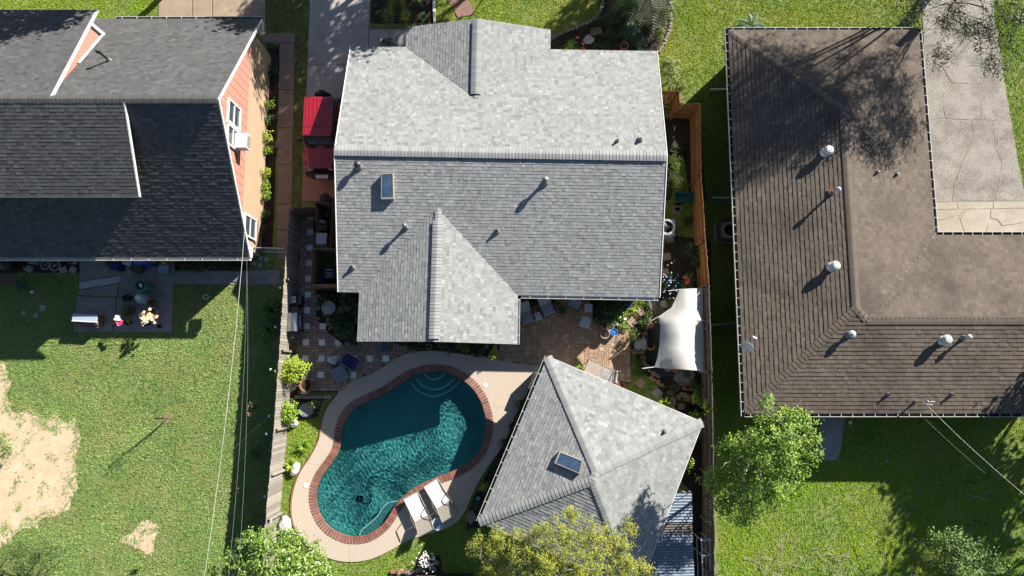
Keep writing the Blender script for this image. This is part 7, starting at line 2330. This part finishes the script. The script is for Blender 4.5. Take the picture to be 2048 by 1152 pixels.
shrub('dark shrub filling the corner by the wing wall', 712, 625, 0.45, 0.9, G_DARK, 156, size=0.12, per=18, z=0.05)
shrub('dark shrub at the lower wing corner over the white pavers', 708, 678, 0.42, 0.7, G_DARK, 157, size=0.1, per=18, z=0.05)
shrub('yellow-green plant beside the grill foot at the fence', 580, 692, 0.36, 0.7, G_OLIVE, 57, size=0.11, aspect=0.3, per=16)
rosette('yellow-striped star plant in front of the slate planter', 781, 692, 0.24, 0.45, G_LIME, 58, 14, 0.10, z=0.05)
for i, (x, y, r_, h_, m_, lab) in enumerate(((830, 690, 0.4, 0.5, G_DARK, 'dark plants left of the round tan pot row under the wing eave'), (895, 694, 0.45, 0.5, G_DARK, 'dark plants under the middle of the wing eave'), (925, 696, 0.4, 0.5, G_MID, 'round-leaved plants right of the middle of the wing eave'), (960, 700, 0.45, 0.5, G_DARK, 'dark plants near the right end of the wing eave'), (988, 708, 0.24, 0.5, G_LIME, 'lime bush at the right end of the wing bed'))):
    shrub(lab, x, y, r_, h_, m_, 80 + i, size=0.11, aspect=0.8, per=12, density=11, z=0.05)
shrub('leafy dark plant behind the cushioned chairs', 1065, 598, 0.35, 0.5, G_DARK, 90, size=0.1, per=12, z=0.05)
shrub('round dark fern between cushioned chair and striped chair', 1122, 616, 0.42, 0.6, G_DARK, 91, size=0.10, aspect=0.35, per=20, z=0.05)
shrub('large dark shrub between the striped chairs and the stepping stones', 1218, 622, 0.85, 1.2, G_DARK, 92, size=0.13, aspect=0.45, per=24, density=13)
shrub('sunlit groundcover around the upper stepping stones', 1270, 605, 0.55, 0.25, G_LIME, 93, size=0.07, per=18, density=14, name='groundcover')
shrub('sunlit groundcover left of the lower stepping stone', 1243, 640, 0.45, 0.3, G_BRIGHT, 94, size=0.08, per=18, density=14, name='groundcover')
t = shrub('pale variegated bush with white blooms above the blue bucket', 1222, 650, 0.34, 0.7, G_PALE, 95, size=0.14, aspect=0.35, per=8, density=12)
flowers(t, t.location, [P(1241, 632, 0.5), P(1251, 638, 0.45), P(1236, 648, 0.5)], 0.08, WHITE_F)
shrub('dark narrow-leaved bush left of the pond', 1270, 668, 0.42, 0.7, G_MID, 96, size=0.14, aspect=0.22, per=18, density=12)
shrub('low green plants between patio and pond stones', 1278, 728, 0.42, 0.35, G_MID, 97, size=0.09, per=16)
shrub('low green plants below the pond beside the boulder', 1342, 776, 0.4, 0.35, G_DARK, 98, size=0.08, aspect=0.3, per=18)
shrub('yellow-green groundcover at the sail top corner', 1340, 606, 0.36, 0.25, G_OLIVE, 99, size=0.06, per=18, name='groundcover')
shrub('large dark shrub against the lower cedar fence', 1388, 512, 0.72, 1.0, G_DARK, 100, size=0.12, per=22)
t = shrub('blue flowering shrub at the corner of the grey house', 1340, 572, 0.62, 0.9, G_DARK, 101, size=0.09, per=18)
flowers(t, t.location, [P(1342 + rg.normal() * 12, 566 + rg.normal() * 17, 0.9 + rg.normal() * 0.08) for _ in range(46)], 0.038, BLUE_F)
t = shrub('broad-leaved plant with a red bloom above the shade sail', 1374, 560, 0.5, 0.9, G_MID, 102, size=0.3, aspect=0.6, per=5, density=9)
flowers(t, t.location, [P(1374, 563, 1.1), P(1376, 560, 1.15), P(1373, 566, 1.12), P(1375, 564, 1.2)], 0.10, RED_F)
flowers(t, t.location, [P(1372, 554, 1.1), P(1369, 556, 1.05)], 0.08, ORANGE_F, 'orange_flower')
shrub('small lime bush at the foot of the cedar fence', 1383, 496, 0.28, 0.5, G_LIME, 103, size=0.08, per=14)
for i, (x, y, r_, h_, m_, lab) in enumerate(((1290, 600, 0.4, 0.3, G_BRIGHT, 'bright groundcover under the grey house corner by the flagstones'), (1258, 622, 0.38, 0.3, G_LIME, 'lime groundcover between the two upper stepping stones'), (1288, 641, 0.34, 0.35, G_MID, 'green plants right of the tan stepping stone'), (1300, 628, 0.3, 0.3, G_MID, 'green plants between stepping stone and flagstones'), (1248, 652, 0.3, 0.25, G_BRIGHT, 'low bright plants along the top of the gold patio'),
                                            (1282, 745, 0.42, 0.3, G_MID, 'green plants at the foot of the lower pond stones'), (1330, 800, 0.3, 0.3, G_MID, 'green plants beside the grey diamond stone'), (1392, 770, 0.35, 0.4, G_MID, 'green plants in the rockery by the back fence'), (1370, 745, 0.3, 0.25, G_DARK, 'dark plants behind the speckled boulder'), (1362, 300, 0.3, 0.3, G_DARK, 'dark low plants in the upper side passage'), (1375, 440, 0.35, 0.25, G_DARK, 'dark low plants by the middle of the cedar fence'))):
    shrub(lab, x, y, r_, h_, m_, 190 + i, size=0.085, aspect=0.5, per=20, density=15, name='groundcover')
# vine on a frame beside the grey house
t = shrub('pale flowering vine hanging beside the grey house eave', 1347, 345, 0.36, 2.0, G_BRIGHT, 104, size=0.10, aspect=0.6, per=16, density=10, ry=1.0, bark=PALEBARK)
foliage('dry_foliage', t, t.location, [B(1349, 310, 2.0, 0.28, 0.2, 0.75), B(1352, 360, 1.9, 0.28, 0.2, 0.5)], G_PALE, size=0.07, aspect=0.4, clump_r=0.12, density=26, per=14, seed=9)
foliage('twig_foliage', t, t.location, [B(1347, 262, 1.8, 0.25, 0.3, 0.4)], G_PALE, size=0.07, aspect=0.4, clump_r=0.1, density=10, per=4, seed=10)
# garden plants near the pool house
rosette('lime leafy clump at the edge of the pool house roof', 1328, 806, 0.42, 0.9, G_LIME, 105, 50, 0.07)
rosette('lime leafy clump lower along the pool house roof edge', 1343, 822, 0.32, 0.8, G_LIME, 106, 40, 0.06)
shrub('leafy lime plant in the large black pot', 1397, 795, 0.3, 0.6, G_LIME, 107, size=0.17, aspect=0.35, per=12, z=0.6)
shrub('lime leaves leaning over the back fence from the pot', 1412, 815, 0.3, 0.5, G_LIME, 108, size=0.17, aspect=0.4, per=12, z=1.2)
shrub('bright green plant in the pot at the roof corner', 1394, 828, 0.28, 0.5, G_BRIGHT, 109, size=0.12, aspect=0.5, per=14, z=0.4)
shrub('green sprig hanging in the gap right of the pool house', 1378, 926, 0.28, 0.6, G_BRIGHT, 110, size=0.10, per=7, z=1.0)
t = shrub('white flowering bush in a stone ring at the bottom edge', 855, 1128, 0.42, 0.6, G_DARK, 111, size=0.07, per=14)
flowers(t, t.location, [P(851 + rg.normal() * 9, 1122 + rg.normal() * 10, 0.60 + rg.normal() * 0.06) for _ in range(110)], 0.036, WHITE_F)
for i, (x, y, r_, m_, lab) in enumerate(((1042, 812, 0.32, G_DARK, 'dark plants at the top of the pool house side bed'), (1030, 846, 0.32, G_DARK, 'dark plants second down the pool house side bed'), (1012, 890, 0.34, G_DARK, 'dark plants midway down the pool house side bed'), (990, 930, 0.32, G_DARK, 'dark plants below the middle of the pool house bed'), (968, 972, 0.22, G_LIME, 'lime sprout in the pool house bed'), (975, 985, 0.32, G_DARK, 'dark plants low in the pool house side bed'), (948, 1010, 0.24, G_DARK, 'small dark plants near the blue globe'))):
    shrub(lab, x, y, r_, 0.35, m_, 120 + i, size=0.09, per=14, density=11)
shrub('lime sprig above the pool house eave at the glass table', 1160, 737, 0.25, 0.6, G_LIME, 130, size=0.12, aspect=0.4, per=10)
# front garden
shrub('low dark green juniper by the front walk', 777, 86, 0.55, 0.5, G_DARK, 140, size=0.13, aspect=0.2, per=24)
rosette('pale grassy clump in the palm bed beside the driveway', 778, 30, 0.6, 0.6, G_OLIVE, 141, 80, 0.04)
rosette('olive grassy clump in the middle of the palm bed', 812, 32, 0.55, 0.5, G_OLIVE, 142, 80, 0.035)
rosette('small grassy clump near the white edging bricks', 845, 36, 0.4, 0.35, G_DARK, 143, 50, 0.035)
def palm(label, px, py, z, n_, L_, mat, seed, w=0.5, az=None):
    top = P(px, py, z)
    t = thing('palm', label, 'palm', (top.x, top.y, 0))
    rng = np.random.default_rng(seed)
    MB().tube([(0, 0, 0), (0.03, 0.02, z * 0.5), (0, 0, z)], [0.16, 0.12, 0.10], 10).build('trunk', BARK, t, smooth=True)
    for k in range(n_):
        a = (az[k] if az else k * 2.399 + rng.uniform(-0.2, 0.2))
        el = rng.uniform(0.1, 0.8)
        d = Vector((math.cos(a), math.sin(a), 0))
        s = Vector((-d.y, d.x, 0))
        fr = MB()
        m_ = 22
        rach = []
        for j in range(m_ + 1):
            q_ = j / m_
            rach.append(Vector((0, 0, z)) + d * (L_ * q_) + Vector((0, 0, L_ * (el * q_ - 0.85 * q_ * q_))))
        fr.tube(rach[::3], [0.022 * (1 - 0.8 * i / 8) for i in range(len(rach[::3]))], 5, tone=0.9)
        for j in range(3, m_ + 1):
            q_ = j / m_
            ll = w * math.sin(math.pi * (0.12 + 0.86 * q_)) ** 0.7
            for sg in (-1, 1):
                p = rach[j]
                tip = p + s * sg * ll * 0.85 + d * ll * 0.55 - Vector((0, 0, ll * 0.3))
                fr.add([p - d * 0.018, p + d * 0.018, tip], [(0, 1, 2)], 0, float(np.clip(rng.normal(0.5, 0.2), 0, 1)))
        fr.build('frond', mat, t)
    return t
palm('palm with a broad arching frond in the bed beside the driveway', 795, -28, 1.6, 9, 1.5, G_BRIGHT, 150, 0.40)
palm('large grey-green fan of palm fronds at the top of the front bed', 1290, -45, 3.4, 17, 2.1, G_DARK, 151, 0.6)
palm('low dark cycad in the middle of the front bed', 1262, 62, 0.35, 14, 0.75, G_DARK, 152, 0.22)
palm('small green cycad at the top left corner of the brown house', 1503, 52, 0.5, 11, 0.8, G_BLUE, 153, 0.2)
t = shrub('bright shrub with orange blooms at the front eave of the grey house', 1142, 92, 0.45, 0.6, G_BRIGHT, 154, size=0.10, per=18)
flowers(t, t.location, [P(x, y, 0.65) for x, y in ((1154, 75), (1156, 76), (1167, 89), (1166, 97), (1168, 98), (1165, 88))], 0.075, ORANGE_F)
shrub('dark green ferny shrub right of the clay pot at the front eave', 1280, 92, 0.62, 0.6, G_BLUE, 155, size=0.10, aspect=0.25, per=22)
shrub('variegated leafy shrub under the palm fronds', 1315, 70, 0.55, 0.9, G_OLIVE, 156, size=0.12, aspect=0.35, per=16)
shrub('large pale shrub at the front corner of the grey house', 1343, 150, 0.75, 1.3, leafmat('leaf_pale_green', (0.14, 0.19, 0.05), (0.32, 0.36, 0.12)), 157, size=0.11, aspect=0.35, per=26, density=13, ry=0.9)
shrub('pale shrub lower down in front of the cedar fence corner', 1350, 178, 0.5, 1.1, leafmat('leaf_pale_green', (0.14, 0.19, 0.05), (0.32, 0.36, 0.12)), 158, size=0.11, aspect=0.35, per=24, density=13)
shrub('bushy plant along the bottom edge left of the back fence', 1420, 1140, 0.5, 0.6, G_OLIVE, 159, size=0.1, per=14)
for i, (x, y, r_, h_, m_, lab) in enumerate(((1215, 62, 0.5, 0.5, G_DARK, 'dark low plants left of the cycad in the front bed'), (1225, 30, 0.6, 0.9, G_DARK, 'dark bush under the left palm fronds of the front bed'), (1290, 50, 0.5, 0.6, G_DARK, 'dark bush right of the cycad in the front bed'), (1248, 12, 0.6, 1.0, G_MID, 'leafy bush at the top of the front bed'), (1322, 25, 0.6, 1.1, G_OLIVE, 'olive bush at the upper right of the front bed'), (1205, 90, 0.35, 0.35, G_DARK, 'small dark plant right of the pale square stone'), (1190, 60, 0.35, 0.3, G_DRY, 'dry leaf clump above the pale square stone'))):
    shrub(lab, x, y, r_, h_, m_, 170 + i, size=0.11, aspect=0.4, per=20, density=12)
# curved bed edging of the front garden
STONEE = M('edging_stone', (0.30, 0.25, 0.20), (0.2, 0.165, 0.13), rough=0.92, scale=9, bump=0.4, rnd=0.2)
edge = smooth_loop([(1098, 80), (1125, 66), (1160, 52), (1190, 36), (1203, 15), (1206, -20)], 5, closed=False)
n_left = len(edge)
edge = edge + smooth_loop([(1340, -10), (1342, 40), (1334, 75), (1318, 104)], 5, closed=False)
for i, (x, y) in enumerate(edge):
    o = MB().box((0, 0, 0.05), (0.20, 0.15, 0.10)).build('edging_stone', STONEE, bevel=0.025, loc=P(x, y, 0))
    o.rotation_euler.z = 0.4 + 0.9 * i
    tag(o, ('%s rough edging stone of the front bed, counted from the front gable' % ordinal(i)) if i < n_left else ('%s rough stone of the right-hand front bed edging, counted down from the top' % ordinal(i - n_left)), 'stone', 'edging stones of the front bed')
# fallen boards on the right lawn
for i, (x, y, l_, r_, lab) in enumerate(((1955, 995, 1.0, -15, 'grey stick lying on the shaded right lawn, longest of them'), (1835, 1082, 0.7, -30, 'grey stick beside the broad grey-green tree'), (1940, 965, 0.5, -14, 'short dark stick on the shaded right lawn'), (1960, 1045, 0.7, -14, 'dark stick above the broad grey-green tree'))):
    o = MB().tube([(-l_ / 2, 0, 0.03), (0, 0.02, 0.04), (l_ / 2, 0, 0.03)], 0.02, 6).build('fallen_stick', PALEBARK if i < 2 else BARK, loc=P(x, y))
    o.rotation_euler.z = R(r_)
    tag(o, lab, 'stick')
# pile of dry twigs on the right lawn
t = thing('twig_pile', 'heap of dry pale twigs on the right lawn at the bottom edge', 'twigs', P(1610, 1120))
mb = MB()
rg2 = np.random.default_rng(77)
for k in range(55):
    x, y = rg2.uniform(-2.6, 2.6), rg2.normal() * 0.7
    a = rg2.uniform(0, 6.28)
    l_ = rg2.uniform(0.3, 1.0)
    z = abs(rg2.normal()) * 0.12
    mb.tube([(x, y, z + 0.02), (x + math.cos(a) * l_ * 0.5, y + math.sin(a) * l_ * 0.5, z + 0.08), (x + math.cos(a + 0.3) * l_, y + math.sin(a + 0.3) * l_, 0.03)], [0.012, 0.009, 0.004], 4)
mb.build('twigs', PALEBARK, t)

# ================================================================== GRASS
def grass(name, label, poly, mat, per_m2, seed, size=0.062, bald=None, patch=0.5):
    rng = np.random.default_rng(seed)
    xs_ = np.array([p[0] for p in poly])
    ys_ = np.array([p[1] for p in poly])
    area = (xs_.max() - xs_.min()) * (ys_.max() - ys_.min())
    N = int(area * per_m2 * 1.5)
    x = rng.uniform(xs_.min(), xs_.max(), N)
    y = rng.uniform(ys_.min(), ys_.max(), N)
    ok = in_poly(x, y, poly)
    for e in EXCL:
        ex = np.array([p[0] for p in e])
        ey = np.array([p[1] for p in e])
        m_ = ok & (x > ex.min()) & (x < ex.max()) & (y > ey.min()) & (y < ey.max())
        if m_.any():
            i_ = np.where(m_)[0]
            ok[i_[in_poly(x[i_], y[i_], e)]] = False
    # low-frequency patchiness from a few sines
    f = np.zeros(N)
    for k in range(7):
        a = rng.uniform(0, 6.28)
        w_ = rng.uniform(0.5, 2.6)
        f += np.sin(w_ * (x * math.cos(a) + y * math.sin(a)) + rng.uniform(0, 6.28)) / 7 * 1.9
    if bald:
        for bp_ in bald:
            ins = in_poly(x, y, bp_)
            dmin = np.full(N, 9.0)
            ii = np.where(ins)[0]
            for k in range(len(bp_)):
                ax, ay = bp_[k]
                bx_, by_ = bp_[(k + 1) % len(bp_)]
                ex_, ey_ = bx_ - ax, by_ - ay
                tt = np.clip(((x[ii] - ax) * ex_ + (y[ii] - ay) * ey_) / (ex_ * ex_ + ey_ * ey_ + 1e-9), 0, 1)
                dmin[ii] = np.minimum(dmin[ii], np.hypot(x[ii] - ax - tt * ex_, y[ii] - ay - tt * ey_))
            g = np.sin(5.1 * x + 2.2 * y + 1.3 * np.sin(3 * y)) + np.sin(4.3 * y - 3.1 * x + 1.7 * np.sin(2.3 * x))
            keep = np.clip(0.8 - dmin * 1.35 + 0.22 * g, 0, 1) * (dmin < 0.75) + np.where(g > 1.05, 0.55, 0.02)
            ok &= ~(ins & (rng.random(N) > keep))
    ok &= rng.random(N) < 0.72 + 0.28 * np.clip(f, -1, 1)
    x, y, f = x[ok], y[ok], f[ok]
    N = len(x)
    K = 5
    tn = np.clip(0.5 + 0.30 * f * patch * 2 + rng.normal(size=N) * 0.22, 0, 1)
    cx = np.repeat(x, K) + rng.normal(size=N * K) * 0.03
    cy = np.repeat(y, K) + rng.normal(size=N * K) * 0.03
    a = rng.uniform(0, 6.283, N * K)
    s = size * rng.uniform(0.6, 1.4, N * K)
    hgt = s * rng.uniform(0.35, 0.95, N * K)
    w_ = 0.011 + 0.012 * rng.random(N * K)
    dx, dy = np.cos(a), np.sin(a)
    v = np.zeros((N * K, 3, 3))
    v[:, 0] = np.stack([cx - dy * w_, cy + dx * w_, np.full(N * K, 0.002)], 1)
    v[:, 1] = np.stack([cx + dy * w_, cy - dx * w_, np.full(N * K, 0.002)], 1)
    v[:, 2] = np.stack([cx + dx * s, cy + dy * s, hgt + 0.004], 1)
    idx = np.arange(N * K * 3)
    tn = np.clip(np.repeat(tn, K) + rng.normal(size=N * K) * 0.12, 0, 1)
    o = np_mesh(name, v.reshape(-1, 3), 3, idx, tn, mat)
    o['kind'] = 'stuff'
    o['label'] = label
    return o
def grassmat(name, c1, c2, big=None):
    return M(name, c1, c2, rough=0.7, tone=True, scale=1.2, translucent=0.25, coords='World', big=big, bigscale=0.45, bigamt=0.45, spec=0.25, k=1.35)
GL = grassmat('grass_left', (0.052, 0.118, 0.026), (0.185, 0.26, 0.075), big=(0.23, 0.195, 0.09))
GR = grassmat('grass_right', (0.035, 0.12, 0.004), (0.19, 0.28, 0.010), big=(0.25, 0.235, 0.03))
GP = grassmat('grass_pool', (0.05, 0.12, 0.008), (0.19, 0.26, 0.025))
grass('lawn_grass', 'short dry green lawn in the left back yard', P2([(-80, 512), (556, 512), (572, 560), (560, 700), (548, 900), (536, 1060), (525, 1210), (-80, 1210)]), GL, 150, 1, bald=[SAND_A, SAND_B])
grass('lawn_grass', 'green lawn strip around the pool deck', P2([(560, 800), (650, 800), (640, 880), (700, 900), (1010, 860), (970, 1200), (545, 1200)]), GP, 170, 2)
grass('lawn_grass', 'yellow-green lawn of the right back yard', P2([(1436, 780), (2110, 800), (2110, 1210), (1438, 1210)]), GR, 150, 3)
grass('lawn_grass', 'shaded lawn between cedar fence and brown house', P2([(1402, 205), (1500, 140), (1520, 840), (1430, 840)]), GR, 110, 4)
grass('lawn_grass', 'vivid front lawn above the grey and brown houses', P2([(868, -80), (1846, -80), (1850, 80), (1470, 80), (1500, 210), (1404, 207), (1358, 200), (1320, 180), (1300, 60), (1095, 62), (1050, 70), (950, 80), (868, 60)]), grassmat('grass_front', (0.045, 0.12, 0.004), (0.21, 0.27, 0.012), big=(0.34, 0.25, 0.06)), 150, 5)
grass('lawn_grass', 'lawn strip right of the cracked driveway', P2([(1974, -80), (2110, -80), (2120, 480), (2044, 400), (2010, 180)]), GR, 150, 6)
grass('lawn_grass', 'front lawn above the red house dormer', P2([(-60, -80), (318, -80), (318, 60), (-60, 60)]), GR, 130, 7)
grass('lawn_grass', 'narrow grass strip between side path and driveway', P2([(530, -80), (619, -80), (612, 200), (603, 424), (585, 424), (590, 68), (530, 66)]), grassmat('grass_strip', (0.06, 0.075, 0.02), (0.15, 0.145, 0.05)), 140, 8)
grass('lawn_grass', 'sparse shaded grass beside the cedar fence passage', P2([(1322, 240), (1404, 240), (1424, 480), (1424, 590), (1316, 600)]), GP, 90, 9)
grass('lawn_grass', 'grass around the diamond stepping stones below the patio', P2([(1240, 650), (1300, 640), (1330, 760), (1340, 825), (1240, 800)]), GP, 160, 10)
